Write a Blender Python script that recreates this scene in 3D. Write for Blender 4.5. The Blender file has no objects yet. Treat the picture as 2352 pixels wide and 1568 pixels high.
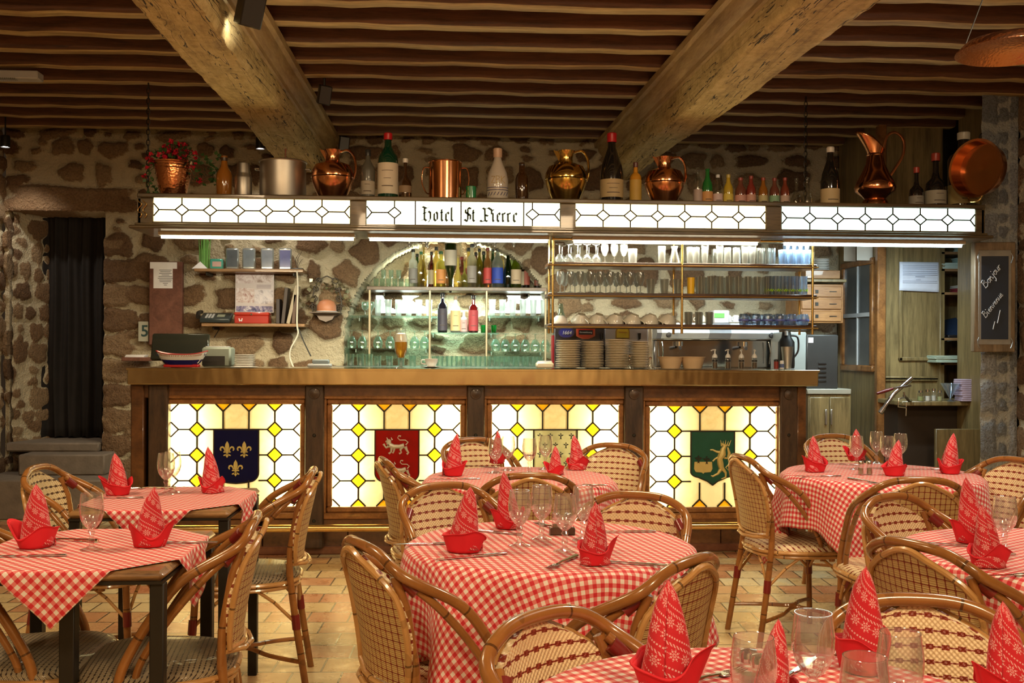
import bpy, math, random
import numpy as np
from math import sin, cos, pi, radians, sqrt, atan2
from mathutils import Vector, Matrix
random.seed(7)
C = bpy.context.scene
COL = C.collection
# ---------------------------------------------------------------- camera
F = 2352.0; CX = 1176.0; HY = 800.0; H = 1.32
TH = math.atan(0.0635); RO = radians(0.28)
FW = Vector((sin(TH), cos(TH), 0)); RT = Vector((cos(TH), -sin(TH), 0)); UP = Vector((0, 0, 1))
cam = bpy.data.cameras.new('camera'); camo = bpy.data.objects.new('camera', cam); COL.objects.link(camo)
r_ = RT*cos(RO) + UP*sin(RO); u_ = UP*cos(RO) - RT*sin(RO)
camo.matrix_world = Matrix(((r_.x, u_.x, -FW.x, 0), (r_.y, u_.y, -FW.y, 0), (r_.z, u_.z, -FW.z, H), (0, 0, 0, 1)))
cam.sensor_width = 36; cam.lens = 36; cam.shift_y = 16/2352; cam.clip_start = .05
C.camera = camo
def ray(px, py):
    dx = px-CX; dy = py-HY
    return FW*F + RT*(dx*cos(RO)+dy*sin(RO)) - UP*(-dx*sin(RO)+dy*cos(RO))
def P(px, py, Y):
    r = ray(px, py); return Vector((0, 0, H)) + r*(Y/r.y)
def PZ(px, py, z):
    r = ray(px, py); return Vector((0, 0, H)) + r*((z-H)/r.z)
def MP(px, Y):                       # metres per pixel at plane Y
    return (P(px+1, 800, Y)-P(px, 800, Y)).x
# ---------------------------------------------------------------- render look
C.view_settings.view_transform = 'Standard'; C.view_settings.look = 'None'
C.view_settings.gamma = 1; C.view_settings.exposure = 0.22; C.view_settings.use_curve_mapping = False
C.cycles.transparent_max_bounces = 32; C.cycles.max_bounces = 8; C.cycles.caustics_reflective = False; C.cycles.caustics_refractive = False
C.cycles.sample_clamp_indirect = 4.0
w = bpy.data.worlds.new('world'); C.world = w; w.use_nodes = True
w.node_tree.nodes['Background'].inputs[0].default_value = (1, .62, .35, 1)
w.node_tree.nodes['Background'].inputs[1].default_value = .02
def lamp(name, kind, loc, energy, color, size=.3, size_y=None, aim=None, angle=None, blend=.5, spread=None):
    l = bpy.data.lights.new(name, kind); o = bpy.data.objects.new(name, l); COL.objects.link(o)
    o.location = loc; l.energy = energy; l.color = color
    if kind == 'AREA':
        l.size = size
        if spread: l.spread = radians(spread)
        if size_y: l.shape = 'RECTANGLE'; l.size_y = size_y
    else: l.shadow_soft_size = size
    if kind == 'SPOT': l.spot_size = radians(angle or 60); l.spot_blend = blend
    if aim is not None:
        o.rotation_euler = (Vector(aim)-Vector(loc)).to_track_quat('-Z', 'Y').to_euler()
    return o
WARM = (1, .72, .42)
# the dining room's own lamps, up under the joists behind and above the camera
lamp('dining_lamp', 'AREA', (-.9, .2, 2.75), 36, WARM, .5, aim=(-.8, 3.4, .5))
lamp('dining_lamp', 'AREA', (1.3, .2, 2.75), 44, WARM, .5, aim=(1.1, 3.2, .5))
lamp('dining_lamp', 'AREA', (-1.9, 3.0, 2.85), 30, WARM, .4, aim=(-1.5, 3.9, 0))
lamp('dining_lamp', 'AREA', (.5, 4.1, 2.85), 28, (1, .76, .45), .4, aim=(.3, 4.2, 0))
lamp('dining_lamp', 'AREA', (2.3, 3.6, 2.85), 32, (1, .82, .62), .4, aim=(2.0, 4.2, 0))
lamp('front_wall_fill', 'AREA', (-1.2, -2.0, 2.3), 34, (1, .66, .34), .4, aim=(-1.4, -3.4, 1.2))  # added pair: warms the front wall for the counter's reflection and general fill
lamp('front_wall_fill', 'AREA', (1.4, -2.0, 2.3), 34, (1, .66, .34), .4, aim=(1.6, -3.4, 1.2))
# ---------------------------------------------------------------- mesh builder
class MB:
    def __init__(s): s.v = []; s.f = []; s.m = []; s.uv = []
    def add(s, vs, fs, mat=0, uvs=None, M=None):
        o = len(s.v)
        for p in vs: s.v.append(tuple(M @ Vector(p)) if M else tuple(p))
        for i, f in enumerate(fs):
            s.f.append(tuple(a+o for a in f)); s.m.append(mat)
            s.uv.append([(uvs[a] if uvs else (vs[a][0], vs[a][2])) for a in f])
        return s
    def box(s, c, d, mat=0, M=None, bev=0):
        x, y, z = c; a, b, e = d[0]/2, d[1]/2, d[2]/2
        if bev:
            k = bev; vs = []
            for sz in (-1, 1):
                for (zz, ins) in ((e, k), (e-k, 0)) if sz == -1 else ((e-k, 0), (e, k)):
                    A, B = a-ins, b-ins
                    for (qx, qy) in ((-A+k*(ins == 0), -B), (A-k*(ins == 0), -B), (A, -B+k*(ins == 0)), (A, B-k*(ins == 0)), (A-k*(ins == 0), B), (-A+k*(ins == 0), B), (-A, B-k*(ins == 0)), (-A, -B+k*(ins == 0))):
                        vs.append((x+qx, y+qy, z+sz*zz))
            fs = [tuple(range(7, -1, -1)), tuple(range(24, 32))]
            for l in range(3):
                for i in range(8): j = (i+1) % 8; fs.append((l*8+i, l*8+j, l*8+8+j, l*8+8+i))
            return s.add(vs, fs, mat, None, M)
        vs = [(x-a, y-b, z-e), (x+a, y-b, z-e), (x+a, y+b, z-e), (x-a, y+b, z-e), (x-a, y-b, z+e), (x+a, y-b, z+e), (x+a, y+b, z+e), (x-a, y+b, z+e)]
        fs = [(0, 3, 2, 1), (4, 5, 6, 7), (0, 1, 5, 4), (1, 2, 6, 5), (2, 3, 7, 6), (3, 0, 4, 7)]
        return s.add(vs, fs, mat, None, M)
    def bb(s, x0, x1, y0, y1, z0, z1, mat=0, bev=0):
        return s.box(((x0+x1)/2, (y0+y1)/2, (z0+z1)/2), (abs(x1-x0), abs(y1-y0), abs(z1-z0)), mat, None, bev)
    def tube(s, pts, r, n=8, mat=0, closed=False, cap=True, flat=1.0):
        pts = [Vector(p) for p in pts]; N = len(pts)
        if not hasattr(r, '__len__'): r = [r]*N
        vs = []; uv = []; L = 0; up = None
        for i, p in enumerate(pts):
            a = pts[(i-1) % N] if (closed or i > 0) else p; b = pts[(i+1) % N] if (closed or i < N-1) else p
            t = (b-a).normalized() if (b-a).length > 1e-9 else Vector((0, 0, 1))
            if up is None:
                up = Vector((0, 0, 1)) if abs(t.z) < .9 else Vector((0, 1, 0))
            up = (up - t*up.dot(t))
            up = up.normalized() if up.length > 1e-6 else t.orthogonal().normalized()
            sd = t.cross(up)
            if i: L += (p-pts[i-1]).length
            for k in range(n):
                an = 2*pi*k/n; vs.append(p + (sd*cos(an)*flat + up*sin(an))*r[i]); uv.append((k/n*.1, L))
        fs = []
        for i in range(N if closed else N-1):
            j = (i+1) % N
            for k in range(n): l = (k+1) % n; fs.append((i*n+k, i*n+l, j*n+l, j*n+k))
        if cap and not closed: fs.append(tuple(range(n-1, -1, -1))); fs.append(tuple((N-1)*n+k for k in range(n)))
        return s.add(vs, fs, mat, uv)
    def lathe(s, prof, n=20, c=(0, 0, 0), mat=0, M=None, sq=0, flute=0):
        vs = []; uv = []; L = 0
        for i, (r, z) in enumerate(prof):
            if i: L += math.hypot(r-prof[i-1][0], z-prof[i-1][1])
            for k in range(n+1):
                a = 2*pi*k/n; q = r*(1+flute*cos(a*n/2))
                if sq: e = (abs(cos(a))**sq+abs(sin(a))**sq)**(-1/sq); q = r*e
                vs.append((c[0]+q*cos(a), c[1]+q*sin(a), c[2]+z)); uv.append((a/(2*pi), z))
        fs = []
        for i in range(len(prof)-1):
            for k in range(n):
                A = i*(n+1)+k; fs.append((A, A+1, A+n+2, A+n+1))
        return s.add(vs, fs, mat, uv, M)
    def poly(s, pts, y0, y1, mat=0, M=None):       # outline in xz, extruded in y
        n = len(pts); vs = [(p[0], y0, p[1]) for p in pts]+[(p[0], y1, p[1]) for p in pts]
        fs = [tuple(range(n)), tuple(range(2*n-1, n-1, -1))]+[(i, n+i, n+(i+1) % n, (i+1) % n) for i in range(n)]
        return s.add(vs, fs, mat, None, M)
    def grid(s, fn, nu, nv, mat=0, uvf=None, flip=False):
        vs = []; uv = []
        for j in range(nv+1):
            for i in range(nu+1):
                u, v = i/nu, j/nv; vs.append(fn(u, v)); uv.append(uvf(u, v) if uvf else (u, v))
        fs = [(j*(nu+1)+i, j*(nu+1)+i+1, (j+1)*(nu+1)+i+1, (j+1)*(nu+1)+i) for j in range(nv) for i in range(nu)]
        if flip: fs = [f[::-1] for f in fs]
        return s.add(vs, fs, mat, uv)
    def build(s, name, mats, parent=None, loc=None, sharp=38, rz=0):
        me = bpy.data.meshes.new(name); me.from_pydata(s.v, [], s.f)
        if not isinstance(mats, (list, tuple)): mats = [mats]
        for m in mats: me.materials.append(m)
        me.polygons.foreach_set('material_index', s.m)
        ul = me.uv_layers.new(name='UVMap'); flat = [c for f in s.uv for p in f for c in p]
        ul.data.foreach_set('uv', flat)
        me.polygons.foreach_set('use_smooth', [True]*len(s.f)); me.set_sharp_from_angle(angle=radians(sharp)); me.update()
        o = bpy.data.objects.new(name, me); COL.objects.link(o)
        if parent is not None: o.parent = parent
        if loc is not None: o.location = loc
        o.rotation_euler.z = rz
        return o
def tag(o, label=None, cat=None, group=None, kind=None):
    if label: o['label'] = label
    if cat: o['category'] = cat
    if group: o['group'] = group
    if kind: o['kind'] = kind
    return o
def struct(o): o['kind'] = 'structure'; return o
def thing(name, label, cat, loc=(0, 0, 0), rz=0, group=None):
    o = bpy.data.objects.new(name, None); COL.objects.link(o); o.location = loc; o.rotation_euler.z = rz
    o.empty_display_size = .05
    return tag(o, label, cat, group)
def dup(root, loc, rz=0, label=None, group=None, scale=None):
    r = root.copy(); COL.objects.link(r); r.location = loc; r.rotation_euler = (0, 0, rz)
    if scale: r.scale = scale if hasattr(scale, '__len__') else (scale,)*3
    if label: r['label'] = label
    if group: r['group'] = group
    for ch in root.children:
        c = ch.copy(); COL.objects.link(c); c.parent = r
        for g in ch.children:
            d = g.copy(); COL.objects.link(d); d.parent = c
    return r
PROTO = {}
def put(key, maker, loc, rz=0, label=None, cat=None, group=None, scale=None):
    """first call builds the thing at the place, later calls copy it"""
    if key not in PROTO:
        o = maker(); PROTO[key] = o
        o.location = loc; o.rotation_euler = (0, 0, rz)
        if scale: o.scale = scale if hasattr(scale, '__len__') else (scale,)*3
        if 'group' in o: del o['group']
        tag(o, label, cat, group)
        return o
    r = dup(PROTO[key], loc, rz, label, group, scale)
    if not scale: r.scale = (1, 1, 1)
    if group is None and 'group' in r: del r['group']
    if cat: r['category'] = cat
    return r
# ---------------------------------------------------------------- materials
class NT:
    def __init__(s, name):
        s.m = bpy.data.materials.new(name); s.m.use_nodes = True; s.t = s.m.node_tree; s.n = s.t.nodes
        s.b = s.n['Principled BSDF']; s.out = s.n['Material Output']
    def new(s, typ, **kw):
        n = s.n.new(typ)
        for k, v in kw.items(): setattr(n, k, v)
        return n
    def L(s, a, b): s.t.links.new(a, b)
    def inp(s, node, i, v):
        if v is None: return
        if isinstance(v, bpy.types.NodeSocket): s.L(v, node.inputs[i])
        else: node.inputs[i].default_value = v
    def math(s, op, a, b=None, c=None, clamp=False):
        n = s.new('ShaderNodeMath', operation=op); n.use_clamp = clamp; s.inp(n, 0, a); s.inp(n, 1, b); s.inp(n, 2, c); return n.outputs[0]
    def mix(s, f, a, b, blend='MIX'):
        n = s.new('ShaderNodeMix', data_type='RGBA', blend_type=blend)
        s.inp(n, 0, f); s.inp(n, 6, col4(a)); s.inp(n, 7, col4(b)); return n.outputs[2]
    def coord(s, which='Object', scale=(1, 1, 1), rot=(0, 0, 0), loc=(0, 0, 0)):
        if which == 'World': src = s.new('ShaderNodeNewGeometry').outputs['Position']
        else: src = s.new('ShaderNodeTexCoord').outputs[which]
        mp = s.new('ShaderNodeMapping'); s.L(src, mp.inputs[0]); mp.inputs[3].default_value = scale; mp.inputs[2].default_value = rot; mp.inputs[1].default_value = loc
        return mp.outputs[0]
    def noise(s, vec, scale=5, detail=4, rough=.5, dist=0):
        n = s.new('ShaderNodeTexNoise'); s.L(vec, n.inputs[0]); n.inputs['Scale'].default_value = scale; n.inputs['Detail'].default_value = detail
        n.inputs['Roughness'].default_value = rough; n.inputs['Distortion'].default_value = dist; return n.outputs[0]
    def ramp(s, f, stops):
        n = s.new('ShaderNodeValToRGB'); s.L(f, n.inputs[0]); e = n.color_ramp.elements
        while len(e) < len(stops): e.new(.5)
        for i, (p, c) in enumerate(stops): e[i].position = p; e[i].color = col4(c)
        return n.outputs[0]
    def bump(s, h, strength=.5, dist=.01):
        n = s.new('ShaderNodeBump'); s.L(h, n.inputs['Height']); n.inputs['Strength'].default_value = strength; n.inputs['Distance'].default_value = dist
        s.L(n.outputs[0], s.b.inputs['Normal']); return n.outputs[0]
    def set(s, color=None, rough=None, metal=None, **kw):
        if color is not None: s.inp(s.b, 'Base Color', col4(color))
        if rough is not None: s.inp(s.b, 'Roughness', rough)
        if metal is not None: s.inp(s.b, 'Metallic', metal)
        for k, v in kw.items(): s.inp(s.b, k.replace('_', ' '), v)
        return s
    def sep(s, v):
        n = s.new('ShaderNodeSeparateXYZ'); s.L(v, n.inputs[0]); return n.outputs
    def rand(s):                                # differs from object to object
        return s.new('ShaderNodeObjectInfo').outputs['Random']
def col4(c):
    if isinstance(c, bpy.types.NodeSocket) or c is None: return c
    if isinstance(c, (int, float)): return (c, c, c, 1)
    return tuple(c) if len(c) == 4 else (*c, 1)
_M = {}
def mat(color, rough=.5, metal=0, coat=0, var=.12, name='paint', bumpk=0, emit=None, es=1, trans=None):
    key = (tuple(color), rough, metal, coat, var, bumpk, emit, es)
    if key in _M: return _M[key]
    t = NT(name)
    if var:
        v = t.coord('Object'); n = t.noise(v, 14, 3)
        c = t.mix(n, tuple(max(0, x*(1-var)) for x in color), tuple(min(1, x*(1+var)) for x in color))
        t.set(c, rough, metal)
        if bumpk: t.bump(t.noise(v, 60, 3), bumpk, .003)
    else: t.set(color, rough, metal)
    if coat: t.b.inputs['Coat Weight'].default_value = coat
    if emit: t.b.inputs['Emission Color'].default_value = col4(emit); t.b.inputs['Emission Strength'].default_value = es
    _M[key] = t.m
    return t.m
def wood(name, dark, light, rough=.45, scale=(1, 1, 1), ring=6, coat=.2, rot=(0, 0, 0), bumpk=.25, coord='World'):
    t = NT(name); v = t.coord(coord, scale, rot)
    n = t.noise(v, ring, 6, .6, .6); n2 = t.noise(v, ring*7, 4, .6)
    f = t.math('ADD', t.math('MULTIPLY', n, .7), t.math('MULTIPLY', n2, .3))
    t.set(t.ramp(f, [(.35, dark), (.5, tuple((a+b)/2 for a, b in zip(dark, light))), (.65, light)]), rough)
    t.b.inputs['Coat Weight'].default_value = coat; t.bump(f, bumpk, .004)
    return t.m
def glassmat(name, tint=(1, 1, 1), body=0.0, bodycol=(1, 1, 1), edge=.55, rough=.02):
    """thin-walled glass: clear where faced, mirror-like and denser towards the rim"""
    t = NT(name); lw = t.new('ShaderNodeLayerWeight'); lw.inputs[0].default_value = .35
    tr = t.new('ShaderNodeBsdfTransparent'); tr.inputs[0].default_value = col4(tint)
    gl = t.new('ShaderNodeBsdfGlossy'); gl.inputs['Roughness'].default_value = rough; gl.inputs[0].default_value = (1, 1, 1, 1)
    df = t.new('ShaderNodeBsdfTranslucent'); df.inputs[0].default_value = col4(bodycol)
    mx0 = t.new('ShaderNodeMixShader'); mx0.inputs[0].default_value = body; t.L(tr.outputs[0], mx0.inputs[1]); t.L(df.outputs[0], mx0.inputs[2])
    f = t.math('MULTIPLY', t.math('POWER', lw.outputs['Facing'], 1.3), edge); f = t.math('ADD', f, .06, clamp=True)
    mx = t.new('ShaderNodeMixShader'); t.L(f, mx.inputs[0]); t.L(mx0.outputs[0], mx.inputs[1]); t.L(gl.outputs[0], mx.inputs[2])
    t.L(mx.outputs[0], t.out.inputs[0]); t.m.use_backface_culling = False
    return t.m
G_CLEAR = glassmat('clear_glass', (.97, .98, .97), .05, edge=.85)
G_BAR = glassmat('bar_glass', (.95, .98, .96), .38, (1, 1, .98), edge=.7, rough=.08)
G_GREENISH = glassmat('greenish_glass', (.88, .97, .93), .10, (.85, 1, .93), edge=.7)
G_BLUEISH = glassmat('bluish_glass', (.85, .92, 1), .28, (.8, .9, 1), edge=.6)
def bottleglass(c, k=.5): 
    key = ('bg', tuple(c), k)
    if key not in _M: _M[key] = glassmat('bottle_glass', c, k, tuple(min(1, x*1.3) for x in c), .5, .05)
    return _M[key]
BRASS = mat((.72, .47, .16), .28, 1, name='brass'); BRASS2 = mat((.78, .55, .22), .2, 1, name='polished_brass')
STEEL = mat((.62, .62, .6), .22, 1, name='steel'); SATIN = mat((.5, .5, .48), .4, 1, name='satin_steel', bumpk=.05)
ALU = mat((.5, .47, .42), .42, 1, name='old_aluminium')
COPPER = None
def _copper():
    t = NT('hammered_copper'); v = t.coord('Object')
    vo = t.new('ShaderNodeTexVoronoi'); t.L(v, vo.inputs[0]); vo.inputs['Scale'].default_value = 70
    n = t.noise(v, 9, 4)
    t.set(t.mix(n, (.62, .23, .09), (.9, .42, .2)), .22, 1); t.bump(vo.outputs[0], .35, .004); return t.m
COPPER = _copper()
def _smooth_copper():
    t = NT('copper'); v = t.coord('Object'); n = t.noise(v, 8, 4)
    t.set(t.mix(n, (.6, .25, .1), (.88, .42, .22)), .17, 1); return t.m
COPPERS = _smooth_copper()
BLACK = mat((.015, .013, .012), .4, name='black_plastic'); DARKMETAL = mat((.03, .027, .022), .45, .6, name='dark_metal')
WHITE = mat((.8, .79, .74), .35, name='white_glaze', coat=.4); PAPER = mat((.85, .85, .86), .8, name='paper')
CREAM = mat((.86, .76, .56), .4, name='cream_glaze', coat=.3); GREYP = mat((.45, .46, .46), .45, name='grey_plastic')
CHROME = mat((.8, .8, .82), .1, 1, var=0, name='chrome')
WHITEPAINT = mat((.8, .78, .72), .6, name='white_paint')
W_BAR = wood('bar_wood', (.045, .017, .006), (.17, .07, .022), .35, (1, 3, 1.2), 5, .4)
W_FRAME = wood('frame_wood', (.12, .045, .013), (.34, .15, .045), .3, (2, 4, 2), 5, .5)
W_DARK = wood('dark_post_wood', (.018, .010, .006), (.075, .04, .02), .45, (5, 5, .8), 5, .2)
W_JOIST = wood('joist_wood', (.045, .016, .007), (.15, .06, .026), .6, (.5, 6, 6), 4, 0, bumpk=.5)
W_JOISTB = wood('joist_canopy_light_tone', (.22, .13, .05), (.62, .47, .22), .6, (.5, 6, 6), 4, 0, bumpk=.5)  # joist wood again, canopy light on the bottoms painted into its paler colour
W_CANOPY = wood('canopy_wood', (.05, .035, .018), (.16, .11, .05), .4, (.6, 6, 6), 4, .3)
W_PANEL = wood('oak_panel', (.10, .07, .028), (.30, .215, .09), .4, (7, 7, .6), 2.6, .2)
W_SHELF = wood('shelf_wood', (.16, .08, .03), (.38, .22, .1), .45, (.6, 5, 5), 5, .2)
W_TABLE = wood('table_wood', (.10, .05, .02), (.42, .23, .09), .35, (.7, 5, 5), 4, .4)
W_RUST = wood('rust_board', (.10, .035, .02), (.20, .08, .05), .7, (3, 3, 3), 4, 0)
W_DRAWER = wood('drawer_wood', (.20, .08, .02), (.40, .19, .06), .4, (.7, 4, 4), 4, .2)
def _beam():
    t = NT('hewn_beam'); v = t.coord('World', (7, 1, 7)); v2 = t.coord('World')
    n = t.noise(v, 2.2, 8, .65, .4); n2 = t.noise(v2, 22, 5, .7); cr = t.noise(t.coord('World', (16, .5, 16)), 1.3, 3, .5, .3)
    crack = t.math('LESS_THAN', t.math('ABSOLUTE', t.math('SUBTRACT', cr, .5)), .007)
    c = t.ramp(t.math('ADD', t.math('MULTIPLY', n, .6), t.math('MULTIPLY', n2, .4)), [(.33, (.22, .14, .05)), (.5, (.52, .39, .17)), (.68, (.74, .60, .31))])
    t.set(t.mix(crack, c, (.03, .018, .008)), .75)
    h = t.math('SUBTRACT', t.math('ADD', n, t.math('MULTIPLY', n2, .6)), t.math('MULTIPLY', crack, .8)); t.bump(h, .8, .02); return t.m
M_BEAM = _beam()
def _counter():
    t = NT('zinc_counter'); v = t.coord('World', (1, 1, 1)); n = t.noise(v, 3, 4); n2 = t.noise(v, 60, 3); n3 = t.noise(t.coord('World', (3.5, 2, 1.2)), 1.6, 2)
    t.set(t.mix(n, (.62, .50, .30), (.78, .68, .46)), t.math('MULTIPLY_ADD', n2, .10, .08), 1)
    t.bump(n3, .22, .03); return t.m
M_COUNTER = _counter()
def _plaster():
    t = NT('lime_plaster'); v = t.coord('World'); n = t.noise(v, 6, 5)
    t.set(t.mix(n, (.60, .50, .33), (.78, .69, .50)), .85); t.bump(n, .3, .01); return t.m
M_PLASTER = _plaster()
def _stone(name, mortar, tones):
    t = NT(name); at = t.new('ShaderNodeAttribute'); at.attribute_name = 'stone'; s = t.sep(at.outputs['Vector'])
    v = t.coord('World'); n = t.noise(v, 28, 6, .65); n2 = t.noise(v, 7, 5, .6); n3 = t.noise(v, 75, 3, .6)
    e = t.math('ADD', s[0], t.math('MULTIPLY', t.math('SUBTRACT', n, .5), .85))
    f = t.math('MULTIPLY', t.math('SUBTRACT', e, .40), 6, clamp=True)
    tone = t.ramp(t.math('ADD', t.math('MULTIPLY', s[1], .62), t.math('MULTIPLY', n2, .42)), [(.15, tones[0]), (.5, tones[1]), (.85, tones[2])])
    tone = t.mix(t.math('MULTIPLY', t.math('MULTIPLY', n3, n3), 1.2, clamp=True), tone, (.035, .018, .008), 'MIX')
    mo = t.mix(n2, tuple(x*.78 for x in mortar), mortar); mo = t.mix(t.math('MULTIPLY', n3, .3), mo, tuple(x*.5 for x in mortar))
    t.set(t.mix(f, mo, tone), .9)
    t.bump(t.math('ADD', t.math('MULTIPLY', n, 1.0), t.math('MULTIPLY', n3, .6)), 1.0, .03); return t.m
M_STONE = _stone('rubble_stone', (.70, .60, .41), [(.15, .080, .040), (.30, .175, .088), (.46, .32, .18)])
M_GRANITE = _stone('grey_granite', (.55, .56, .52), [(.22, .25, .27), (.38, .41, .44), (.50, .53, .55)])
def _floor():
    t = NT('floor_tiles'); v = t.coord('World', (1, 1, 1), (0, 0, radians(2.5)))
    br = t.new('ShaderNodeTexBrick'); t.L(v, br.inputs[0]); br.inputs['Scale'].default_value = 1; br.inputs['Brick Width'].default_value = .20; br.inputs['Row Height'].default_value = .19
    br.inputs['Mortar Size'].default_value = .005; br.inputs['Mortar Smooth'].default_value = .3; br.inputs['Bias'].default_value = 0; br.offset = .45
    br.inputs[1].default_value = (0, 0, 0, 1); br.inputs[2].default_value = (1, 1, 1, 1); br.inputs[3].default_value = (.5, .5, .5, 1)
    bw = t.new('ShaderNodeRGBToBW'); t.L(br.outputs[0], bw.inputs[0])
    n = t.noise(v, 9, 5, .65); n2 = t.noise(v, 1.1, 2); n3 = t.noise(v, 60, 4, .7)
    f = t.math('ADD', t.math('MULTIPLY', bw.outputs[0], .75), t.math('MULTIPLY', n, .3))
    c = t.ramp(f, [(.12, (.48, .18, .08)), (.30, (.60, .32, .15)), (.5, (.66, .46, .21)), (.85, (.74, .58, .31)), (.98, (.42, .44, .36))])
    sp = t.math('GREATER_THAN', n3, .66); c = t.mix(t.math('MULTIPLY', sp, .5), c, (.12, .07, .04))
    c = t.mix(br.outputs['Fac'], c, (.10, .06, .03))
    t.set(c, t.math('MULTIPLY_ADD', n, .35, .12)); t.bump(t.math('SUBTRACT', n, t.math('MULTIPLY', br.outputs['Fac'], 1.0)), .35, .006); return t.m
M_FLOOR = _floor()
def emis(name, c, s, base=.8):
    t = NT(name); t.set((base,)*3, .5); t.b.inputs['Emission Color'].default_value = col4(c); t.b.inputs['Emission Strength'].default_value = s; return t.m
# ================================================================ ROOM
YW = 8.6; YB = 6.62; ZJ = 3.05
def stones(mask_list, X, Z, u0, u1, z0, z1, rowh=(.10, .24), wid=(.14, .40), seed=1, fill=.72, avoid=None):
    """irregular courses of rounded stones; returns distance-like mask 0..1 and tone per vertex"""
    rnd = random.Random(seed); S = np.zeros_like(X); T = np.zeros_like(X)
    def stone(cx, cz, a, b, rot, p, tone):
        c, s = cos(rot), sin(rot); rad = max(a, b)*1.5
        sel = np.where((np.abs(X-cx) < rad) & (np.abs(Z-cz) < rad))
        if not len(sel[0]): return
        dx = X[sel]-cx; dz = Z[sel]-cz; u = (dx*c+dz*s)/a; v = (-dx*s+dz*c)/b
        an = np.arctan2(v, u); w1, w2 = rnd.uniform(0, 6), rnd.uniform(0, 6)
        rr = (np.abs(u)**p+np.abs(v)**p)**(1/p)*(1+.10*np.sin(3*an+w1)+.07*np.sin(5*an+w2))
        d = np.clip(.5+(1-rr)*min(a, b)/.05, 0, 1)*(.0+1)
        d = np.clip(d, 0, 1); m = d > S[sel]
        S[sel] = np.where(m, d, S[sel]); T[sel] = np.where(m, tone, T[sel])
    z = z0
    while z < z1:
        h = rnd.uniform(*rowh); x = u0-rnd.uniform(0, .3)
        while x < u1:
            w_ = rnd.uniform(*wid); cx, cz = x+w_/2, z+h/2+rnd.uniform(-.02, .02)
            if not (avoid and avoid(cx, cz)):
                k = rnd.uniform(fill-.12, fill+.14)
                if rnd.random() < .22:
                    for q in (-1, 1): stone(cx+rnd.uniform(-.2, .2)*w_, cz+q*h*.25, w_*.28*k, h*.24*k, rnd.uniform(-.3, .3), 2.6, rnd.random())
                else: stone(cx, cz, w_/2*k*1.05, h/2*k*1.08, rnd.uniform(-.22, .22), rnd.uniform(1.9, 3.8), rnd.random())
            x += w_
        z += h
    return S, T, stone
def lines(a, b, step, marks=()):
    pts = list(np.linspace(a, b, max(2, int(abs(b-a)/step)+1)))
    for m in marks: pts += [m-.0015, m+.0015]
    return np.array(sorted(set(pts)))
def wall_mesh(name, xs, zs, place, S, T, Yoff, matl):
    nx, nz = len(xs), len(zs); V = place(Yoff)
    me = bpy.data.meshes.new(name); idx = np.arange(nx*nz).reshape(nz, nx)
    q = np.stack([idx[:-1, :-1], idx[:-1, 1:], idx[1:, 1:], idx[1:, :-1]], -1).reshape(-1, 4)
    me.vertices.add(nx*nz); me.vertices.foreach_set('co', V.reshape(-1).astype(np.float32))
    me.loops.add(q.size); me.loops.foreach_set('vertex_index', q.reshape(-1).astype(np.int32))
    me.polygons.add(len(q)); me.polygons.foreach_set('loop_start', np.arange(0, q.size, 4, dtype=np.int32)); me.polygons.foreach_set('loop_total', np.full(len(q), 4, dtype=np.int32))
    me.update(calc_edges=True)
    at = me.attributes.new('stone', 'FLOAT_VECTOR', 'POINT'); A = np.zeros((nx*nz, 3), np.float32); A[:, 0] = S.reshape(-1); A[:, 1] = T.reshape(-1); at.data.foreach_set('vector', A.reshape(-1))
    me.materials.append(matl); me.polygons.foreach_set('use_smooth', [True]*len(q)); me.set_sharp_from_angle(angle=radians(60))
    o = bpy.data.objects.new(name, me); COL.objects.link(o); return struct(o)
# ---- back wall with the arched niche and the curtained doorway
XL = P(12, 800, YW).x; XR = P(1945, 800, YW).x
DX0, DX1 = P(22, 800, YW).x, P(240, 800, YW).x; DZ0, DZ1 = P(150, 1030, YW).z, P(150, 487, YW).z
AC = P(1037, 790, YW); AR = P(1280, 790, YW).x-AC.x
xs = lines(XL, XR, .0135, (DX0, DX1)); zs = lines(0, 3.32, .0135, (DZ0, DZ1, P(150, 432, YW).z))
X, Z = np.meshgrid(xs, zs)
def ravoid(cx, cz):
    r = math.hypot(cx-AC.x, cz-AC.z); 
    if cz > AC.z-.05 and AR-.02 < r < AR+.30: return True
    if cz > DZ1-.02 and cz < P(150, 430, YW).z+.02 and cx < P(325, 0, YW).x: return True
    return False
S, T, stone = stones(None, X, Z, XL, XR, 0, 3.4, (.09, .26), (.12, .42), 5, .70, ravoid)
rv = random.Random(3); a = radians(2)
while a < radians(178):
    wv = rv.uniform(.16, .26); rr = AR+.155
    stone(AC.x+rr*cos(a+wv/2), AC.z+rr*sin(a+wv/2), .125*rv.uniform(.75, 1.05), rr*wv*.40, a+wv/2+rv.uniform(-.08, .08), 3.2, rv.uniform(.1, .9)); a += wv
lz0, lz1, lx1 = DZ1, P(150, 432, YW).z, P(312, 0, YW).x      # granite lintel over the doorway
stone((XL+lx1)/2, (lz0+lz1)/2, (lx1-XL)/2, (lz1-lz0)/2*1.04, 0, 14, .55)
for k in range(11):                                           # long quoins beside the doorway
    zc = .1+k*.205; stone(DX1+.11+.02*(k % 2), zc, .115+.03*(k % 2), .093, rv.uniform(-.04, .04), 4, rv.uniform(.2, .9))
rng = np.random.RandomState(2)
rgh = rng.rand(*X.shape)
Y = YW - .045*np.clip(S*1.4-.3, 0, 1)**.7 - .008*rgh*(S > .5) + .012*np.sin(X*3.1)*np.sin(Z*2.3)
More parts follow.
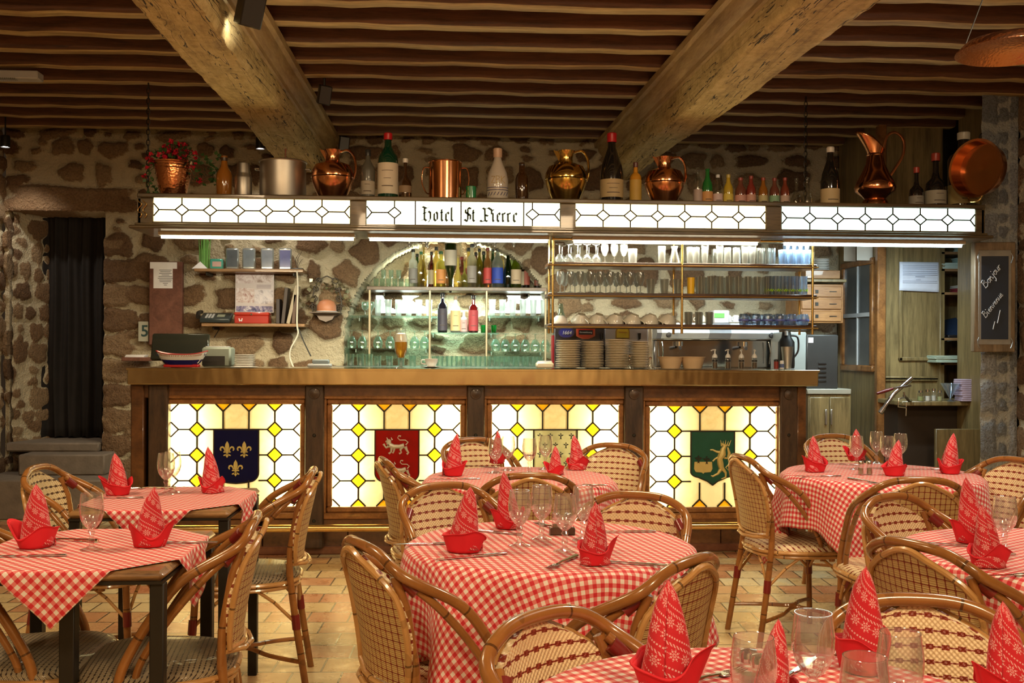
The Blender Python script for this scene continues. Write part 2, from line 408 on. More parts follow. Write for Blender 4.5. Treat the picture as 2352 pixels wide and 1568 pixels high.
R = np.hypot(X-AC.x, Z-AC.z); arch = ((R < AR) & (Z > AC.z)) | ((np.abs(X-AC.x) < AR) & (Z <= AC.z) & (Z > .9))
near = (np.abs(R-AR) < .0075) & (Z > AC.z)
Xs = np.where(near, AC.x+(X-AC.x)/R*AR*np.where(R < AR, .9995, 1.0005), X); Zs = np.where(near, AC.z+(Z-AC.z)/R*AR*np.where(R < AR, .9995, 1.0005), Z)
Y = np.where(arch, Y+.36, Y)
door = (X > DX0) & (X < DX1) & (Z < DZ1) & (Z > -1); Y = np.where(door, Y+.75, Y)
o = wall_mesh('wall_back', xs, zs, lambda y: np.stack([Xs, y, Zs], -1), S, T, Y, M_STONE)
# ---- left wall
ys = lines(-3.5, YW, .03); zs2 = lines(0, 3.32, .03); Xl, Zl = np.meshgrid(ys, zs2)
S2, T2, _ = stones(None, Xl, Zl, -3.5, YW, 0, 3.4, (.12, .25), (.15, .42), 11, .74)
wall_mesh('wall_left', ys, zs2, lambda y: np.stack([XL-.002+y, Xl, Zl], -1), S2, T2, .04*np.clip(S2*1.4-.3, 0, 1)-.03, M_STONE)
# ---- right wall and granite pillar that carries the chalkboard
XP0 = P(2251, 800, 6.75).x; XP1 = XP0+.255
YP = 6.75
xs3 = lines(XP0, XP1, .012); zs3 = lines(0, 3.32, .012); X3, Z3 = np.meshgrid(xs3, zs3)
S3 = np.zeros_like(X3); T3 = np.zeros_like(X3); rz_ = random.Random(8); zz = 0
_, _, st3 = stones(None, X3, Z3, 99, 99.1, 99, 99.1)
S3, T3, st3 = stones(None, X3, Z3, 90, 90, 90, 90)
def pillar_stones():
    z = 0
    while z < 3.3:
        h = rz_.uniform(.20, .34); 
        st3(XP0+.055, z+h/2, .060, h/2*.80, 0, 5, rz_.random()); st3(XP0+.155, z+h*.3, .034, h*.17, 0, 3, .1); st3(XP0+.152, z+h*.75, .036, h*.15, 0, 3, .2)
        st3(XP0+.232, z+h/2+.05, .03, h/2*.93, 0, 5, rz_.random()); z += h
pillar_stones()
wall_mesh('wall_right_end', xs3, zs3, lambda y: np.stack([X3, y, Z3], -1), S3, T3, YP-.02*np.clip(S3*1.4-.3, 0, 1), M_GRANITE)
side = MB().bb(XP0+.20, XP0+.25, YP+.012, YP+.7, 0, 3.3).build('wall_right_return', W_PANEL); struct(side)
ys4 = lines(-3.5, YP+.01, .03); Y4, Z4 = np.meshgrid(ys4, zs2)
S4, T4, _ = stones(None, Y4, Z4, -3.5, YP, 0, 3.4, (.14, .3), (.2, .5), 21, .8)
wall_mesh('wall_right', ys4[::-1], zs2, lambda y: np.stack([XP1+y, Y4[:, ::-1], Z4], -1), S4[:, ::-1], T4[:, ::-1], -.03*np.clip(S4[:, ::-1]*1.4-.3, 0, 1)+.03, M_STONE)
XRW = XP1
# ---- floor and ceiling
def plane(name, x0, x1, y0, y1, z, m): return struct(MB().bb(x0, x1, y0, y1, z-.04, z).build(name, m))
plane('floor', XL-.3, XRW+2.2, -3.6, 9.6, 0, M_FLOOR)
M_CEIL = wood('ceiling_boards', (.03, .014, .006), (.11, .055, .025), .8, (.6, 4, 4), 4, 0)
struct(MB().bb(XL-.3, XRW+2.2, -3.6, 9.6, 3.27, 3.31).build('ceiling', M_CEIL))
struct(MB().bb(XL-.3, XRW+2.2, -3.6, -3.5, 0, 3.3).build('wall_front', M_PLASTER))
# beams: two hewn oak girders running from the bar wall towards the diners
ZB = 2.76
def girder(name, far, nearp, seed):
    rnd = random.Random(seed); a0, a1 = [PZ(*p, ZB) for p in far]; b0, b1 = [PZ(*p, ZB) for p in nearp]
    m = MB(); N = 150
    def at(y, k):                       # left/right edge x at depth y
        A, B = (a0, b0) if k == 0 else (a1, b1); t = (y-B.y)/(A.y-B.y); return B.x+(A.x-B.x)*t
    jit = [[sum(rnd.uniform(-1, 1)*.5*sin(i*f+ph) for f, ph in ((.21, 1), (.53, 2), (1.3, 4)))*.007 for i in range(N+1)] for _ in range(4)]
    ring = []
    for i in range(N+1):
        y = 8.62-(8.62+1.2)*i/N; xl, xr = at(y, 0), at(y, 1); c = .022
        bz = .010*sin(i*.15+seed)+jit[2][i]
        ring.append([(xl+jit[0][i], y, 3.06), (xl+jit[0][i], y, ZB+c*1.6+jit[3][i]), (xl+c+jit[0][i], y, ZB+bz), ((xl*2+xr)/3, y, ZB+bz+jit[3][i]*.6), ((xl+2*xr)/3, y, ZB+bz-jit[3][i]*.6), (xr-c+jit[1][i], y, ZB+bz), (xr+jit[1][i], y, ZB+c*1.6+jit[3][i]), (xr+jit[1][i], y, 3.06)])
    vs = [p for r in ring for p in r]; fs = []
    for i in range(N):
        for k in range(7): fs.append((i*8+k, i*8+k+1, (i+1)*8+k+1, (i+1)*8+k))
    fs = [f[::-1] for f in fs]
    m.add(vs, fs)
    g = struct(m.build(name, M_BEAM, sharp=50))
    return at
atL = girder('trim_1', [(530, 258), (650, 258)], [(289, 0), (458, 0)], 3)
atR = girder('trim_2', [(1512, 300), (1610, 300)], [(1845, 0), (2042, 0)], 5)
def cove(name, at, k, sgn):            # moulded cornice along the girder's inner side
    prof = [(0, 2.90), (.014, 2.905), (.018, 2.93), (.03, 2.945), (.055, 2.985), (.06, 3.01), (.085, 3.015), (.09, 3.05), (0, 3.05)]
    m = MB(); vs = []
    for y in (8.58, -1.2):
        x = at(y, k)
        for (d, z) in prof: vs.append((x+sgn*d*1.1, y, z))
    n = len(prof); fs = [(i, i+1, n+i+1, n+i) if sgn < 0 else (i, n+i, n+i+1, i+1) for i in range(n-1)]
    m.add(vs, fs); return struct(m.build(name, wood('cove_wood', (.22, .13, .05), (.5, .36, .17), .55, (5, .5, 5), 4, .1), sharp=30))
cove('trim_3', atL, 1, 1); cove('trim_4', atR, 0, -1)
# white plaster band above each girder between the joist ends
def band(name, at):
    m = MB(); vs = []
    for y in (8.58, -1.2): vs += [(at(y, 0)-.02, y, 3.05), (at(y, 1)+.02, y, 3.05), (at(y, 1)+.02, y, 3.27), (at(y, 0)-.02, y, 3.27)]
    m.add(vs, [(0, 1, 2, 3), (7, 6, 5, 4), (0, 3, 7, 4), (1, 5, 6, 2), (0, 4, 5, 1)]); return struct(m.build(name, M_PLASTER))
band('trim_5', atL); band('trim_6', atR)
jn = 7; rj = random.Random(12)
def joist(x0, x1, y, w_=.115):
    global jn
    N = 14; vs = []
    for i in range(N+1):
        x = x0+(x1-x0)*i/N; b = ZJ+rj.uniform(-.006, .006); e = rj.uniform(-.006, .006)
        vs += [(x, y-w_/2+e, 3.28), (x, y-w_/2+e, b+.012), (x, y-w_/2+e+.012, b), (x, y+w_/2+e-.012, b), (x, y+w_/2+e, b+.012), (x, y+w_/2+e, 3.28)]
    fs = [(i*6+k, (i+1)*6+k, (i+1)*6+k+1, i*6+k+1) for i in range(N) for k in range(5)]
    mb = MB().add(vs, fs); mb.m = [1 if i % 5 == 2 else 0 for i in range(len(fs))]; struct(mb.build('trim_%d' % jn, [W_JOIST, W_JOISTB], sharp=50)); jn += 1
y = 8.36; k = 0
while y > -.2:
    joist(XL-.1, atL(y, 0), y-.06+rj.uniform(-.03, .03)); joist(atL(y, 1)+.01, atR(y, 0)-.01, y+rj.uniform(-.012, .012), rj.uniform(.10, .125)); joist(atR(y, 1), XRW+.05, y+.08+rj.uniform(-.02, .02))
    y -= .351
# ---- doorway: reveal, curtain, steps
CURT = mat((.012, .009, .008), .9, name='black_velvet', var=.4)
xc0, xc1 = P(72, 800, YW+.35).x, P(243, 800, YW+.35).x+.06; zc0 = P(150, 1003, YW+.35).z; zc1 = P(150, 470, YW+.35).z
def curt(u, v):
    x = xc0+(xc1-xc0)*u; z = zc0+(zc1-zc0)*v+.008*sin(u*40)*(v < .02)
    return (x+.004*sin(v*9+u*7), YW+.35+.03*sin(u*34+1.2*sin(v*3))*(1.1-.4*v)+.012*sin(u*77), z)
c = MB().grid(curt, 120, 24).build('curtain', CURT); tag(c, 'long black curtain hanging in the stone doorway at the left', 'curtain')
cm = c.modifiers.new('thick', 'SOLIDIFY'); cm.thickness = .004
GRAN = mat((.20, .16, .125), .85, name='granite_step', var=.35, bumpk=.6)
def step(y0, y1, z0, z1, x0, x1, lab):
    m = MB(); m.bb(x0, x1, y0, y1, z0, z1, bev=.012); o = m.build('stone_step', GRAN); tag(o, lab, 'step', 'granite steps up to the doorway'); return o
s0z = P(150, 1100, 8.05).z; s1z = P(150, 1043, 8.3).z; 
step(7.98, 8.6, 0, s0z, XL+.02, P(246, 1100, 8.05).x, 'lowest and widest granite step below the curtained doorway')
step(8.27, 8.6, s0z, s1z, P(45, 1043, 8.3).x, P(243, 1043, 8.3).x, 'middle granite step below the curtained doorway')
step(8.5, 9.3, s1z, zc0-.01, DX0+.01, DX1-.01, 'worn granite threshold slab right under the black curtain')
struct(MB().bb(DX0-.2, DX1+.2, 9.34, 9.4, 0, 2.6).build('wall_passage', mat((.05, .04, .03), .9, name='passage_dark')))
# stone reveal at the doorway's left inside
ys5 = lines(YW, YW+.72, .02); zs5 = lines(0, 2.5, .02); Y5, Z5 = np.meshgrid(ys5, zs5)
S5, T5, _ = stones(None, Y5, Z5, YW, YW+.8, 0, 2.6, (.1, .2), (.12, .3), 31, .78)
wall_mesh('wall_door_reveal', ys5, zs5, lambda y: np.stack([P(30, 0, YW).x+.27*(Y5-YW)/.75+y, Y5, Z5], -1), S5, T5, .02*np.clip(S5, 0, 1), M_STONE)
# ---- right-hand oak panelling behind the end of the bar
W0 = P(1925, 800, YW-.1); W1 = P(2018, 800, 7.75)
def seg_wall(name, a, b, z0, z1, m, t=.05):
    d = (b-a); d.z = 0; L = d.length; ang = atan2(d.y, d.x)
    o = MB().bb(0, L, 0, t, z0, z1).build(name, m); o.location = (a.x, a.y, 0); o.rotation_euler.z = ang; return o, L, ang
o, Lw, aw = seg_wall('wall_pantry_side', Vector((W0.x, W0.y, 0)), Vector((W1.x, W1.y, 0)), 0, 3.27, W_PANEL); struct(o)
XA = P(2018, 800, 7.75).x; XB = P(2163, 800, 7.75).x; XC = XP0+.03
struct(MB().bb(XA, XB, 7.75, 7.8, 0, 3.27).build('wall_pantry', W_PANEL))
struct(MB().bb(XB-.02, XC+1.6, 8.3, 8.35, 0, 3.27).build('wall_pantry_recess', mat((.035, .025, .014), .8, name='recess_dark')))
def paneltrim(px0, px1, py0, py1, name):
    a = P(px0, py0, 7.75); b = P(px1, py1, 7.75); m = MB(); t = .03
    m.bb(a.x, b.x, 7.73, 7.752, a.z-t, a.z, bev=.006); m.bb(a.x, b.x, 7.73, 7.752, b.z, b.z+t, bev=.006)
    m.bb(a.x, a.x+t, 7.73, 7.752, b.z, a.z, bev=.006); m.bb(b.x-t, b.x, 7.73, 7.752, b.z, a.z, bev=.006); return struct(m.build(name, W_PANEL))
paneltrim(2064, 2163, 560, 829, 'trim_101'); paneltrim(2020, 2160, 866, 873, 'trim_102'); paneltrim(2064, 2163, 930, 1240, 'trim_103')
struct(MB().bb(XA-.03, XA+.04, 7.70, 7.76, 0, 3.27, bev=.01).build('trim_104', W_FRAME))
# serving hatch window in the slanting oak wall
wm = thing('window_1', None, None, (W0.x, W0.y, 0), aw); del_ = 0
wm['kind'] = 'structure'
wz0, wz1 = P(1975, 838, 8.1).z, P(1975, 612, 8.1).z
fr = MB(); x0, x1 = Lw*.20, Lw*.86
for (a_, b_, c_, d_) in ((x0-.05, x1+.05, wz1, wz1+.05), (x0-.05, x1+.05, wz0-.05, wz0), (x0-.05, x0, wz0, wz1), (x1, x1+.05, wz0, wz1)): fr.bb(a_, b_, -.03, .02, c_, d_, bev=.008)
fr.build('window_frame', W_FRAME, wm)
MB().bb(x0, x1, -.008, .0, wz0, wz1).build('window_pane', mat((.13, .14, .14), .25, .3, name='hatch_metal'), wm)
MB().bb(x0, x1, -.022, -.008, (wz0+wz1)/2-.012, (wz0+wz1)/2+.02).bb((x0+x1)/2-.008, (x0+x1)/2+.008, -.018, -.008, wz0, wz1).build('window_bar', GREYP, wm)
# ================================================================ BAR COUNTER
bar = thing('bar_counter', 'long wooden bar with a polished metal top and four glowing stained glass panels', 'bar counter', (P(1086, 800, YB).x, YB, 0))
bx, by = bar.location.x, bar.location.y
def BB(m, x0, x1, y0, y1, z0, z1, mat=0, bev=0): return m.bb(x0-bx, x1-bx, y0-by, y1-by, z0, z1, mat, bev)
CT = P(1086, 848, 6.45).z; CB = P(1086, 885, 6.45).z
cx0 = P(291, 860, 6.45).x; cx1 = P(1881, 860, 6.45).x
m = MB(); BB(m, cx0, cx1, 6.45, 7.12, CB, CT, 0, .008); BB(m, cx0-.004, cx1+.004, 6.444, 6.452, CT-.012, CT+.003, 0, .002); m.build('countertop', M_COUNTER, bar)
vx0 = P(300, 900, 6.56).x; vx1 = P(1850, 900, 6.56).x
m = MB(); BB(m, vx0, vx1, 6.76, 6.80, .02, CB); BB(m, vx0, vx0+.03, 6.6, 7.05, .02, CB); BB(m, vx1-.03, vx1, 6.6, 7.05, .02, CB); m.build('carcass', W_BAR, bar)
z_r0 = P(1000, 906, 6.55).z
m = MB(); BB(m, vx0, vx1, 6.55, 6.60, P(1000, 915, 6.55).z, CB, 0, .005); m.build('top_rail', W_BAR, bar)
zg1 = P(1086, 929, 6.6).z; zg0 = P(1086, 1161, 6.6).z
m = MB(); BB(m, vx0, vx1, 6.55, 6.60, P(1000, 1207, 6.55).z, zg0-.075, 0, .005); m.build('bottom_rail', W_BAR, bar)
m = MB(); z_a = P(1000, 1258, 6.62).z
n = 16
for i in range(n):
    a = vx0+(vx1-vx0)*i/n; b = vx0+(vx1-vx0)*(i+1)/n; BB(m, a+.002, b-.002, 6.62, 6.64, .03, P(1000, 1207, 6.55).z, 0, .003)
m.build('kickboard', W_BAR, bar)
m = MB(); BB(m, vx0, vx1, 6.585, 6.64, 0, .05, 0, .008); m.build('plinth', wood('plinth_wood', (.10, .03, .012), (.22, .09, .04), .4), bar)
for (p0, p1, nm) in ((300, 331, 0), (340, 386, 1), (700, 744, 1), (1072, 1113, 1), (1434, 1478, 1), (1791, 1832, 1), (1830, 1852, 0)):
    a = P(p0, 1000, 6.53).x; b = P(p1, 1000, 6.53).x; m = MB(); BB(m, a, b, 6.525, 6.60, .05, CB-.002, 0, .008)
    po = m.build('post', W_DARK if nm else W_BAR, bar)
    if nm and p0 > 400:
        c_ = (a+b)/2-bx
        m = MB().lathe([(0, .014), (.012, .014), (.026, .008), (.034, .008), (.036, 0)], 18, M=Matrix.Translation((c_, 6.525-by, P(700, 903, 6.53).z)) @ Matrix.Rotation(pi/2, 4, 'X'))
        m.build('rosette', W_DARK, po)
        m = MB()
        for q in (.25, .55, .85): m.lathe([(0, .006), (.008, .005), (.012, 0)], 10, M=Matrix.Translation((c_, 6.525-by, q*.9)) @ Matrix.Rotation(pi/2, 4, 'X'))
        m.build('bolt', DARKMETAL, po)
# foot rail
m = MB(); fz = P(1000, 1211, 6.33).z; fx0 = P(395, 1211, 6.33).x; fx1 = P(1800, 1211, 6.33).x
m.tube([(fx0-bx, 6.33-by, fz), (fx1-bx, 6.33-by, fz)], .023, 14); m.build('foot_rail', BRASS2, bar)
for px in (420, 720, 1092, 1456, 1790):
    x = P(px, 1211, 6.33).x-bx; MB().tube([(x, 6.34-by, fz), (x, 6.47-by, fz-.02), (x, 6.62-by, fz-.05)], .012, 8).build('rail_bracket', DARKMETAL, bar)
# stained glass
def _lattice(name, base, yellow, allow_edges, transl=True, em=None):
    t = NT(name); uv = t.new('ShaderNodeUVMap').outputs[0]; s = t.sep(uv)
    ru, rv = t.math('ROUND', s[0]), t.math('ROUND', s[1]); d = t.math('ADD', t.math('ABSOLUTE', t.math('SUBTRACT', s[0], ru)), t.math('ABSOLUTE', t.math('SUBTRACT', s[1], rv)))
    y = t.math('LESS_THAN', d, .30)
    col1 = t.math('COMPARE', ru, 1.0, .1); col4_ = t.math('COMPARE', ru, 4.0, .1)
    inner = t.math('MULTIPLY', t.math('GREATER_THAN', ru, .5), t.math('LESS_THAN', ru, 4.5))
    edge = t.math('ADD', t.math('COMPARE', rv, 0.0, .1), t.math('COMPARE', rv, 4.0, .1), clamp=True)
    ok = t.math('MULTIPLY', inner, t.math('ADD', t.math('ADD', col1, col4_), edge, clamp=True))
    y = t.math('MULTIPLY', y, ok)
    fl = t.new('ShaderNodeVectorMath', operation='FLOOR'); t.L(uv, fl.inputs[0]); wn = t.new('ShaderNodeTexWhiteNoise'); t.L(fl.outputs[0], wn.inputs[0])
    n = t.noise(uv, 1.6, 4, .6, 1.2); n2 = t.noise(t.coord('World'), 7, 4, .6)
    b = t.mix(t.math('MULTIPLY', n, t.math('MULTIPLY_ADD', wn.outputs[0], .9, .2)), base, tuple(q*w_ for q, w_ in zip(base, (.72, .58, .36))))
    yc = t.mix(t.noise(uv, 3.5, 3, .6), yellow, (yellow[0]*.95, yellow[1]*.55, 0))
    c = t.mix(y, b, yc)
    tr = t.new('ShaderNodeBsdfTranslucent'); t.L(c, tr.inputs[0]); gl = t.new('ShaderNodeBsdfGlossy'); gl.inputs[1].default_value = .12
    df = t.new('ShaderNodeBsdfDiffuse'); t.L(t.mix(.5, c, (.1, .1, .08)), df.inputs[0]); a_ = t.new('ShaderNodeMixShader'); a_.inputs[0].default_value = .12; t.L(tr.outputs[0], a_.inputs[1]); t.L(df.outputs[0], a_.inputs[2])
    mx = t.new('ShaderNodeMixShader'); mx.inputs[0].default_value = .04; t.L(a_.outputs[0], mx.inputs[1]); t.L(gl.outputs[0], mx.inputs[2]); t.L(mx.outputs[0], t.out.inputs[0])
    return t.m
M_SG = _lattice('stained_glass', (1, .93, .66), (1, .62, .02), True)
LEAD = mat((.025, .018, .008), .5, .3, name='lead')
def colglass(name, c, k=.3):
    t = NT(name); n = t.noise(t.coord('World'), 9, 3); cc = t.mix(n, tuple(q*.6 for q in c), c)
    tr = t.new('ShaderNodeBsdfTransparent'); t.L(cc, tr.inputs[0]); df = t.new('ShaderNodeBsdfPrincipled'); t.L(cc, df.inputs[0]); df.inputs['Roughness'].default_value = .25
    mx = t.new('ShaderNodeMixShader'); mx.inputs[0].default_value = 1-k; t.L(tr.outputs[0], mx.inputs[1]); t.L(df.outputs[0], mx.inputs[2]); t.L(mx.outputs[0], t.out.inputs[0]); return t.m
def strip(m, p, q, t, y0, y1):
    (x0, z0), (x1, z1) = p, q; L = math.hypot(x1-x0, z1-z0)
    if L < 1e-6: return
    nx, nz = -(z1-z0)/L*t/2, (x1-x0)/L*t/2
    m.poly([(x0+nx, z0+nz), (x1+nx, z1+nz), (x1-nx, z1-nz), (x0-nx, z0-nz)], y0, y1)
def shield_pts(kind):      # unit: 0..1 wide, 0..-1.2 tall
    if kind == 'pt':
        pts = [(0, 0), (1, 0), (1, -.92)]
        for i in range(1, 8): a = i/8*pi/2; pts.append((1-.20*(1-cos(a)), -.92-.12*sin(a)))
        pts += [(.72, -1.09), (.62, -1.13), (.5, -1.22), (.38, -1.13), (.28, -1.09)]
        for i in range(7, 0, -1): a = i/8*pi/2; pts.append((.20*(1-cos(a)), -.92-.12*sin(a)))
        return pts+[(0, -.92)]
    pts = [(0, 0), (1, 0), (1, -.98)]
    for i in range(1, 8): a = i/8*pi/2; pts.append((1-.2*(1-cos(a))-.0, -.98-.2*sin(a)))
    pts += [(.7, -1.20), (.5, -1.22), (.3, -1.20)]
    for i in range(7, 0, -1): a = i/8*pi/2; pts.append((.2*(1-cos(a)), -.98-.2*sin(a)))
    return pts+[(0, -.98)]
def fleur(m, cx, cz, s, y0, y1):
    def T_(l): return [(cx+x*s, cz+z*s) for x, z in l]
    m.poly(T_([(0, .55), (.10, .38), (.13, .2), (.07, -.08), (-.07, -.08), (-.13, .2), (-.10, .38)]), y0, y1)
    for q in (1, -1):
        l = [(.08, -.05), (.16, .16), (.28, .24), (.41, .20), (.46, .06), (.42, -.04), (.36, -.06), (.34, .0), (.38, .05), (.34, .12), (.27, .13), (.20, .06), (.16, -.08)]
        l = [(x*q, z) for x, z in l]; l = l if q > 0 else l[::-1]; m.poly(T_(l), y0, y1)
        l = [(.04, -.16), (.10, -.26), (.20, -.30), (.24, -.36), (.18, -.38), (.06, -.34), (.03, -.28)]
        l = [(x*q, z) for x, z in l]; l = l if q > 0 else l[::-1]; m.poly(T_(l), y0, y1)
    m.poly(T_([(-.22, -.09), (.22, -.09), (.22, -.16), (-.22, -.16)]), y0, y1)
    m.poly(T_([(-.06, -.16), (.06, -.16), (.09, -.36), (0, -.5), (-.09, -.36)]), y0, y1)
def ermine(m, cx, cz, s, y0, y1):
    def T_(l): return [(cx+x*s, cz+z*s) for x, z in l]
    m.poly(T_([(0, .5), (.1, .34), (0, .18), (-.1, .34)]), y0, y1)
    for q in (1, -1):
        l = [(.02, .12), (.2, .26), (.42, .2), (.26, .08), (.08, .02)]; l = [(x*q, z) for x, z in l]; m.poly(T_(l if q > 0 else l[::-1]), y0, y1)
    m.poly(T_([(-.05, .1), (.05, .1), (.09, -.28), (.16, -.42), (0, -.34), (-.16, -.42), (-.09, -.28)]), y0, y1)
def nibline(m, pts, wdt, y, n=None):
    pts = [Vector((a, y, b)) for a, b in pts]; N = len(pts)
    m.tube(pts, wdt, 6, flat=1)
def leopard(m, cx, cz, s, y):
    def q(l): return [(cx+a*s, cz+b*s) for a, b in l]
    def tb(l, r):
        r = [k*s for k in r] if hasattr(r, '__len__') else r*s
        m.tube([(a, y, b) for a, b in q(l)], r, 8)
    tb([(-.28, .12), (-.12, .06), (.08, .06), (.26, .10)], [.10, .085, .075, .09]); tb([(-.30, .14), (-.30, .26), (-.26, .32)], [.10, .09, .05])
    for hx in (-.38, -.22): tb([(hx+.04, .3), (hx, .4)], [.035, .012])
    tb([(-.34, .27), (-.42, .23)], [.05, .03])
    tb([(-.30, .08), (-.40, .02), (-.46, .10), (-.50, .16)], [.06, .04, .035, .045]); tb([(-.20, .02), (-.22, -.14), (-.30, -.2)], [.06, .035, .04])
    tb([(-.10, .0), (-.12, -.12), (-.16, -.18)], [.05, .03, .035]); tb([(.20, .05), (.12, -.06), (.16, -.16), (.08, -.2)], [.07, .045, .03, .04]); tb([(.30, .06), (.36, -.08), (.42, -.16), (.36, -.22)], [.07, .045, .035, .04])
    tb([(.32, .12), (.40, .22), (.30, .30), (.10, .30), (.02, .38), (.06, .46), (.14, .44)], [.03, .022, .02, .018, .018, .022, .035])
def panel(px0, px1, py0, py1, kind, lab):
    yg = 6.60; a = P(px0, py0, yg); b = P(px1, py1, yg); x0, x1, z1, z0 = a.x-bx, b.x-bx, a.z, b.z; W_, H_ = x1-x0, z1-z0
    g = MB().add([(x0, yg-by, z0), (x1, yg-by, z0), (x1, yg-by, z1), (x0, yg-by, z1)], [(0, 1, 2, 3)], 0, [(0, 0), (5, 0), (5, 4), (0, 4)])
    g = g.build('stained_glass_panel', M_SG, bar); g['label'] = lab
    X_ = lambda u: x0+W_*u/5; Z_ = lambda v: z0+H_*v/4
    m = MB(); h = .29; t = .0085; ya, yb_ = yg-by-.008, yg-by+.004
    def ln(u0, v0, u1, v1): strip(m, (X_(u0), Z_(v0)), (X_(u1), Z_(v1)), t, ya, yb_)
    def has(u, v): return (u in (1, 4)) or v in (0, 4) or u in (0, 5)
    sx0, sx1, sz1 = 1.65, 3.38, 3.0; sz0 = 3.0-1.22*(sx1-sx0)*W_/5/(H_/4) if kind == 'pt' else 3.0-1.20*(sx1-sx0)*W_/5/(H_/4)
    for u in range(0, 6):
        for v in range(0, 5):
            if not has(u, v): continue
            for (du, dv) in ((h, h), (h, -h), (-h, h), (-h, -h)):
                if 0 <= u+du <= 5 and 0 <= v+dv <= 4: ln(u+du, v, u, v+dv)
    for v in (1, 2, 3):
        ln(h, v, 1-h, v); ln(4+h, v, 5-h, v)
        if v == 3: ln(1+h, 3, 4-h, 3)
        else: ln(1+h, v, sx0, v); ln(sx1, v, 4-h, v)
    for u in (1, 4):
        for v in range(4): ln(u, v+h, u, v+1-h)
    for u in (2, 3): ln(u, 3, u, 4-h); ln(u, h, u, max(h+.02, sz0+.1))
    m.build('lead_came', LEAD, g)
    sw = W_/5*(sx1-sx0); sp = [(X_(sx0)+p[0]*sw, Z_(3)+p[1]*sw*(1.0)) for p in shield_pts(kind[-2:])]
    colr = {'fleur': (.006, .012, .12), 'lion': (.50, .010, .008), 'ermine': (.86, .90, .84), 'pt': (.05, .20, .14)}[kind]
    m = MB(); m.poly(sp, yg-by-.007, yg-by-.003); m.build('shield', colglass('shield_glass', colr, .5 if kind != 'ermine' else .96), g)
    m = MB(); cs = sp+[sp[0]]
    for i in range(len(sp)): strip(m, cs[i], cs[i+1], t*.9, ya-.001, yb_)
    m.build('shield_edge', LEAD, g)
    m = MB(); y_a, y_b = yg-by-.012, yg-by-.006; gx, gz = X_(sx0), Z_(3)
    pt = lambda u, v: (gx+u*sw, gz-v*sw)
    if kind == 'fleur':
        for (u, v) in ((.30, .46), (.68, .46), (.49, .88)): fleur(m, *pt(u, v), sw*.36, y_a, y_b)
        m.build('emblem', mat((.62, .52, .18), .45, .2, name='gold_paint'), g)
    elif kind == 'lion':
        leopard(m, *pt(.50, .42), sw*.62, y_b); leopard(m, *pt(.56, .95), sw*.55, y_b); m.build('emblem', mat((.55, .52, .42), .45, .2, name='silver_paint'), g)
    elif kind == 'ermine':
        for i, v in enumerate((.15, .36, .57, .78, .98)):
            for j in range(4 if i % 2 == 0 else 3): ermine(m, *pt(.14+.24*j+(.12 if i % 2 else 0), v), sw*.16, y_a, y_b)
        m.build('emblem', mat((.03, .035, .03), .5, name='black_enamel'), g)
    else:
        cx, cz = pt(.28, .80)
        m.poly([(cx-.20*sw, cz+.11*sw), (cx+.20*sw, cz+.11*sw), (cx+.21*sw, cz-.05*sw), (cx+.17*sw, cz-.12*sw), (cx+.03*sw, cz-.13*sw), (cx, cz-.16*sw), (cx-.03*sw, cz-.13*sw), (cx-.17*sw, cz-.12*sw), (cx-.21*sw, cz-.05*sw)], y_a, y_b)
        def tb(l, r): m.tube([(pt(u, v)[0], y_b, pt(u, v)[1]) for u, v in l], [k*sw for k in r], 8)
        tb([(.74, .38), (.72, .52), (.66, .62), (.68, .74), (.70, .84)], [.05, .09, .07, .075, .06]); tb([(.74, .40), (.78, .32), (.70, .28)], [.06, .05, .02])
        for k in range(5): tb([(.70+.04*k, .34), (.68+.06*k, .20+.02*(k % 2))], [.018, .005])
        tb([(.68, .48), (.58, .46), (.50, .42), (.44, .42)], [.035, .025, .02, .015]); tb([(.66, .58), (.56, .62), (.50, .68)], [.035, .02, .02])
        tb([(.70, .84), (.62, .96), (.50, 1.02), (.46, 1.0)], [.05, .03, .022, .012]); tb([(.72, .84), (.80, .94), (.80, 1.04), (.70, 1.08)], [.05, .03, .022, .012])
        tb([(.76, .6), (.86, .62), (.88, .74), (.80, .82), (.86, .88)], [.03, .02, .018, .016, .01]); tb([(.84, .36), (.88, .5), (.84, .62)], [.02, .04, .02])
        m.build('emblem', mat((.60, .48, .16), .45, .2, name='gold_paint'), g)
        m = MB(); 
        for (u, v) in ((.17, .64), (.36, .66)): ermine(m, *pt(u, v), sw*.2, y_a-.002, y_b-.002)
        m.build('mast', LEAD, g)
    # moulded frame
    m = MB(); e = .035
    for (xa, xb, za, zb) in ((x0-e, x1+e, z1, z1+e), (x0-e, x1+e, z0-e, z0), (x0-e, x0, z0, z1), (x1, x1+e, z0, z1)): m.bb(xa, xb, 6.555-by, 6.60-by, za, zb, bev=.009)
    e2 = .055
    for (xa, xb, za, zb) in ((x0-e2, x1+e2, z1+e, z1+e2), (x0-e2, x1+e2, z0-.075, z0-e), (x0-e2, x0-e, z0-e, z1+e), (x1+e, x1+e2, z0-e, z1+e)): m.bb(xa, xb, 6.545-by, 6.60-by, za, zb, bev=.005)
    m.build('panel_frame', W_FRAME, bar)
    # the light box behind the glass: white box with a tube lamp at either side
    m = MB(); m.add([(x0-.01, 6.605-by, z0-.01), (x1+.01, 6.605-by, z0-.01), (x1+.01, 6.605-by, z1+.01), (x0-.01, 6.605-by, z1+.01), (x0-.01, 6.75-by, z0-.01), (x1+.01, 6.75-by, z0-.01), (x1+.01, 6.75-by, z1+.01), (x0-.01, 6.75-by, z1+.01)], [(4, 5, 6, 7), (0, 1, 5, 4), (3, 7, 6, 2), (0, 4, 7, 3), (1, 2, 6, 5)])
    m.build('light_box', WHITEPAINT, bar)
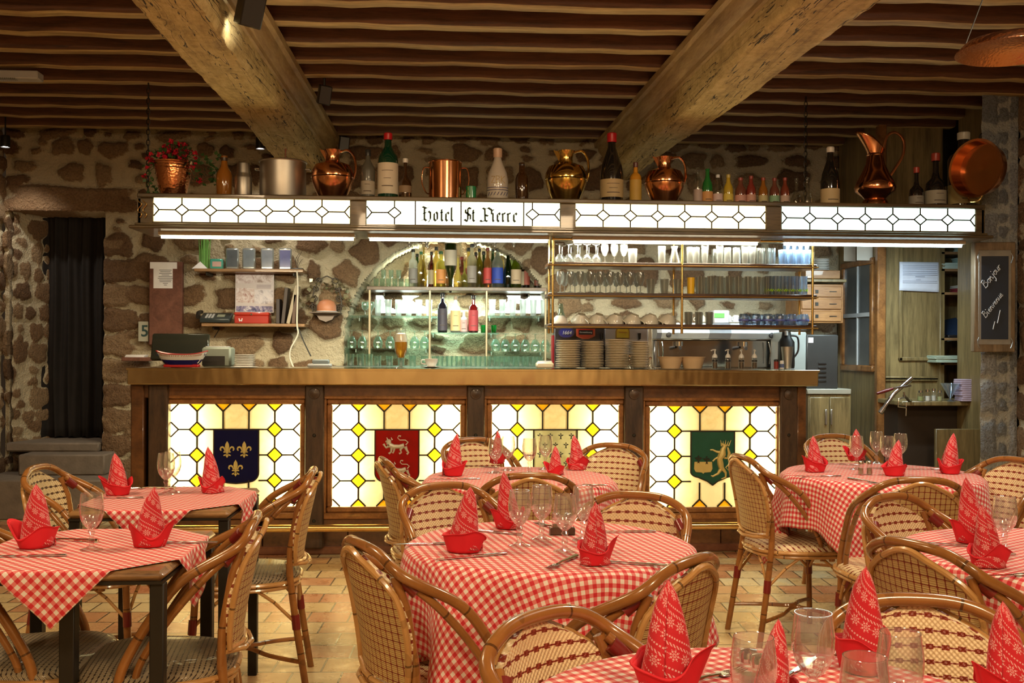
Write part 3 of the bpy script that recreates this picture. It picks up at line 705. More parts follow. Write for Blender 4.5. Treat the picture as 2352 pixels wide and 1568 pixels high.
    for q in (x0+.055, x1-.055):
        lamp('panel_tube', 'AREA', (bx+q, 6.735, (z0+z1)/2), 5.0, (1, .84, .5), .04, H_*.95, aim=(bx+q*.985, 6.5, (z0+z1)/2))
panel(393, 690, 927, 1161, 'fleur', 'glass panel with a blue shield of three golden lilies')
panel(765, 1056, 928, 1161, 'lion', 'glass panel with a red shield of two silver beasts')
panel(1130, 1418, 928, 1161, 'ermine', 'glass panel with a white shield of black ermine spots')
panel(1491, 1779, 932, 1162, 'pt', 'glass panel with a green shield and a rampant golden beast')
# ================================================================ CANOPY (lit glass fascia above the bar)
YC = 6.45
z_top = P(1176, 455, YC).z; zt = P(1176, 465, YC).z; zb = P(1176, 518, YC).z; z_bot = P(1176, 536, YC).z
kx0 = P(315, 480, YC).x; kx1 = P(2262, 490, YC).x
can = thing('canopy_light_box', 'long wooden canopy over the bar with four lit leaded glass signs', 'canopy', ((kx0+kx1)/2, YC+.2, z_bot))
ox, oy, oz = can.location
def CB_(m, x0, x1, y0, y1, z0, z1, mat=0, bev=0): return m.bb(x0-ox, x1-ox, y0-oy, y1-oy, z0-oz, z1-oz, mat, bev)
m = MB(); CB_(m, kx0, kx1, YC-.01, YC+.45, z_top-.028, z_top, 0, .006); m.build('top_board', W_CANOPY, can)
m = MB(); CB_(m, kx0, kx1, YC+.40, YC+.42, zb-.02, z_top-.028); CB_(m, kx0, kx1, YC+.02, YC+.42, zb-.035, zb-.015); CB_(m, kx0, kx0+.02, YC+.0, YC+.42, zb-.02, z_top-.02); CB_(m, kx1-.02, kx1, YC, YC+.42, zb-.02, z_top-.02); m.build('box_body', W_CANOPY, can)
lx0 = P(298, 520, YC-.02).x; lx1 = P(2278, 530, YC-.02).x
m = MB(); CB_(m, lx0, lx1, YC-.05, YC+.45, z_bot, z_bot+.02, 0, .006); CB_(m, lx0+.03, lx1-.03, YC-.03, YC+.40, z_bot+.02, z_bot+.036, 0, .005); CB_(m, lx0+.05, lx1-.05, YC-.012, YC+.40, z_bot+.036, zb-.03, 0, .005); m.build('cornice', W_CANOPY, can)
segs = [(352, 803, 0), (842, 1286, 1), (1323, 1759, 0), (1797, 2241, 2)]
edges = [315, 352, 803, 842, 1286, 1323, 1759, 1797, 2241, 2262]
for i in range(0, 10, 2):
    m = MB(); CB_(m, P(edges[i], 480, YC).x, P(edges[i+1], 480, YC).x, YC, YC+.03, zb-.02, z_top-.028, 0, .006); m.build('post', W_CANOPY, can)
m = MB(); CB_(m, kx0+.02, kx1-.02, YC+.004, YC+.025, zt, z_top-.028); CB_(m, kx0+.02, kx1-.02, YC+.004, YC+.025, zb-.03, zb); m.build('fascia_strip', W_CANOPY, can)
def _signglass(name, c, s):
    t = NT(name); uv = t.new('ShaderNodeUVMap').outputs[0]; n = t.noise(uv, .9, 2)
    t.set((.85, .85, .8), .3); em = t.mix(n, tuple(q*.93 for q in c), c); t.L(em, t.b.inputs['Emission Color']); t.b.inputs['Emission Strength'].default_value = s; return t.m
SIGN = [_signglass('lit_sign_warm', (1, .84, .40), 5.5), _signglass('lit_sign_green', (.88, 1, .66), 4.5), _signglass('lit_sign_cool', (.72, 1, .86), 4.5)]
signs = []
for (a, b, k) in segs:
    xa, xb = P(a, 480, YC).x-ox, P(b, 480, YC).x-ox; y = YC+.012-oy; za, zb2 = zb-oz, zt-oz; Hh = zb2-za; L = xb-xa; n = 7; cw = L/n
    g = MB().add([(xa, y, za), (xb, y, za), (xb, y, zb2), (xa, y, zb2)], [(0, 1, 2, 3)], 0, [(0, 0), (n, 0), (n, 1), (0, 1)]).build('lit_glass', SIGN[k], can); signs.append(g)
    m = MB(); t = .0085; ya, yb_ = y-.006, y-.001; zm = (za+zb2)/2; h = .21*Hh*1.5
    def ln(x0, z0, x1, z1): strip(m, (x0, z0), (x1, z1), t, ya, yb_)
    vs = list(range(1, n))
    if k == 1: vs = [1, 6]
    for i in vs:
        x = xa+cw*i; ln(x, zb2, x, zm+h*.75); ln(x, zm+h*.75, x-h*.9, zm); ln(x, zm+h*.75, x+h*.9, zm); ln(x, za, x, zm-h*.75); ln(x-h*.9, zm, x, zm-h*.75); ln(x+h*.9, zm, x, zm-h*.75)
    for (x, s) in ((xa, 1), (xb, -1)): ln(x, zm+h*.85, x+s*h*.7, zm); ln(x, zm-h*.85, x+s*h*.7, zm); ln(x+s*h*.7, zm, x+s*(cw-h*.9), zm)
    if k == 1:
        for px in (954, 1059, 1203): x = P(px, 480, YC).x-ox; ln(x, za, x, zb2)
    else:
        for i in range(1, n-1): ln(xa+cw*i+h*.9, zm, xa+cw*(i+1)-h*.9, zm)
    m.build('lead_came', LEAD, g)
# blackletter sign writing, each stroke laid by a slanted broad nib
BL = {'H': [[(.78, 1.02), (.5, .90), (.2, 1.02), (.02, .86)], [(.36, .92), (.36, .12), (.05, .0)], [(.36, .12), (.52, .0)], [(.20, .52), (.52, .60)], [(.42, .5), (.66, .70), (.82, .58), (.82, .15), (.66, -.12)]],
      'o': [[(.15, .55), (.15, .12), (.35, 0)], [(.15, .55), (.35, .66), (.5, .52), (.5, .12), (.35, 0)]],
      't': [[(.22, .85), (.22, .1), (.38, 0), (.45, .06)], [(.05, .62), (.42, .62)]],
      'e': [[(.15, .55), (.15, .12), (.32, 0), (.46, .1)], [(.15, .55), (.33, .66), (.46, .52), (.18, .32)]],
      'l': [[(.2, 1.0), (.2, .1), (.36, 0)]],
      'S': [[(.75, .9), (.5, 1.0), (.22, .86), (.22, .66), (.7, .42), (.7, .14), (.42, 0), (.1, .14)], [(.45, .95), (.45, .1)]],
      'P': [[(.0, .82), (.18, .98), (.36, .90), (.38, .08), (.12, .0), (.0, .1)], [(.38, .08), (.58, .02)], [(.36, .90), (.62, 1.0), (.88, .84), (.88, .56), (.62, .40), (.38, .48)]],
      'i': [[(.12, .6), (.24, .56), (.24, .12), (.36, 0)], [(.22, .86), (.34, .82)]],
      'r': [[(.1, .6), (.2, .54), (.2, .1), (.3, 0)], [(.2, .5), (.36, .66), (.46, .56)]]}
def nib(m, pts, wd, y0, y1, ang=radians(38)):
    nx, nz = cos(ang)*wd/2, sin(ang)*wd/2
    for (a, b) in zip(pts, pts[1:]):
        q = [(a[0]-nx, a[1]-nz), (a[0]+nx, a[1]+nz), (b[0]+nx, b[1]+nz), (b[0]-nx, b[1]-nz)]
        ar = sum(q[i][0]*q[(i+1) % 4][1]-q[(i+1) % 4][0]*q[i][1] for i in range(4))
        if abs(ar) < 1e-9: continue
        m.poly(q if ar > 0 else q[::-1], y0, y1)
INK = mat((.02, .035, .02), .6, name='sign_ink')
def blackletter(txt, pxs, z0, hz, name):
    m = MB(); y = YC+.012-oy
    for ch, (px, wpx) in zip(txt, pxs):
        x = P(px, 490, YC).x-ox; wx = wpx*MP(1000, YC)
        for s in BL[ch]: nib(m, [(x+u*wx, z0-oz+v*hz) for u, v in s], hz*.17, y-.004, y-.001)
    o = m.build(name, INK, signs[1]); return o
z0 = P(1080, 508, YC).z; hz = P(1080, 476, YC).z-z0
blackletter('Hotel', [(964, 30), (994, 21), (1010, 19), (1021, 21), (1033, 20)], z0, hz, 'lettering')
blackletter('St', [(1064, 24), (1083, 18)], z0, hz, 'lettering')
blackletter('Pierre', [(1103, 30), (1128, 18), (1140, 19), (1151, 20), (1163, 20), (1177, 22)], z0, hz, 'lettering')
# fluorescent tubes under the canopy
TUBE = [emis('tube_warm', (1, .86, .56), 9), emis('tube_green', (.90, 1, .84), 9), emis('tube_warm_dim', (1, .90, .62), 8), emis('tube_cool', (.72, .95, 1), 9)]
for (a, b, k) in ((365, 815, 0), (845, 1262, 1), (1315, 1745, 2), (1800, 2215, 3)):
    xa, xb = P(a, 535, 6.6).x-ox, P(b, 535, 6.6).x-ox
    m = MB(); m.bb(xa, xb, .0+6.58-oy, 6.66-oy, -.02, .0); f = m.build('lamp_batten', WHITEPAINT, can)
    MB().tube([(xa+.01, 6.62-oy, -.028), (xb-.01, 6.62-oy, -.028)], .011, 8).build('fluorescent_tube', TUBE[k], f)
for (a, b, c_, e) in ((380, 800, (1, .83, .55), 16), (860, 1250, (.96, 1, .80), 30), (1310, 1750, (1, .93, .75), 26), (1800, 2200, (.75, .95, 1), 20)):
    xa, xb = P(a, 535, 6.6).x, P(b, 535, 6.6).x
    lamp('canopy_tube_light', 'AREA', ((xa+xb)/2, 6.66, z_bot-.05), e*.6, c_, xb-xa, .05, aim=((xa+xb)/2, 7.3, .9))
    lamp('canopy_rear_fill', 'AREA', ((xa+xb)/2, 6.95, z_bot-.03), e*.5, c_, xb-xa, .05, aim=((xa+xb)/2, 8.2, .8), spread=110)  # added fill with no tube of its own, brightens machine and glasses behind rack
# metal scrolls at the canopy's left end
m = MB()
for k in range(2):
    pts = [(kx0+.02+.03*k-ox, YC-.015-oy, zb+.02+.11*t/12+.0-oz+.004*sin(t)) for t in range(13)]
    m.tube([(p[0]+.012*sin(i*.9), p[1], p[2]) for i, p in enumerate(pts)], .003, 6)
m.build('scroll', BRASS, can)
# ================================================================ GLASS RACK hanging under the canopy
YR = 6.62; RD = .26
rxa, rxb, rxm = P(1270, 650, YR).x, P(1867, 650, YR).x, P(1567, 650, YR).x
ZS = [P(1570, y, YR).z for y in (604, 674, 745)]
rack = thing('hanging_glass_rack', 'brass and dark wood rack of three shelves hanging under the canopy', 'rack', ((rxa+rxb)/2, YR+RD/2, ZS[2]-.03))
qx, qy, qz = rack.location
for x in (rxa, rxm, rxb):
    for y in (YR+.005, YR+RD-.005):
        MB().tube([(x-qx, y-qy, -.03), (x-qx, y-qy, z_bot-qz)], .0085, 10).build('upright', BRASS2, rack)
for z in ZS:
    m = MB(); m.bb(rxa-.03-qx, rxb+.03-qx, YR-qy, YR+RD-qy, z-.028-qz, z-qz, 0, .004); s_ = m.build('shelf', wood('rack_shelf', (.03, .012, .006), (.10, .045, .02), .35), rack)
    MB().tube([(rxa-.035-qx, YR-.008-qy, z-.020-qz), (rxb+.035-qx, YR-.008-qy, z-.020-qz)], .004, 8).build('guard_rail', BRASS, s_)
m = MB(); m.tube([(rxa-qx, YR-qy, z_bot-.012-qz), (rxb-qx, YR-qy, z_bot-.012-qz)], .008, 8); m.build('top_rail', BRASS2, rack)
# ================================================================ DINING FURNITURE
ZT = .75
def _rattan(name, a, b):
    t = NT(name); uv = t.new('ShaderNodeUVMap').outputs[0]; s = t.sep(uv); n = t.noise(t.coord('Object'), 26, 3); 
    node = t.math('LESS_THAN', t.math('ABSOLUTE', t.math('SUBTRACT', t.math('FRACT', t.math('DIVIDE', s[1], .23)), .5)), .012)
    n2 = t.noise(t.coord('Object', (1, 1, 1)), 6, 3)
    c = t.mix(t.math('MULTIPLY', n, .9), a, b); c = t.mix(t.math('MULTIPLY', t.math('GREATER_THAN', n2, .60), .35), c, tuple(x*.4 for x in b)); c = t.mix(t.math('MULTIPLY', node, .8), c, (.05, .02, .006))
    t.set(c, .24); t.b.inputs['Coat Weight'].default_value = .5; return t.m
RAT = _rattan('varnished_rattan', (.36, .155, .04), (.19, .07, .018)); RATL = _rattan('split_rattan', (.58, .33, .12), (.36, .18, .055))
BIND = mat((.17, .012, .010), .35, name='red_binding', coat=.4)
def _weave(name, cream, dash, ground, sc=1.0):
    t = NT(name); uv = t.new('ShaderNodeUVMap').outputs[0]; s = t.sep(uv); u = t.math('MULTIPLY', s[0], sc); v = t.math('MULTIPLY', s[1], sc)
    pv, pu = .0265, .029
    row = t.math('DIVIDE', v, pv); fv = t.math('ABSOLUTE', t.math('SUBTRACT', t.math('FRACT', row), .5))
    col = t.math('FRACT', t.math('DIVIDE', u, pu)); blk = t.math('MULTIPLY', t.math('LESS_THAN', col, .5), t.math('LESS_THAN', fv, .17)); thin = t.math('LESS_THAN', fv, .055)
    d = t.math('MAXIMUM', blk, thin)
    fu = t.math('FRACT', t.math('DIVIDE', u, .0052)); gv = t.math('FRACT', t.math('DIVIDE', v, .0052))
    su = t.math('SINE', t.math('MULTIPLY', u, 2*pi/.0105)); sv = t.math('SINE', t.math('MULTIPLY', v, 2*pi/.0105)); h = t.math('MULTIPLY', su, sv)
    gap = t.math('MULTIPLY', t.math('LESS_THAN', fu, .16), t.math('LESS_THAN', gv, .22))
    n = t.noise(t.coord('Object'), 40, 3)
    c = t.mix(n, cream, tuple(x*.8 for x in cream)); c = t.mix(d, c, t.mix(n, dash, tuple(x*.5 for x in dash))); c = t.mix(t.math('MULTIPLY', gap, .7), c, ground)
    t.set(c, .4); t.b.inputs['Coat Weight'].default_value = .15; t.bump(h, .45, .004); return t.m
def _weaveback(name, base, line):
    t = NT(name); uv = t.new('ShaderNodeUVMap').outputs[0]; s = t.sep(uv); P_ = .0215
    a = t.math('ABSOLUTE', t.math('SUBTRACT', t.math('FRACT', t.math('DIVIDE', s[0], P_)), .5)); b = t.math('ABSOLUTE', t.math('SUBTRACT', t.math('FRACT', t.math('DIVIDE', s[1], P_)), .5))
    l1 = t.math('LESS_THAN', a, .07); l2 = t.math('LESS_THAN', b, .055); kn = t.math('LESS_THAN', t.math('ADD', a, b), .22)
    d = t.math('MAXIMUM', t.math('MAXIMUM', l1, l2), kn); n = t.noise(t.coord('Object'), 30, 3)
    c = t.mix(n, base, tuple(x*.7 for x in base)); c = t.mix(d, c, line); t.set(c, .42); t.bump(t.math('SINE', t.math('MULTIPLY', s[1], 2*pi/.0054)), .3, .003); return t.m
WV_RED = _weave('cream_red_weave', (.88, .70, .42), (.30, .035, .015), (.42, .25, .11)); WV_BRN = _weave('cream_brown_weave', (.82, .66, .38), (.10, .045, .018), (.35, .22, .10))
WV_SEAT = _weave('dark_seat_weave', (.36, .29, .18), (.035, .018, .010), (.05, .03, .015), 1.9)
WB = _weaveback('weave_back', (.62, .44, .19), (.20, .028, .014))
def tubeobj(name, pts, r, m_, par, n=10, closed=False, flat=1.0):
    return MB().tube(pts, r, n, closed=closed, flat=flat).build(name, m_, par)
def bez(pts, n=8):                        # Catmull-Rom through the points
    P_ = [Vector(p) for p in pts]; out = []
    for i in range(len(P_)-1):
        a = P_[max(i-1, 0)]; b = P_[i]; c = P_[i+1]; d = P_[min(i+2, len(P_)-1)]
        for k in range(n):
            t = k/n; out.append(.5*((2*b)+(c-a)*t+(2*a-5*b+4*c-d)*t*t+(3*b-a-3*c+d)*t**3))
    return out+[P_[-1]]
def make_chair(wv_back, wv_seat):
    t = thing('bistro_chair', 'rattan bistro chair', 'chair')
    zs = .445
    def rim(a): c, s = cos(a), sin(a); e = (abs(c)**3+abs(s)**3)**(-1/3); y = .205*s*e; x = (.205+.03*y/.2)*c*e; return x, y
    # seat: woven cushion-like pad wrapped over a rattan ring
    vs = []; uv = []; nr = [(.0, .014), (.35, .0135), (.7, .011), (.9, .006), (1.0, -.004), (1.02, -.018), (.97, -.03), (.0, -.03)]; n = 40
    m = MB()
    for (k, z) in nr:
        for i in range(n): x, y = rim(2*pi*i/n); vs.append((x*k, y*k, zs+z)); uv.append((x*k, y*k+(z if k > .95 else 0)))
    fs = [(j*n+i, j*n+(i+1) % n, (j+1)*n+(i+1) % n, (j+1)*n+i) for j in range(len(nr)-1) for i in range(n)]
    m.add(vs, [f[::-1] for f in fs], 0, uv).build('seat', wv_seat, t, sharp=80)
    ring = [(rim(2*pi*i/48)[0]*1.03, rim(2*pi*i/48)[1]*1.03, zs-.024) for i in range(48)]
    ring2 = [(p[0]*.98, p[1]*.98, zs-.042) for p in ring]
    MB().tube(ring, .009, 8, closed=True).tube(ring2, .008, 8, closed=True).build('seat_frame', RATL, t)
    # legs; the rear pair carries on up to hold the woven back
    for sx in (-1, 1):
        l = tubeobj('leg', [(sx*.17, .165, zs-.02), (sx*.18, .175, .25), (sx*.195, .19, 0)], [.0135, .014, .0135], RAT, t)
        MB().tube([(sx*.179, .174, .30), (sx*.182, .177, .245)], .0165, 10).build('binding', BIND, l)
        l = tubeobj('leg', [(sx*.145, -.175, zs+.05), (sx*.150, -.180, zs-.02), (sx*.16, -.205, .25), (sx*.17, -.245, 0)], [.0135, .0135, .014, .0135], RAT, t)
        MB().tube([(sx*.157, -.199, .30), (sx*.160, -.205, .245)], .0165, 10).build('binding', BIND, l)
        for (a, b) in (((sx*.178, .172, .27), (sx*.05, .19, zs-.03)), ((sx*.178, .172, .27), (sx*.19, .02, zs-.03)), ((sx*.158, -.20, .27), (sx*.19, -.04, zs-.03)), ((sx*.158, -.20, .27), (sx*.04, -.195, zs-.03))):
            mid = [(a[i]+b[i])/2+(0, 0, .012)[i] for i in range(3)]; tubeobj('brace', [a, mid, b], .0065, RATL, t, 8)
        # the X of bent canes between the legs
    for sx in (-1, 1):
        tubeobj('stretcher', bez([(sx*.192, .19, .12), (sx*.10, .085, .135), (sx*.018, .0, .14), (sx*.10, -.10, .13), (sx*.168, -.225, .12)], 6), .009, RAT, t, 8)
    # woven back
    TOP = .812; BOT = .50
    def edge(v): return .142+.022*sin(pi*min(v*1.05, 1))-(0 if v < .66 else .105*((v-.66)/.34)**2.3)
    def bp(u, v, off=0):
        w_ = edge(v); x = (u*2-1)*w_; zz = BOT+(TOP-BOT)*v
        if v > .72: zz = zz + .014*(1-(u*2-1)**2)*(v-.72)/.28
        y = -.178-.062*v**1.3-.038*(1-(x/.165)**2)+off
        return (x, y, zz)
    uvf = lambda u, v: ((u*2-1)*edge(v), v*(TOP-BOT)*1.04)
    m = MB(); m.grid(lambda u, v: bp(u, v, .011), 20, 22, 0, uvf, flip=True); m.grid(lambda u, v: bp(u, v, -.008), 20, 22, 1, uvf)
    # striped wrapping along both sides
    for u in (0, 1):
        m.grid(lambda a, v: tuple(Vector(bp(u, v, .011-.019*a))+Vector(((u*2-1)*.006*sin(pi*a), 0, 0))), 4, 22, 0, lambda a, v: (a*.01, v*.31), flip=(u == 0))
    m.build('backrest', [wv_back, WB], t, sharp=60)
    fr = []
    for k in range(13): fr.append(bp(0, k/12*.98, -.004))
    for k in range(1, 8): fr.append(bp(k/8, .985, -.004))
    for k in range(13): fr.append(bp(1, (1-k/12)*.98, -.004))
    fr = [(p[0]*1.045, p[1]-.006, p[2]) for p in fr]
    fr += [(.06, -.222, BOT-.012), (0, -.226, BOT-.014), (-.06, -.222, BOT-.012)]
    MB().tube(fr, .0085, 8, closed=True).build('backrest_frame', RATL, t)
    for sx in (-1, 1): tubeobj('back_post', [(sx*.150, -.175, zs), (sx*.153, -.178, .55), (sx*.158, -.205, .70), (sx*.145, -.23, .775)], .012, RAT, t)
    # curled cane under the woven back
    MB().tube([(-.15, -.185, BOT-.01), (-.08, -.232, BOT-.02), (0, -.247, BOT-.022), (.08, -.232, BOT-.02), (.15, -.185, BOT-.01)], .0075, 8).build('lower_rail', RATL, t)
    # the big double hoop
    def hoop(k, w_, top, y0, yt):
        h = [(w_*1.0, y0, zs-.06), (w_*1.0, y0-.015, zs+.03), (w_*1.0, y0-.085, .60), (w_*.985, y0-.165, .70), (w_*.86, yt+.045, top-.055), (w_*.50, yt+.010, top-.010), (0, yt, top)]
        h2 = [(-x, y, z) for x, y, z in h[-2::-1]]; return bez(h+h2, 6)
    tubeobj('outer_hoop', hoop(0, .203, .832, .085, -.262), .0135, RAT, t, 12)
    for sx in (-1, 1): tubeobj('arm_cane', bez([(sx*.190, .045, zs-.06), (sx*.192, .03, zs+.03), (sx*.193, -.04, .59), (sx*.190, -.125, .69), (sx*.170, -.185, .745), (sx*.150, -.215, .775)], 6), .0105, RAT, t, 10)
    for sx in (-1, 1):
        MB().tube([(sx*.172, -.182, .735), (sx*.150, -.205, .762)], .0165, 10).build('binding', BIND, t)
        tubeobj('wrap', [(sx*.213, .08, zs-.03), (sx*.160, -.16, zs-.03)], .0065, RATL, t, 8)
    return t
PROTO_CH = {}
def chair(px, pytop, face_px=None, ang=None, kind='red', label='', group=None, yoff=None):
    """place by the pixel of its hoop's crown; faces angle ang (degrees, 0 = +x)"""
    c = PZ(px, pytop, .845); f = Vector((cos(radians(ang)), sin(radians(ang)), 0)); loc = Vector((c.x, c.y, 0))+f*.262
    key = kind
    if key not in PROTO_CH:
        o = make_chair(WV_BRN if kind == 'brn' else WV_RED, WV_SEAT if kind in ('brn', 'dark') else (WV_RED if kind == 'red' else WV_BRN)); PROTO_CH[key] = o
        o.location = loc; o.rotation_euler.z = radians(ang)-pi/2; tag(o, label, 'chair', group)
    else: o = dup(PROTO_CH[key], loc, radians(ang)-pi/2, label, group)
    return o
G = 'rattan bistro chairs around the tables'
def make_all_chairs():
    chair(84, 1066, ang=-4, kind='brn', label='rattan chair on the far left before the stone steps, facing the small back table', group=G)
    chair(722, 1072, ang=185, kind='dark', label='rattan chair in profile right of the small back table, near the blue shield', group=G)
    chair(592, 1176, ang=187, kind='dark', label='rattan chair with dark seat at the right of the left foreground table', group=G)
    chair(-140, 1176, ang=0, kind='dark', label='rattan chair cut by the left picture edge, its dark seat and legs in view', group=G)
    chair(1082, 1003, ang=-70, kind='red', label='rattan chair between the red shield panel and the middle round table, facing us', group=G)
    chair(1412, 1016, ang=-118, kind='red', label='rattan chair facing us right of the white shield, behind the middle table', group=G)
    chair(880, 1049, ang=14, kind='red', label='rattan chair in profile before the red shield, left of the middle table', group=G)
    chair(1219, 1084, ang=91, kind='red', label='rattan chair with its back to us between the two central round tables', group=G)
    chair(1012, 1106, ang=-62, kind='red', label='rattan chair facing us at the back left of the large central round table', group=G)
    chair(1466, 1127, ang=-116, kind='red', label='rattan chair facing us at the back right of the large central round table', group=G)
    chair(826, 1236, ang=26, kind='red', label='rattan chair with its back to us at the left front of the large central table', group=G)
    chair(1592, 1274, ang=138, kind='red', label='rattan chair with its back to us at the right front of the large central table', group=G)
    chair(1232, 1398, ang=-46, kind='red', label='large foreground rattan chair in the bottom centre, woven back facing us', group=G)
    chair(2105, 1361, ang=-102, kind='red', label='large foreground rattan chair at the bottom right behind the nearest table', group=G)
    chair(1700, 1042, ang=8, kind='red', label='rattan chair in profile by the green shield, left of the right round table', group=G)
    chair(1908, 995, ang=-82, kind='red', label='farthest rattan chair on the right, behind the right round table', group=G)
    chair(2335, 1048, ang=-160, kind='red', label='rattan chair beside the grey granite pillar at the right picture edge', group=G)
    chair(2114, 1094, ang=84, kind='red', label='rattan chair with its back to us in front of the right round table', group=G)
    chair(2040, 1131, ang=-60, kind='red', label='rattan chair facing us, left of the table cut by the right picture edge', group=G)
    chair(2095, 1238, ang=24, kind='red', label='rattan chair with its back to us, left front of the right edge table', group=G)
make_all_chairs()
# ---- gingham cloth
def _ging(name, per, red=(.60, .014, .030), white=(.84, .78, .72)):
    t = NT(name); uv = t.new('ShaderNodeUVMap').outputs[0]; s = t.sep(uv)
    a = t.math('LESS_THAN', t.math('FRACT', t.math('DIVIDE', s[0], per)), .5); b = t.math('LESS_THAN', t.math('FRACT', t.math('DIVIDE', s[1], per)), .5)
    k = t.math('MULTIPLY', t.math('ADD', a, b), .5); n = t.noise(uv, 30, 3)
    c = t.ramp(k, [(0, white), (.5, (.74, .20, .19)), (1, red)]); c = t.mix(t.math('MULTIPLY', n, .12), c, (.3, .02, .02))
    t.set(c, .75); t.b.inputs['Sheen Weight'].default_value = .15
    w1 = t.math('SINE', t.math('MULTIPLY', s[0], 2*pi/.0022)); t.bump(t.math('ADD', t.math('MULTIPLY', t.noise(uv, 7, 3), 1.2), t.math('MULTIPLY', w1, .02)), .35, .01); return t.m
GING = _ging('gingham_cloth', .0225)
def round_cloth(name, c, R, side, rot, seed, label, grp):
    rnd = random.Random(seed); nph = 168; ph0 = rnd.uniform(0, 6)
    kf = 11; m = MB(); rad = [0, .25, .5, .75, .9, .985]; nd = 16
    vs = []; uv = []; rows = len(rad)+nd
    for j in range(rows):
        for i in range(nph):
            p = 2*pi*i/nph; q = p-rot; sq = side/2/max(abs(cos(q)), abs(sin(q)))
            if j < len(rad): rr = R*rad[j]; rho = rr; z = ZT+.004; off = 0
            else:
                L = sq-R; s = (j-len(rad)+1)/nd*L; rho = R+s
                tt = s/.25; wv = sin(kf*p+ph0+.9*sin(2*p+ph0)); amp = .034*min(1.25, tt)**1.25*(1+.35*sin(3*p+ph0*2))
                corner = max(0, L-.22)
                bend = min(s, .02)/.02
                flare = .012+.05*min(s, .3)+.10*corner*(s/max(L, .01))
                rr = R+.012*bend+flare*min(1, s/.05)*.6+amp*(wv+.15); z = ZT+.004-max(0, s-.007)*(.985-.03*abs(wv))
            vs.append((rr*cos(p), rr*sin(p), z)); uv.append((rho*cos(q), rho*sin(q)))
    fs = [(j*nph+i, j*nph+(i+1) % nph, (j+1)*nph+(i+1) % nph, (j+1)*nph+i) for j in range(rows-1) for i in range(nph)]
    o = m.add(vs, [f for f in fs], 0, uv).build('tablecloth', GING, loc=(c.x, c.y, 0), sharp=180); 
    sm = o.modifiers.new('thick', 'SOLIDIFY'); sm.thickness = .0012; sm.offset = 1
    return tag(o, label, 'tablecloth', grp)
def round_table(c, R, label, grp):
    def mk():
        t = thing('round_table', '', 'table'); 
        MB().lathe([(0, ZT), (R-.01, ZT), (R, ZT-.008), (R, ZT-.022), (R-.01, ZT-.03), (0, ZT-.03)], 48).build('tabletop', W_TABLE, t)
        MB().lathe([(.02, ZT-.03), (.05, ZT-.05), (.032, ZT-.09), (.03, .12), (.05, .06), (0, .05)], 16).build('column', DARKMETAL, t)
        for k in range(4):
            a = pi/4+k*pi/2; MB().tube([(0, 0, .085), (.15*cos(a), .15*sin(a), .06), (.27*cos(a), .27*sin(a), .018)], [.02, .018, .014], 8).build('foot', DARKMETAL, t)
        return t
    return put('rt%.3f' % R, mk, (c.x, c.y, 0), 0, label, 'table', grp)
def ctr(px, py): v = PZ(px, py, ZT); return Vector((v.x, v.y, 0))
GT = 'round tables under gingham cloths'; GC = 'red and white gingham tablecloths'
cTC = ctr(1262, 1250); cTB = ctr(1192, 1098); cTR = ctr(2024, 1088); cTRR = ctr(2425, 1272)
d_ = Vector((.415, 1.56, 0)); cTF = ctr(1790, 1670)
RT_ = [(cTC, .405, 1.34, radians(12), 'large central', 3), (cTB, .405, 1.30, radians(40), 'middle', 5), (cTR, .43, 1.34, radians(20), 'right', 9), (cTRR, .405, 1.32, radians(33), 'right edge', 13), (cTF, .405, 1.32, radians(25), 'nearest', 17)]
wh = {'large central': 'the large central round table in the foreground', 'middle': 'the round table in front of the bar, behind the central one', 'right': 'the round table on the right before the oak panelling', 'right edge': 'the round table cut by the right picture edge', 'nearest': 'the nearest round table at the bottom right corner'}
for (c, R_, sd, ro, nm, se) in RT_:
    round_table(c, R_, 'round pedestal table, '+wh[nm][4:], GT)
    round_cloth('tablecloth', c, R_+.002, sd, ro, se, 'gingham tablecloth draped over '+wh[nm], GC)
# ---- the two square tables at the left, cloths laid cornerwise
def square_table(c, hx, hy, rot, label):
    def mk():
        t = thing('square_table', '', 'table'); m = MB()
        m.bb(-hx, hx, -hy, hy, ZT-.028, ZT, 0, .012); m.build('tabletop', W_TABLE, t)
        m = MB(); m.bb(-hx+.003, hx-.003, -hy+.003, hy-.003, ZT-.034, ZT-.026); m.build('edge_trim', DARKMETAL, t)
        for (a, b) in ((-1, -1), (1, -1), (1, 1), (-1, 1)): MB().bb(a*(hx-.02)-.018, a*(hx-.02)+.018, b*(hy-.03)-.018, b*(hy-.03)+.018, 0, ZT-.034, 0, .003).build('leg', DARKMETAL, t)
        MB().bb(-.02, .02, -hy+.10, -hy+.14, 0, ZT-.034, 0, .003).build('leg', DARKMETAL, t)
        MB().bb(-hx+.04, hx-.04, -hy+.105, -hy+.135, .20, .235, 0, .003).build('crossbar', DARKMETAL, t)
        return t
    return put('sqt', mk, c, rot, label, 'table', 'square tables at the left')
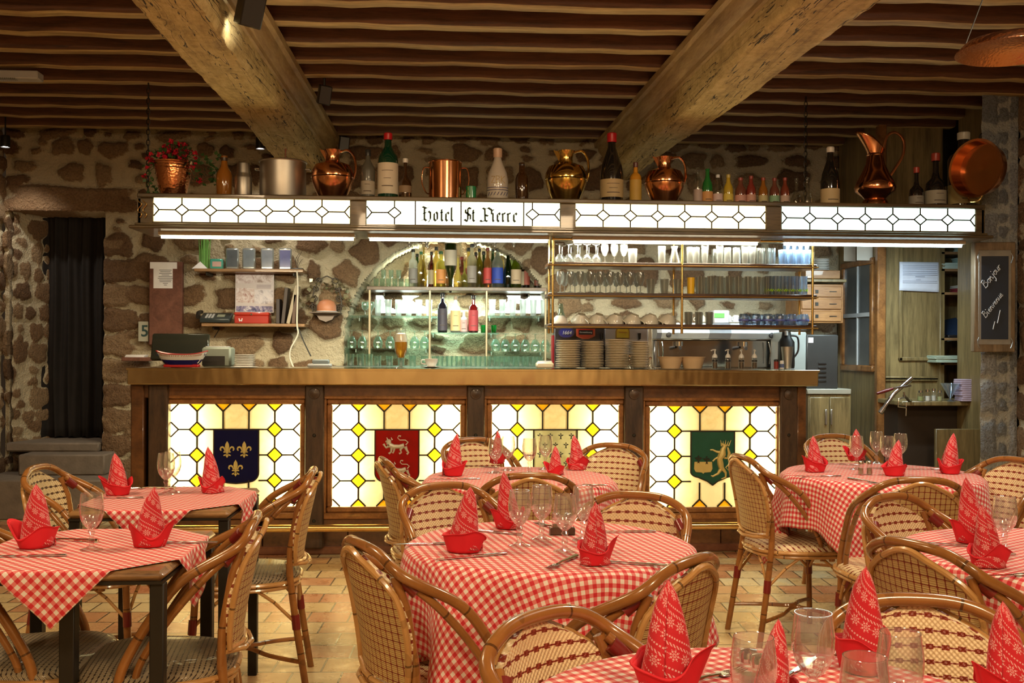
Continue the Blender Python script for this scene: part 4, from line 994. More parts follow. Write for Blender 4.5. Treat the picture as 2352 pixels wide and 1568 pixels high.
def square_cloth(c, hx, hy, a, rot, label, seed):
    ph = random.Random(seed).uniform(0, 6)
    def fn(u, v):
        s, t = (u*2-1)*a, (v*2-1)*a                     # cloth's own axes run at 45 degrees
        X_, Y_ = (s+t)/1, (t-s)/1; X_, Y_ = (s-t)/2, (s+t)/2
        X_ *= 1; z = ZT+.0035; dx = max(0, abs(X_)-hx); dy = max(0, abs(Y_)-hy); x, y = X_, Y_
        if dx > 0: x = math.copysign(hx+.006+.006*min(1, dx/.03)+.012*sin(Y_*38+ph)*min(1, dx/.06), X_); z -= max(0, dx-.004)
        if dy > 0: y = math.copysign(hy+.006+.006*min(1, dy/.03)+.006*sin(X_*38+ph)*min(1, dy/.1), Y_); z -= max(0, dy-.004)
        return (x, y, z)
    o = MB().grid(fn, 90, 90, 0, lambda u, v: ((u*2-1)*a*.7071, (v*2-1)*a*.7071)).build('tablecloth', GING, loc=c, sharp=180, rz=rot)
    sm = o.modifiers.new('thick', 'SOLIDIFY'); sm.thickness = .0012; sm.offset = 1
    return tag(o, label, 'tablecloth', GC)
f1 = PZ(375, 1312, ZT); TX, TY = .275, .30
c1 = Vector((f1.x-TX, f1.y+TY, 0)); f2 = PZ(532, 1173, ZT); c2 = Vector((f2.x-TX-.01, f2.y+TY, 0))
square_table(c1, TX, TY, 0, 'square dark-edged wooden table in the left foreground')
square_table(c2, TX, TY, 0, 'square table standing behind the left foreground one, in front of the bar')
square_cloth(c1, TX, TY, TY+.150, 0, 'gingham cloth laid cornerwise on the left foreground table, its point hanging down', 2)
square_cloth(c2, TX, TY, TY+.150, 0, 'gingham cloth laid cornerwise on the small table before the blue shield panel', 4)
# ---- napkins folded into a peak with a turned-up cuff
def _bandana(name):
    t = NT(name); uv = t.new('ShaderNodeUVMap').outputs[0]; mp = t.new('ShaderNodeMapping'); t.L(uv, mp.inputs[0]); mp.inputs[2].default_value = (0, 0, radians(34)); s = t.sep(mp.outputs[0])
    p = .050; w_ = t.math('FRACT', t.math('ADD', t.math('DIVIDE', s[1], p), .3)); x = s[0]
    dot = t.math('MULTIPLY', t.math('LESS_THAN', t.math('ABSOLUTE', t.math('SUBTRACT', w_, .12)), .032), t.math('GREATER_THAN', t.math('FRACT', t.math('DIVIDE', x, .0052)), .42))
    # snowflake flowers
    q = .023; cx = t.math('MULTIPLY', t.math('SUBTRACT', t.math('FRACT', t.math('DIVIDE', x, q)), .5), q); cy = t.math('MULTIPLY', t.math('SUBTRACT', w_, .58), p)
    r = t.math('SQRT', t.math('ADD', t.math('MULTIPLY', cx, cx), t.math('MULTIPLY', cy, cy))); an = t.math('ARCTAN2', cy, cx)
    pet = t.math('ABSOLUTE', t.math('COSINE', t.math('MULTIPLY', an, 4))); fl = t.math('MULTIPLY', t.math('LESS_THAN', r, t.math('MULTIPLY_ADD', pet, .0078, .003)), t.math('GREATER_THAN', pet, .55)); fl = t.math('MULTIPLY', fl, t.math('GREATER_THAN', t.math('FRACT', t.math('DIVIDE', r, .0042)), .28))
    ed = t.math('MULTIPLY', t.math('LESS_THAN', t.math('ABSOLUTE', t.math('SUBTRACT', w_, .88)), .05), t.math('GREATER_THAN', t.math('FRACT', t.math('DIVIDE', t.math('ADD', x, cy), .007)), .5))
    f = t.math('MAXIMUM', t.math('MAXIMUM', dot, fl), ed)
    n = t.noise(t.coord('Object'), 24, 3); c = t.mix(n, (.60, .008, .022), (.48, .005, .018)); c = t.mix(t.math('MULTIPLY', f, .8), c, (.80, .50, .50))
    t.set(c, .7); t.b.inputs['Sheen Weight'].default_value = .2; t.bump(t.noise(t.coord('Object'), 30, 3), .25, .006); return t.m
BAND = _bandana('bandana_print'); REDC = mat((.64, .010, .024), .7, name='plain_red_cotton', bumpk=.15)
def make_napkin(seed):
    def mk():
        rnd = random.Random(seed); t = thing('folded_napkin', '', 'napkin'); h = rnd.uniform(.150, .172); lean = rnd.uniform(-.02, .02); turns = 1.35; a0 = rnd.uniform(0, 6)
        def cone(u, v):
            a = a0+2*pi*turns*u; rr = (.0255*(1-v**1.4)+.0085*(1-v**9))*(1+.10*u)+.004*u; rr *= 1+.06*sin(3*a+v*5)
            hh = h*(1-.05*u)
            return (rr*cos(a)+lean*v**2, rr*sin(a)*.85, .008+hh*v+.012*sin(a*1.3)*v*(1-v))
        m = MB().grid(cone, 44, 16, 0, lambda u, v: (u*.30+v*.05, v*.18)); o = m.build('peak', BAND, t, sharp=180); sm = o.modifiers.new('thick', 'SOLIDIFY'); sm.thickness = .0015
        tip = rnd.choice([0, 1, 1]); fl = rnd.uniform(.8, 1.2)
        def cuff(u, v):
            a = 2*pi*u; pt = abs(cos(a))**7; big = (1 if cos(a) > 0 else .35)*(1 if tip else .5)
            rr = .038+.013*v*fl+pt*(.016*v*big)+.004*sin(5*a+seed)*v+.003*sin(2*a+seed*2); hh = .050+.014*sin(a*2+seed)+.008*sin(a*3+seed*3)+pt*.018*big
            return (rr*cos(a)+.002, rr*sin(a)*.88, .001+hh*v-.008*(v > .99))
        m = MB().grid(cuff, 48, 8, 0, lambda u, v: (u*.3, v*.06)); 
        def cuffin(u, v):
            p = cuff(u, 1-v*.85); return (p[0]*.93, p[1]*.93, p[2]-.002)
        m.grid(cuffin, 48, 6, 0, lambda u, v: (u*.3, v*.06)); o = m.build('cuff', REDC, t, sharp=180); sm = o.modifiers.new('thick', 'SOLIDIFY'); sm.thickness = .0012
        def foot(u, v):
            a = a0+1+2.1*u; rr = .040+.006*v+.002*sin(a*4); return (rr*cos(a)*1.03+.002, rr*sin(a)*.92, .001+(.032*sin(pi*u)**.6)*v)
        o = MB().grid(foot, 16, 4, 0, lambda u, v: (u*.1, v*.04)).build('printed_fold', BAND, t, sharp=180); sm = o.modifiers.new('thick', 'SOLIDIFY'); sm.thickness = .0012
        return t
    return mk
ZC = ZT+.0055
def napkin(px, py, sd, rz, label, sc=1.0):
    v = PZ(px, py, ZC); return put('nap%d' % sd, make_napkin(sd), (v.x, v.y, ZC), radians(rz), label, 'napkin', 'red bandana napkins folded into peaks', sc)
NAP = [(272, 1136, 1, 190, 'peaked red napkin left of the glasses on the small back table', 1.0), (487, 1131, 2, 170, 'peaked red napkin in front of the blue shield, right of the two glasses', 1.0),
 (84, 1256, 3, 200, 'wide red bandana napkin on the left foreground table, nearest the left picture edge', 1.1), (342, 1254, 1, 10, 'red bandana napkin on the left foreground table, right of its single glass', 1.05),
 (1066, 1266, 4, 160, 'tallest red bandana napkin on the left of the large central table', 1.12), (1168, 1212, 2, 200, 'red napkin at the back of the large central table, behind the leftmost glass', 1.0), (1366, 1294, 3, 20, 'red bandana napkin on the right of the large central table, by the fork', 1.0),
 (1040, 1092, 2, 0, 'red napkin nearest the red shield panel, on the table in front of the bar', 1.05), (1143, 1064, 1, 90, 'red napkin at the back of the middle table, behind its leftmost glass', 1.0), (1276, 1090, 3, 180, 'short dark red napkin at the front right of the middle round table', .8), (1325, 1078, 4, 20, 'red bandana napkin on the right of the middle table, before the white shield panel', 1.0),
 (1873, 1083, 1, 200, 'leftmost red napkin on the right round table', 1.05), (1967, 1057, 3, 170, 'red napkin at the back of the right round table behind the glasses', 1.0), (2056, 1092, 4, 180, 'red napkin at the front of the right round table beside the salt and pepper', 1.0), (2181, 1087, 2, 0, 'rightmost red napkin on the right round table, its cuff pointing right', 1.05),
 (2232, 1245, 2, 180, 'back napkin of the pair on the table cut by the right picture edge', 1.08), (2268, 1300, 4, 0, 'front napkin of the pair on the table cut by the right picture edge', 1.0),
 (1532, 1592, 3, 0, 'large red napkin at the bottom, left edge of the nearest table', 1.15), (1978, 1536, 4, 90, 'tall red napkin on the nearest table before the foreground woven chair back', 1.15), (2318, 1620, 1, 200, 'red napkin in the bottom right corner of the picture', 1.05), (1772, 1650, 2, 30, 'red napkin whose tip just shows at the bottom between the glasses', .85)]
for a in NAP: napkin(*a)
# ---- stemmed ballon glasses
def make_glass():
    t = thing('wine_glass', '', 'wine glass')
    MB().lathe([(.0315, 0), (.031, .002), (.018, .006), (.0075, .012), (.006, .018), (.0095, .026), (.0065, .034), (.0058, .042), (.010, .050), (.0065, .058)], 12, flute=.04).build('foot_and_stem', G_CLEAR, t, sharp=25)
    MB().lathe([(.0065, .058), (.016, .066), (.027, .082), (.0325, .102), (.033, .122), (.0305, .142), (.0285, .158), (.0276, .1575), (.0295, .142), (.0318, .122), (.0312, .102), (.0258, .084), (.015, .069), (0, .066)], 24, flute=.0).build('bowl', G_CLEAR, t, sharp=60)
    MB().lathe([(.0079, .0585), (.017, .0668), (.028, .0822), (.0322, .098)], 10).build('cut_facets', G_CLEAR, t, sharp=10)
    MB().tube([(.0281*cos(a), .0281*sin(a), .158) for a in [2*pi*k/24 for k in range(24)]], .0008, 6, closed=True).build('rim', G_CLEAR, t)
    return t
GL = [(381, 1136, 'left one of two overlapping wine glasses before the blue shield panel'), (396, 1131, 'right one of two overlapping wine glasses before the blue shield panel'), (210, 1263, 'single wine glass standing on the left foreground table'),
 (1193, 1253, 'leftmost wine glass on the large central table'), (1244, 1238, 'second wine glass from the left on the large central table, rear one'), (1297, 1266, 'front wine glass on the large central table, nearest to us'), (1339, 1240, 'rightmost wine glass on the large central table, behind the napkin'),
 (1138, 1086, 'leftmost wine glass on the middle round table'), (1167, 1080, 'second wine glass from the left on the middle table, half hidden'), (1216, 1088, 'third wine glass on the middle round table'), (1253, 1078, 'wine glass on the middle table right before the white shield'),
 (1967, 1078, 'leftmost wine glass on the right round table'), (2013, 1064, 'rear wine glass on the right round table'), (2037, 1078, 'middle wine glass on the right round table'), (2068, 1070, 'rightmost wine glass on the right round table'), (2307, 1272, 'wine glass beside the two napkins at the right picture edge')]
for px, py, lab in GL:
    v = PZ(px, py, ZC); put('wg', make_glass, (v.x, v.y, ZC), 0, lab, 'wine glass', 'faceted wine glasses set on the tables', 1.0)
for px, pyt, lab in [(1731, 1462, 'wine glass at the bottom, in front of the salt and pepper shakers'), (1868, 1407, 'large wine glass standing tallest on the nearest table'), (2068, 1452, 'wine glass right of the tall napkin on the nearest table'), (1986, 1507, 'wine glass cut by the bottom picture edge, in front of the tall napkin')]:
    v = PZ(px, pyt, ZC+.158); put('wg', make_glass, (v.x, v.y, ZC), 0, lab, 'wine glass', 'faceted wine glasses set on the tables')
# ---- salt and pepper
def make_shaker():
    t = thing('shaker', '', 'shaker')
    MB().lathe([(0, 0), (.015, 0), (.0155, .004), (.013, .03), (.0125, .052), (.0, .052)], 8).build('jar', G_CLEAR, t, sharp=20)
    MB().lathe([(0, .003), (.011, .003), (.0105, .03), (0, .03)], 12).build('filling', mat((.30, .22, .14), .8, name='pepper'), t)
    MB().lathe([(.0135, .048), (.014, .058), (.0115, .064), (0, .066)], 14).build('cap', CHROME, t); return t
for px, py, lab in ((1277, 1226, 'left shaker of the pair at the centre of the large central table'), (1305, 1226, 'right shaker of the pair at the centre of the large central table'), (1977, 1090, 'taller shaker with a metal cap on the right round table'), (1997, 1090, 'smaller shaker beside the taller one on the right round table')):
    v = PZ(px, py, ZC); put('sh', make_shaker, (v.x, v.y, ZC), 0, lab, 'shaker', 'salt and pepper shakers')
for px, pyt, lab in ((1720, 1490, 'left metal-capped shaker behind the bottom glass of the nearest table'), (1747, 1502, 'right metal-capped shaker behind the bottom glass of the nearest table')):
    v = PZ(px, pyt, ZC+.075); put('sh', make_shaker, (v.x, v.y, ZC), 0, lab, 'shaker', 'salt and pepper shakers', 1.15)
v = PZ(1291, 1226, ZC); o = MB().bb(-.036, .036, -.016, -.013, 0, .022, 0, .001).bb(-.036, .036, -.018, .018, -.0, .0006).bb(-.038, -.035, -.018, .018, 0, .02).bb(.035, .038, -.018, .018, 0, .02).build('cruet_tray', mat((.09, .05, .03), .4, name='brown_holder'), loc=(v.x, v.y, ZC+.0001)); tag(o, 'small dark cruet tray around the shakers on the large central table', 'tray')
# ---- cutlery
def make_knife():
    t = thing('table_knife', '', 'knife')
    MB().bb(-.005, .005, -.105, -.005, 0, .005, 0, .0015).build('handle', STEEL, t)
    MB().add([(-.004, -.005, .002), (.004, -.005, .002), (.0085, .04, .002), (.0075, .09, .002), (0, .112, .002), (-.004, .09, .002), (-.004, -.005, .0035), (.004, -.005, .0035), (.0085, .04, .0035), (.0075, .09, .0035), (0, .112, .0035), (-.004, .09, .0035)], [(5, 4, 3, 2, 1, 0), (6, 7, 8, 9, 10, 11)]+[(i, (i+1) % 6, 6+(i+1) % 6, 6+i) for i in range(6)]).build('blade', CHROME, t); return t
def make_fork():
    t = thing('table_fork', '', 'fork')
    MB().tube([(0, -.10, .003), (0, -.05, .004), (0, .0, .006), (0, .03, .004)], [.006, .0045, .0028, .003], 8, flat=1.2).build('handle', mat((.75, .68, .5), .2, 1, var=0, name='fork_steel'), t)
    m = MB(); m.bb(-.0105, .0105, .028, .045, .002, .0045, 0, .0008)
    for k in range(4): x = -.009+.006*k; m.tube([(x, .044, .0035), (x, .07, .0025), (x, .088, .005)], [.0015, .0014, .0008], 6)
    m.build('tines', STEEL, t); return t
KN = [('k', 1084, 1279, 112, 'knife lying in front of the tallest napkin on the large central table'), ('k', 990, 1250, 95, 'knife at the left rim of the large central table'), ('f', 1290, 1294, 150, 'fork with bright handle in front of the glasses on the large central table'), ('k', 1440, 1294, 70, 'knife right of the right napkin on the large central table'), ('k', 1130, 1222, 60, 'knife behind the tallest napkin on the large central table'), ('k', 1430, 1222, 92, 'knife at the back right rim of the large central table'), ('f', 1266, 1211, 30, 'fork at the back of the large central table'),
 ('k', 60, 1278, 92, 'knife at the left end of the left foreground table'), ('f', 150, 1242, 80, 'fork behind the glass on the left foreground table'), ('k', 415, 1247, 88, 'knife right of the right napkin on the left foreground table'), ('k', 265, 1144, 90, 'knife in front of the left napkin on the small back table'), ('f', 345, 1122, 90, 'fork behind the glasses on the small back table'),
 ('k', 1100, 1072, 60, 'knife behind the left napkin on the middle round table'), ('k', 1048, 1100, 92, 'knife at the front left rim of the middle round table'), ('k', 1335, 1114, 80, 'knife at the right rim of the middle round table'), ('k', 1880, 1094, 92, 'knife in front of the leftmost napkin on the right round table'), ('f', 1986, 1106, 200, 'fork in front of the shakers on the right round table'), ('k', 1925, 1066, 60, 'knife left of the rear napkin on the right round table'), ('k', 2135, 1078, 88, 'knife left of the rightmost napkin on the right round table'),
 ('k', 2190, 1252, 70, 'blue-tinted knife at the left rim of the table at the right picture edge'), ('k', 2325, 1322, 95, 'knife in front of the napkins at the right picture edge'), ('k', 1822, 1545, -40, 'broad-bladed knife between the glasses on the nearest table'), ('f', 1625, 1560, -60, 'fork right of the large bottom napkin')]
for kk, px, py, rz, lab in KN:
    v = PZ(px, py, ZC); put('cut'+kk, make_knife if kk == 'k' else make_fork, (v.x, v.y, ZC+.0002), radians(rz), lab, 'knife' if kk == 'k' else 'fork', 'knives laid on the tables' if kk == 'k' else 'forks laid on the tables')
# ================================================================ THINGS ON AND ABOVE THE BAR
PROF = {
 'wine': [(0, 0), (.92, 0), (1, .02), (1, .58), (.92, .66), (.55, .75), (.36, .80), (.32, .95), (.37, .955), (.37, .985), (.30, 1), (0, 1)],
 'burg': [(0, 0), (.92, 0), (1, .02), (1, .42), (.86, .56), (.55, .70), (.36, .80), (.30, .95), (.36, .955), (.36, .985), (.3, 1), (0, 1)],
 'beer': [(0, 0), (.9, 0), (1, .03), (1, .52), (.88, .62), (.5, .74), (.40, .82), (.36, .95), (.44, .96), (.42, 1), (0, 1)],
 'stub': [(0, 0), (.9, 0), (1, .03), (1, .60), (.8, .70), (.45, .78), (.42, .96), (.48, .965), (.45, 1), (0, 1)],
 'tall': [(0, 0), (.9, 0), (1, .02), (1, .64), (.85, .70), (.40, .76), (.34, .86), (.34, .97), (.4, .975), (.38, 1), (0, 1)],
 'squat': [(0, 0), (.9, 0), (1, .04), (1, .36), (.9, .46), (.4, .56), (.28, .66), (.26, .95), (.34, .955), (.32, 1), (0, 1)],
 'flask': [(0, 0), (.85, 0), (1, .05), (.98, .3), (.5, .5), (.28, .62), (.26, .95), (.34, .96), (.33, 1), (0, 1)]}
def bottle(px, yt, wpx, Y, z0, style, glass, label, lab=None, capc=None, cat='bottle', group=None, name='bottle', lz=(.14, .45), shin=None, cf=.12, writing=0):
    r = wpx/2*MP(px, Y); x = P(px, 800, Y).x; h = P(px, yt, Y).z-z0; pr = [(a*r, b*h) for a, b in PROF[style]]
    t = thing(name, label, cat, (x, Y, z0), 0, group)
    MB().lathe(pr, 20).build('bottle_body', glass, t)
    if lab is not None:
        m = MB(); k = .0012; m.lathe([(r+k*.2, h*lz[0]), (r+k, h*lz[0]+.001), (r+k, h*lz[1]), (r+k*.2, h*lz[1]+.001)], 20); lo = m.build('paper_label', mat(lab, .6, name='label_paper'), t)
        if writing:
            m = MB(); 
            for i in range(writing):
                zz = h*(lz[0]+(lz[1]-lz[0])*(.25+.5*i/max(1, writing-1))); aa = .35 if i % 2 else .55
                pts = [((r+k*1.6)*cos(-pi/2+q), (r+k*1.6)*sin(-pi/2+q), zz) for q in np.linspace(-aa, aa, 9)]
                m.tube(pts, .0015+.0012*(i == 0), 4)
            m.build('label_print', mat((.16, .12, .10), .7, name='print'), lo)
    if capc is not None:
        rr = r*.38+.001; m = MB(); m.lathe([(rr*1.02, h*(1-cf)), (rr*1.05, h*(1-cf)+.002), (rr*1.08, h*.99), (rr*.9, h*1.003), (0, h*1.003)], 16); m.build('cap', mat(capc, .35, name='capsule'), t)
    return t
zt0 = z_top; YI = 6.68
dgreen = mat((.008, .03, .014), .08, coat=1, name='dark_green_bottle'); dbrown = mat((.045, .018, .006), .1, coat=1, name='brown_bottle'); dblack = mat((.012, .010, .008), .12, coat=1, name='black_bottle'); fgrey = mat((.10, .095, .075), .35, coat=.3, name='frosted_bottle')
amber = mat((.30, .11, .015), .12, coat=.8, name='amber_bottle')
green = mat((.015, .16, .03), .1, coat=1, name='green_bottle'); clear = glassmat('clear_bottle', (.9, .9, .86), .12, (.7, .7, .6), .5)
yellowg = mat((.50, .34, .03), .15, coat=.8, name='yellow_drink')
bottle(513, 358, 37, YI, zt0, 'beer', amber, 'brown swing-top bottle right of the flower pot on the canopy', None, (.05, .03, .02))
bottle(843, 344, 32, YI, zt0, 'wine', fgrey, 'slim dusty wine bottle right of the first copper jug', (.42, .36, .28), (.03, .03, .03), lz=(.12, .38), writing=2)
bottle(889, 306, 47, YI, zt0, 'wine', mat((.006, .045, .022), .08, coat=1, name='bright_green_glass'), 'large green wine bottle with red top and cream label on the canopy', (.72, .62, .48), (.55, .012, .02), lz=(.10, .55), cf=.10, writing=3)
bottle(929, 364, 30, YI, zt0, 'squat', dbrown, 'small dark swing-top bottle next to the large green wine bottle', (.28, .18, .10), (.75, .72, .66), lz=(.2, .36), cf=.1)
bottle(1197, 374, 31, YI, zt0, 'stub', dbrown, 'small dark brown bottle right of the white stoneware bottle', None, (.03, .02, .02))
bottle(1403, 306, 53, YI, zt0, 'burg', dblack, 'large dark wine bottle with red top below the right ceiling beam', (.46, .33, .16), (.50, .012, .02), lz=(.09, .34), cf=.13, writing=3)
bottle(1458, 373, 27, YI, zt0, 'tall', mat((.55, .24, .02), .15, coat=1, name='orange_glass'), 'narrow orange-brown bottle between the dark wine bottle and a copper jug', (.50, .30, .05), (.10, .03, .02), lz=(.08, .58))
bottle(1905, 338, 42, YI, zt0, 'burg', dblack, 'black wine bottle with a round cream label left of the tall copper pitcher', (.62, .46, .24), (.70, .66, .58), lz=(.06, .30), cf=.09, writing=1)
bottle(2103, 384, 32, YI, zt0, 'squat', dblack, 'small square dark bottle with red top right of the copper pitcher', (.30, .27, .22), (.36, .05, .03), lz=(.08, .3), cf=.14, writing=2)
bottle(2147, 352, 46, YI, zt0, 'squat', dblack, 'medium dark bottle with white neck band and red top on the canopy', (.34, .30, .22), (.36, .05, .03), lz=(.08, .32), cf=.14, writing=2)
bottle(2211, 304, 66, YI, zt0, 'tall', dblack, 'broad tall dark bottle with a yellowed label beside the hanging copper pan', (.40, .30, .12), (.55, .52, .42), lz=(.06, .31), cf=.10, writing=2)
# row of small soft-drink bottles
for i, (px, yt, w_, g, lc, cc, d) in enumerate([(1623, 388, 24, green, (.62, .30, .10), None, 'small bright green bottle, first of the little bottles right of the third copper jug'), (1647, 401, 22, clear, (.62, .45, .42), (.6, .6, .6), 'clear little bottle with pink label right of the bright green one'), (1671, 401, 22, yellowg, (.66, .50, .08), (.5, .4, .1), 'little bottle of yellow drink on the canopy'),
  (1699, 408, 25, mat((.16, .05, .03), .15, coat=1, name='red_drink'), (.60, .30, .24), (.3, .05, .04), None), (1723, 404, 22, mat((.22, .03, .02), .15, coat=1, name='cherry_drink'), (.58, .30, .22), (.25, .04, .03), None), (1751, 408, 21, amber, (.50, .42, .2), (.3, .04, .03), None), (1777, 409, 22, mat((.16, .05, .03), .15, coat=1, name='red_drink'), (.25, .42, .25), (.25, .04, .03), None), (1801, 408, 21, mat((.20, .04, .02), .15, coat=1, name='ruby_drink'), (.55, .38, .30), (.3, .05, .04), None)]):
    bottle(px, yt, w_, YI, zt0, 'beer', g, d or 'little red or amber drink bottle in the right half of the row on the canopy', lc, cc, group=None if d else 'little red and amber bottles on the canopy', lz=(.10, .38), cf=.1, writing=1)
bottle(1601, 385, 20, YI, zt0, 'tall', clear, 'empty clear thin-necked bottle right of the third copper jug', (.45, .33, .28), None, lz=(.1, .42))
bottle(1827, 410, 24, YI, zt0, 'flask', clear, 'clear cut-glass flask at the right end of the little bottles', None, None)
bottle(1852, 408, 26, YI, zt0, 'flask', clear, 'clear conical flask right under the hanging chain', None, None)
# white stoneware bottle with painted monogram
t = bottle(1141, 341, 49, YI, zt0, 'burg', mat((.56, .50, .42), .25, coat=.6, name='stoneware'), 'white stoneware bottle with gold monogram and blue bands', None, (.62, .42, .30), cf=.17)
r = 24.5*MP(1141, YI); hh = P(1141, 341, YI).z-zt0; Mb = mat((.03, .03, .14), .4, name='blue_glaze'); 
MB().lathe([(r*.37, hh*.76), (r*.40, hh*.765), (r*.38, hh*.78)], 16).build('neck_band', Mb, t)
for q in (.26, .215): MB().lathe([(r*1.003, hh*q), (r*1.012, hh*q+.001), (r*1.003, hh*q+.004)], 20).build('painted_band', Mb, t)
m = MB()
for k in range(-3, 4):
    a = -pi/2+k*.32; m.tube([((r+.001)*cos(a-.08), (r+.001)*sin(a-.08), hh*.12), ((r+.001)*cos(a+.1), (r+.001)*sin(a+.1), hh*.18)], .002, 5)
m.build('painted_scroll', Mb, t)
def on_curve(m, strokes, cx, cz, s, R, rad=.0018):       # strokes drawn on a cylinder's front
    for st in strokes: m.tube([((R+.0008)*sin((cx+u*s)/R), -(R+.0008)*cos((cx+u*s)/R), cz+v*s) for u, v in st], rad, 5)
m = MB(); Lk = [[(0, 0), (0, 1)], [(.55, 1), (0, .5), (.6, 0)]]; Lb = [[(0, 0), (0, 1), (.4, .95), (.45, .7), (0, .5), (.5, .4), (.5, .1), (0, 0)]]; Lz = [[(0, .95), (.5, .95), (0, .05), (.55, .05)]]
w0 = hh*.13
for L_, off in ((Lz, -.95), (Lb, -.25), (Lk, .45)): on_curve(m, L_, off*w0, hh*.34, w0, r)
m.build('monogram', mat((.50, .34, .08), .4, .3, name='gold_glaze'), t)
# metal ware
def pot(name, label, cat, px, yt, yb, wpx, Y, prof, m_, extra=None, z0=None, n=40, sharp=38, flute=0):
    z0 = zt0 if z0 is None else z0; r = wpx/2*MP(px, Y); h = P(px, yt, Y).z-z0; t = thing(name, label, cat, (P(px, 800, Y).x, Y, z0))
    MB().lathe([(a*r, b*h) for a, b in prof], n, flute=flute).build('body', m_, t, sharp=sharp)
    if extra: extra(t, r, h)
    return t
def stockpot_extra(t, r, h):
    MB().tube([(r*1.01*cos(a), r*1.01*sin(a), h*.985) for a in [2*pi*k/40 for k in range(40)]], .006, 6, closed=True).build('rolled_rim', ALU, t)
    for s in (-1, 1): MB().tube([(s*r, -.03, h*.8), (s*(r+.025), -.03, h*.8), (s*(r+.03), 0, h*.8), (s*(r+.025), .03, h*.8), (s*r, .03, h*.8)], .005, 8).build('handle', ALU, t)
    MB().tube([(r*.12, 0, h), (r*.10, 0, h+.06), (r*.12, 0, h+.085)], [.006, .005, .009], 8).build('lid_knob', mat((.20, .06, .02), .4, name='red_brown_knob'), t)
    MB().lathe([(r*.99, h*.99), (r*.7, h*1.005), (0, h*1.01)], 40).build('lid', ALU, t)
pot('stock_pot', 'large old aluminium stock pot with lid, left of the first copper jug', 'pot', 648, 372, 450, 106, 6.72, [(0, 0), (.93, 0), (.97, .04), (1, .1), (1, 1), (.97, 1), (.96, .05), (0, .04)], ALU, stockpot_extra)
pot('metal_shaker', 'small aluminium two-part cocktail shaker left of the stock pot', 'shaker', 557, 375, 450, 40, 6.66, [(0, 0), (.95, 0), (1, .03), (1, .58), (.95, .62), (.78, .70), (.74, .74), (.74, .97), (.7, 1), (0, 1)], ALU)
def jug_extra(m_, big=1):
    def f(t, r, h):
        MB().tube(bez([(r*.36, 0, h*.97), (r*.75, 0, h*1.0), (r*1.02, 0, h*.86), (r*1.08, 0, h*.62), (r*.98, 0, h*.44)], 6), [.0085]*25, 8, flat=1.6).build('handle', m_, t)
        MB().add([(-r*.3, -r*.1, h*.97), (-r*.62, 0, h*1.02), (-r*.3, r*.1, h*.97), (-r*.33, 0, h*.80)], [(0, 1, 3), (1, 2, 3), (0, 3, 2)]).build('spout', m_, t)
        MB().lathe([(r*.99, h*.44), (r*1.015, h*.455), (r*.99, h*.47)], 36).build('belt', m_, t)
    return f
JUG = [(0, 0), (.55, 0), (.60, .02), (.66, .08), (.86, .24), (.97, .38), (1, .48), (.97, .58), (.82, .70), (.50, .755), (.33, .78), (.31, .86), (.36, .95), (.42, 1.0), (.39, 1.0), (.33, .94), (.28, .8), (0, .78)]
BRASSJ = mat((.75, .50, .14), .14, 1, name='yellow_brass')
pot('copper_jug', 'round hammered copper jug above the left part of the bar, first of the jugs', 'jug', 762, 345, 450, 98, YI, JUG, COPPERS, jug_extra(COPPERS))
pot('brass_jug', 'round yellow brass jug in the middle of the canopy', 'jug', 1298, 347, 450, 96, YI, JUG, BRASSJ, jug_extra(BRASSJ))
pot('copper_jug', 'round copper jug below the right ceiling beam, near the orange bottle', 'jug', 1524, 361, 450, 90, YI, JUG, COPPERS, jug_extra(COPPERS))
def tank_extra(t, r, h):
    MB().tube([(r*1.01*cos(a), r*1.01*sin(a), h*.98) for a in [2*pi*k/36 for k in range(36)]], .004, 6, closed=True).build('rolled_rim', COPPERS, t)
    MB().lathe([(r*.98, h), (r*.5, h*1.05), (.012, h*1.07), (0, h*1.07)], 30).build('lid', COPPERS, t)
    for s in (-1, 1): MB().tube(bez([(s*r, -.01, h*.85), (s*(r+.035), -.01, h*.82), (s*(r+.045), -.01, h*.5), (s*(r+.02), -.01, h*.25), (s*r, -.01, h*.2)], 5), .004, 8).build('handle', COPPERS, t)
pot('copper_cooler', 'straight-sided copper cylinder with thin side handles on the canopy', 'cooler', 1021, 372, 455, 76, YI, [(0, 0), (1, 0), (1.01, .02), (1, .06), (1, .97), (1, 1), (.95, 1), (.94, .05), (0, .04)], COPPERS, tank_extra)
pot('green_tin', 'small green and white tin right of the copper cylinder', 'tin', 1080, 428, 455, 24, YI, [(0, 0), (1, 0), (1, .97), (.9, 1), (0, 1)], mat((.015, .22, .07), .3, coat=.5, name='green_tin'), lambda t, r, h: MB().lathe([(r*1.01, h*.0), (r*1.012, h*.01), (r*1.012, h*.98)], 6).build('white_stripe', mat((.6, .65, .58), .5, name='pale_stripe'), t, ).__setattr__('scale', (.25, 1.0, .99)))
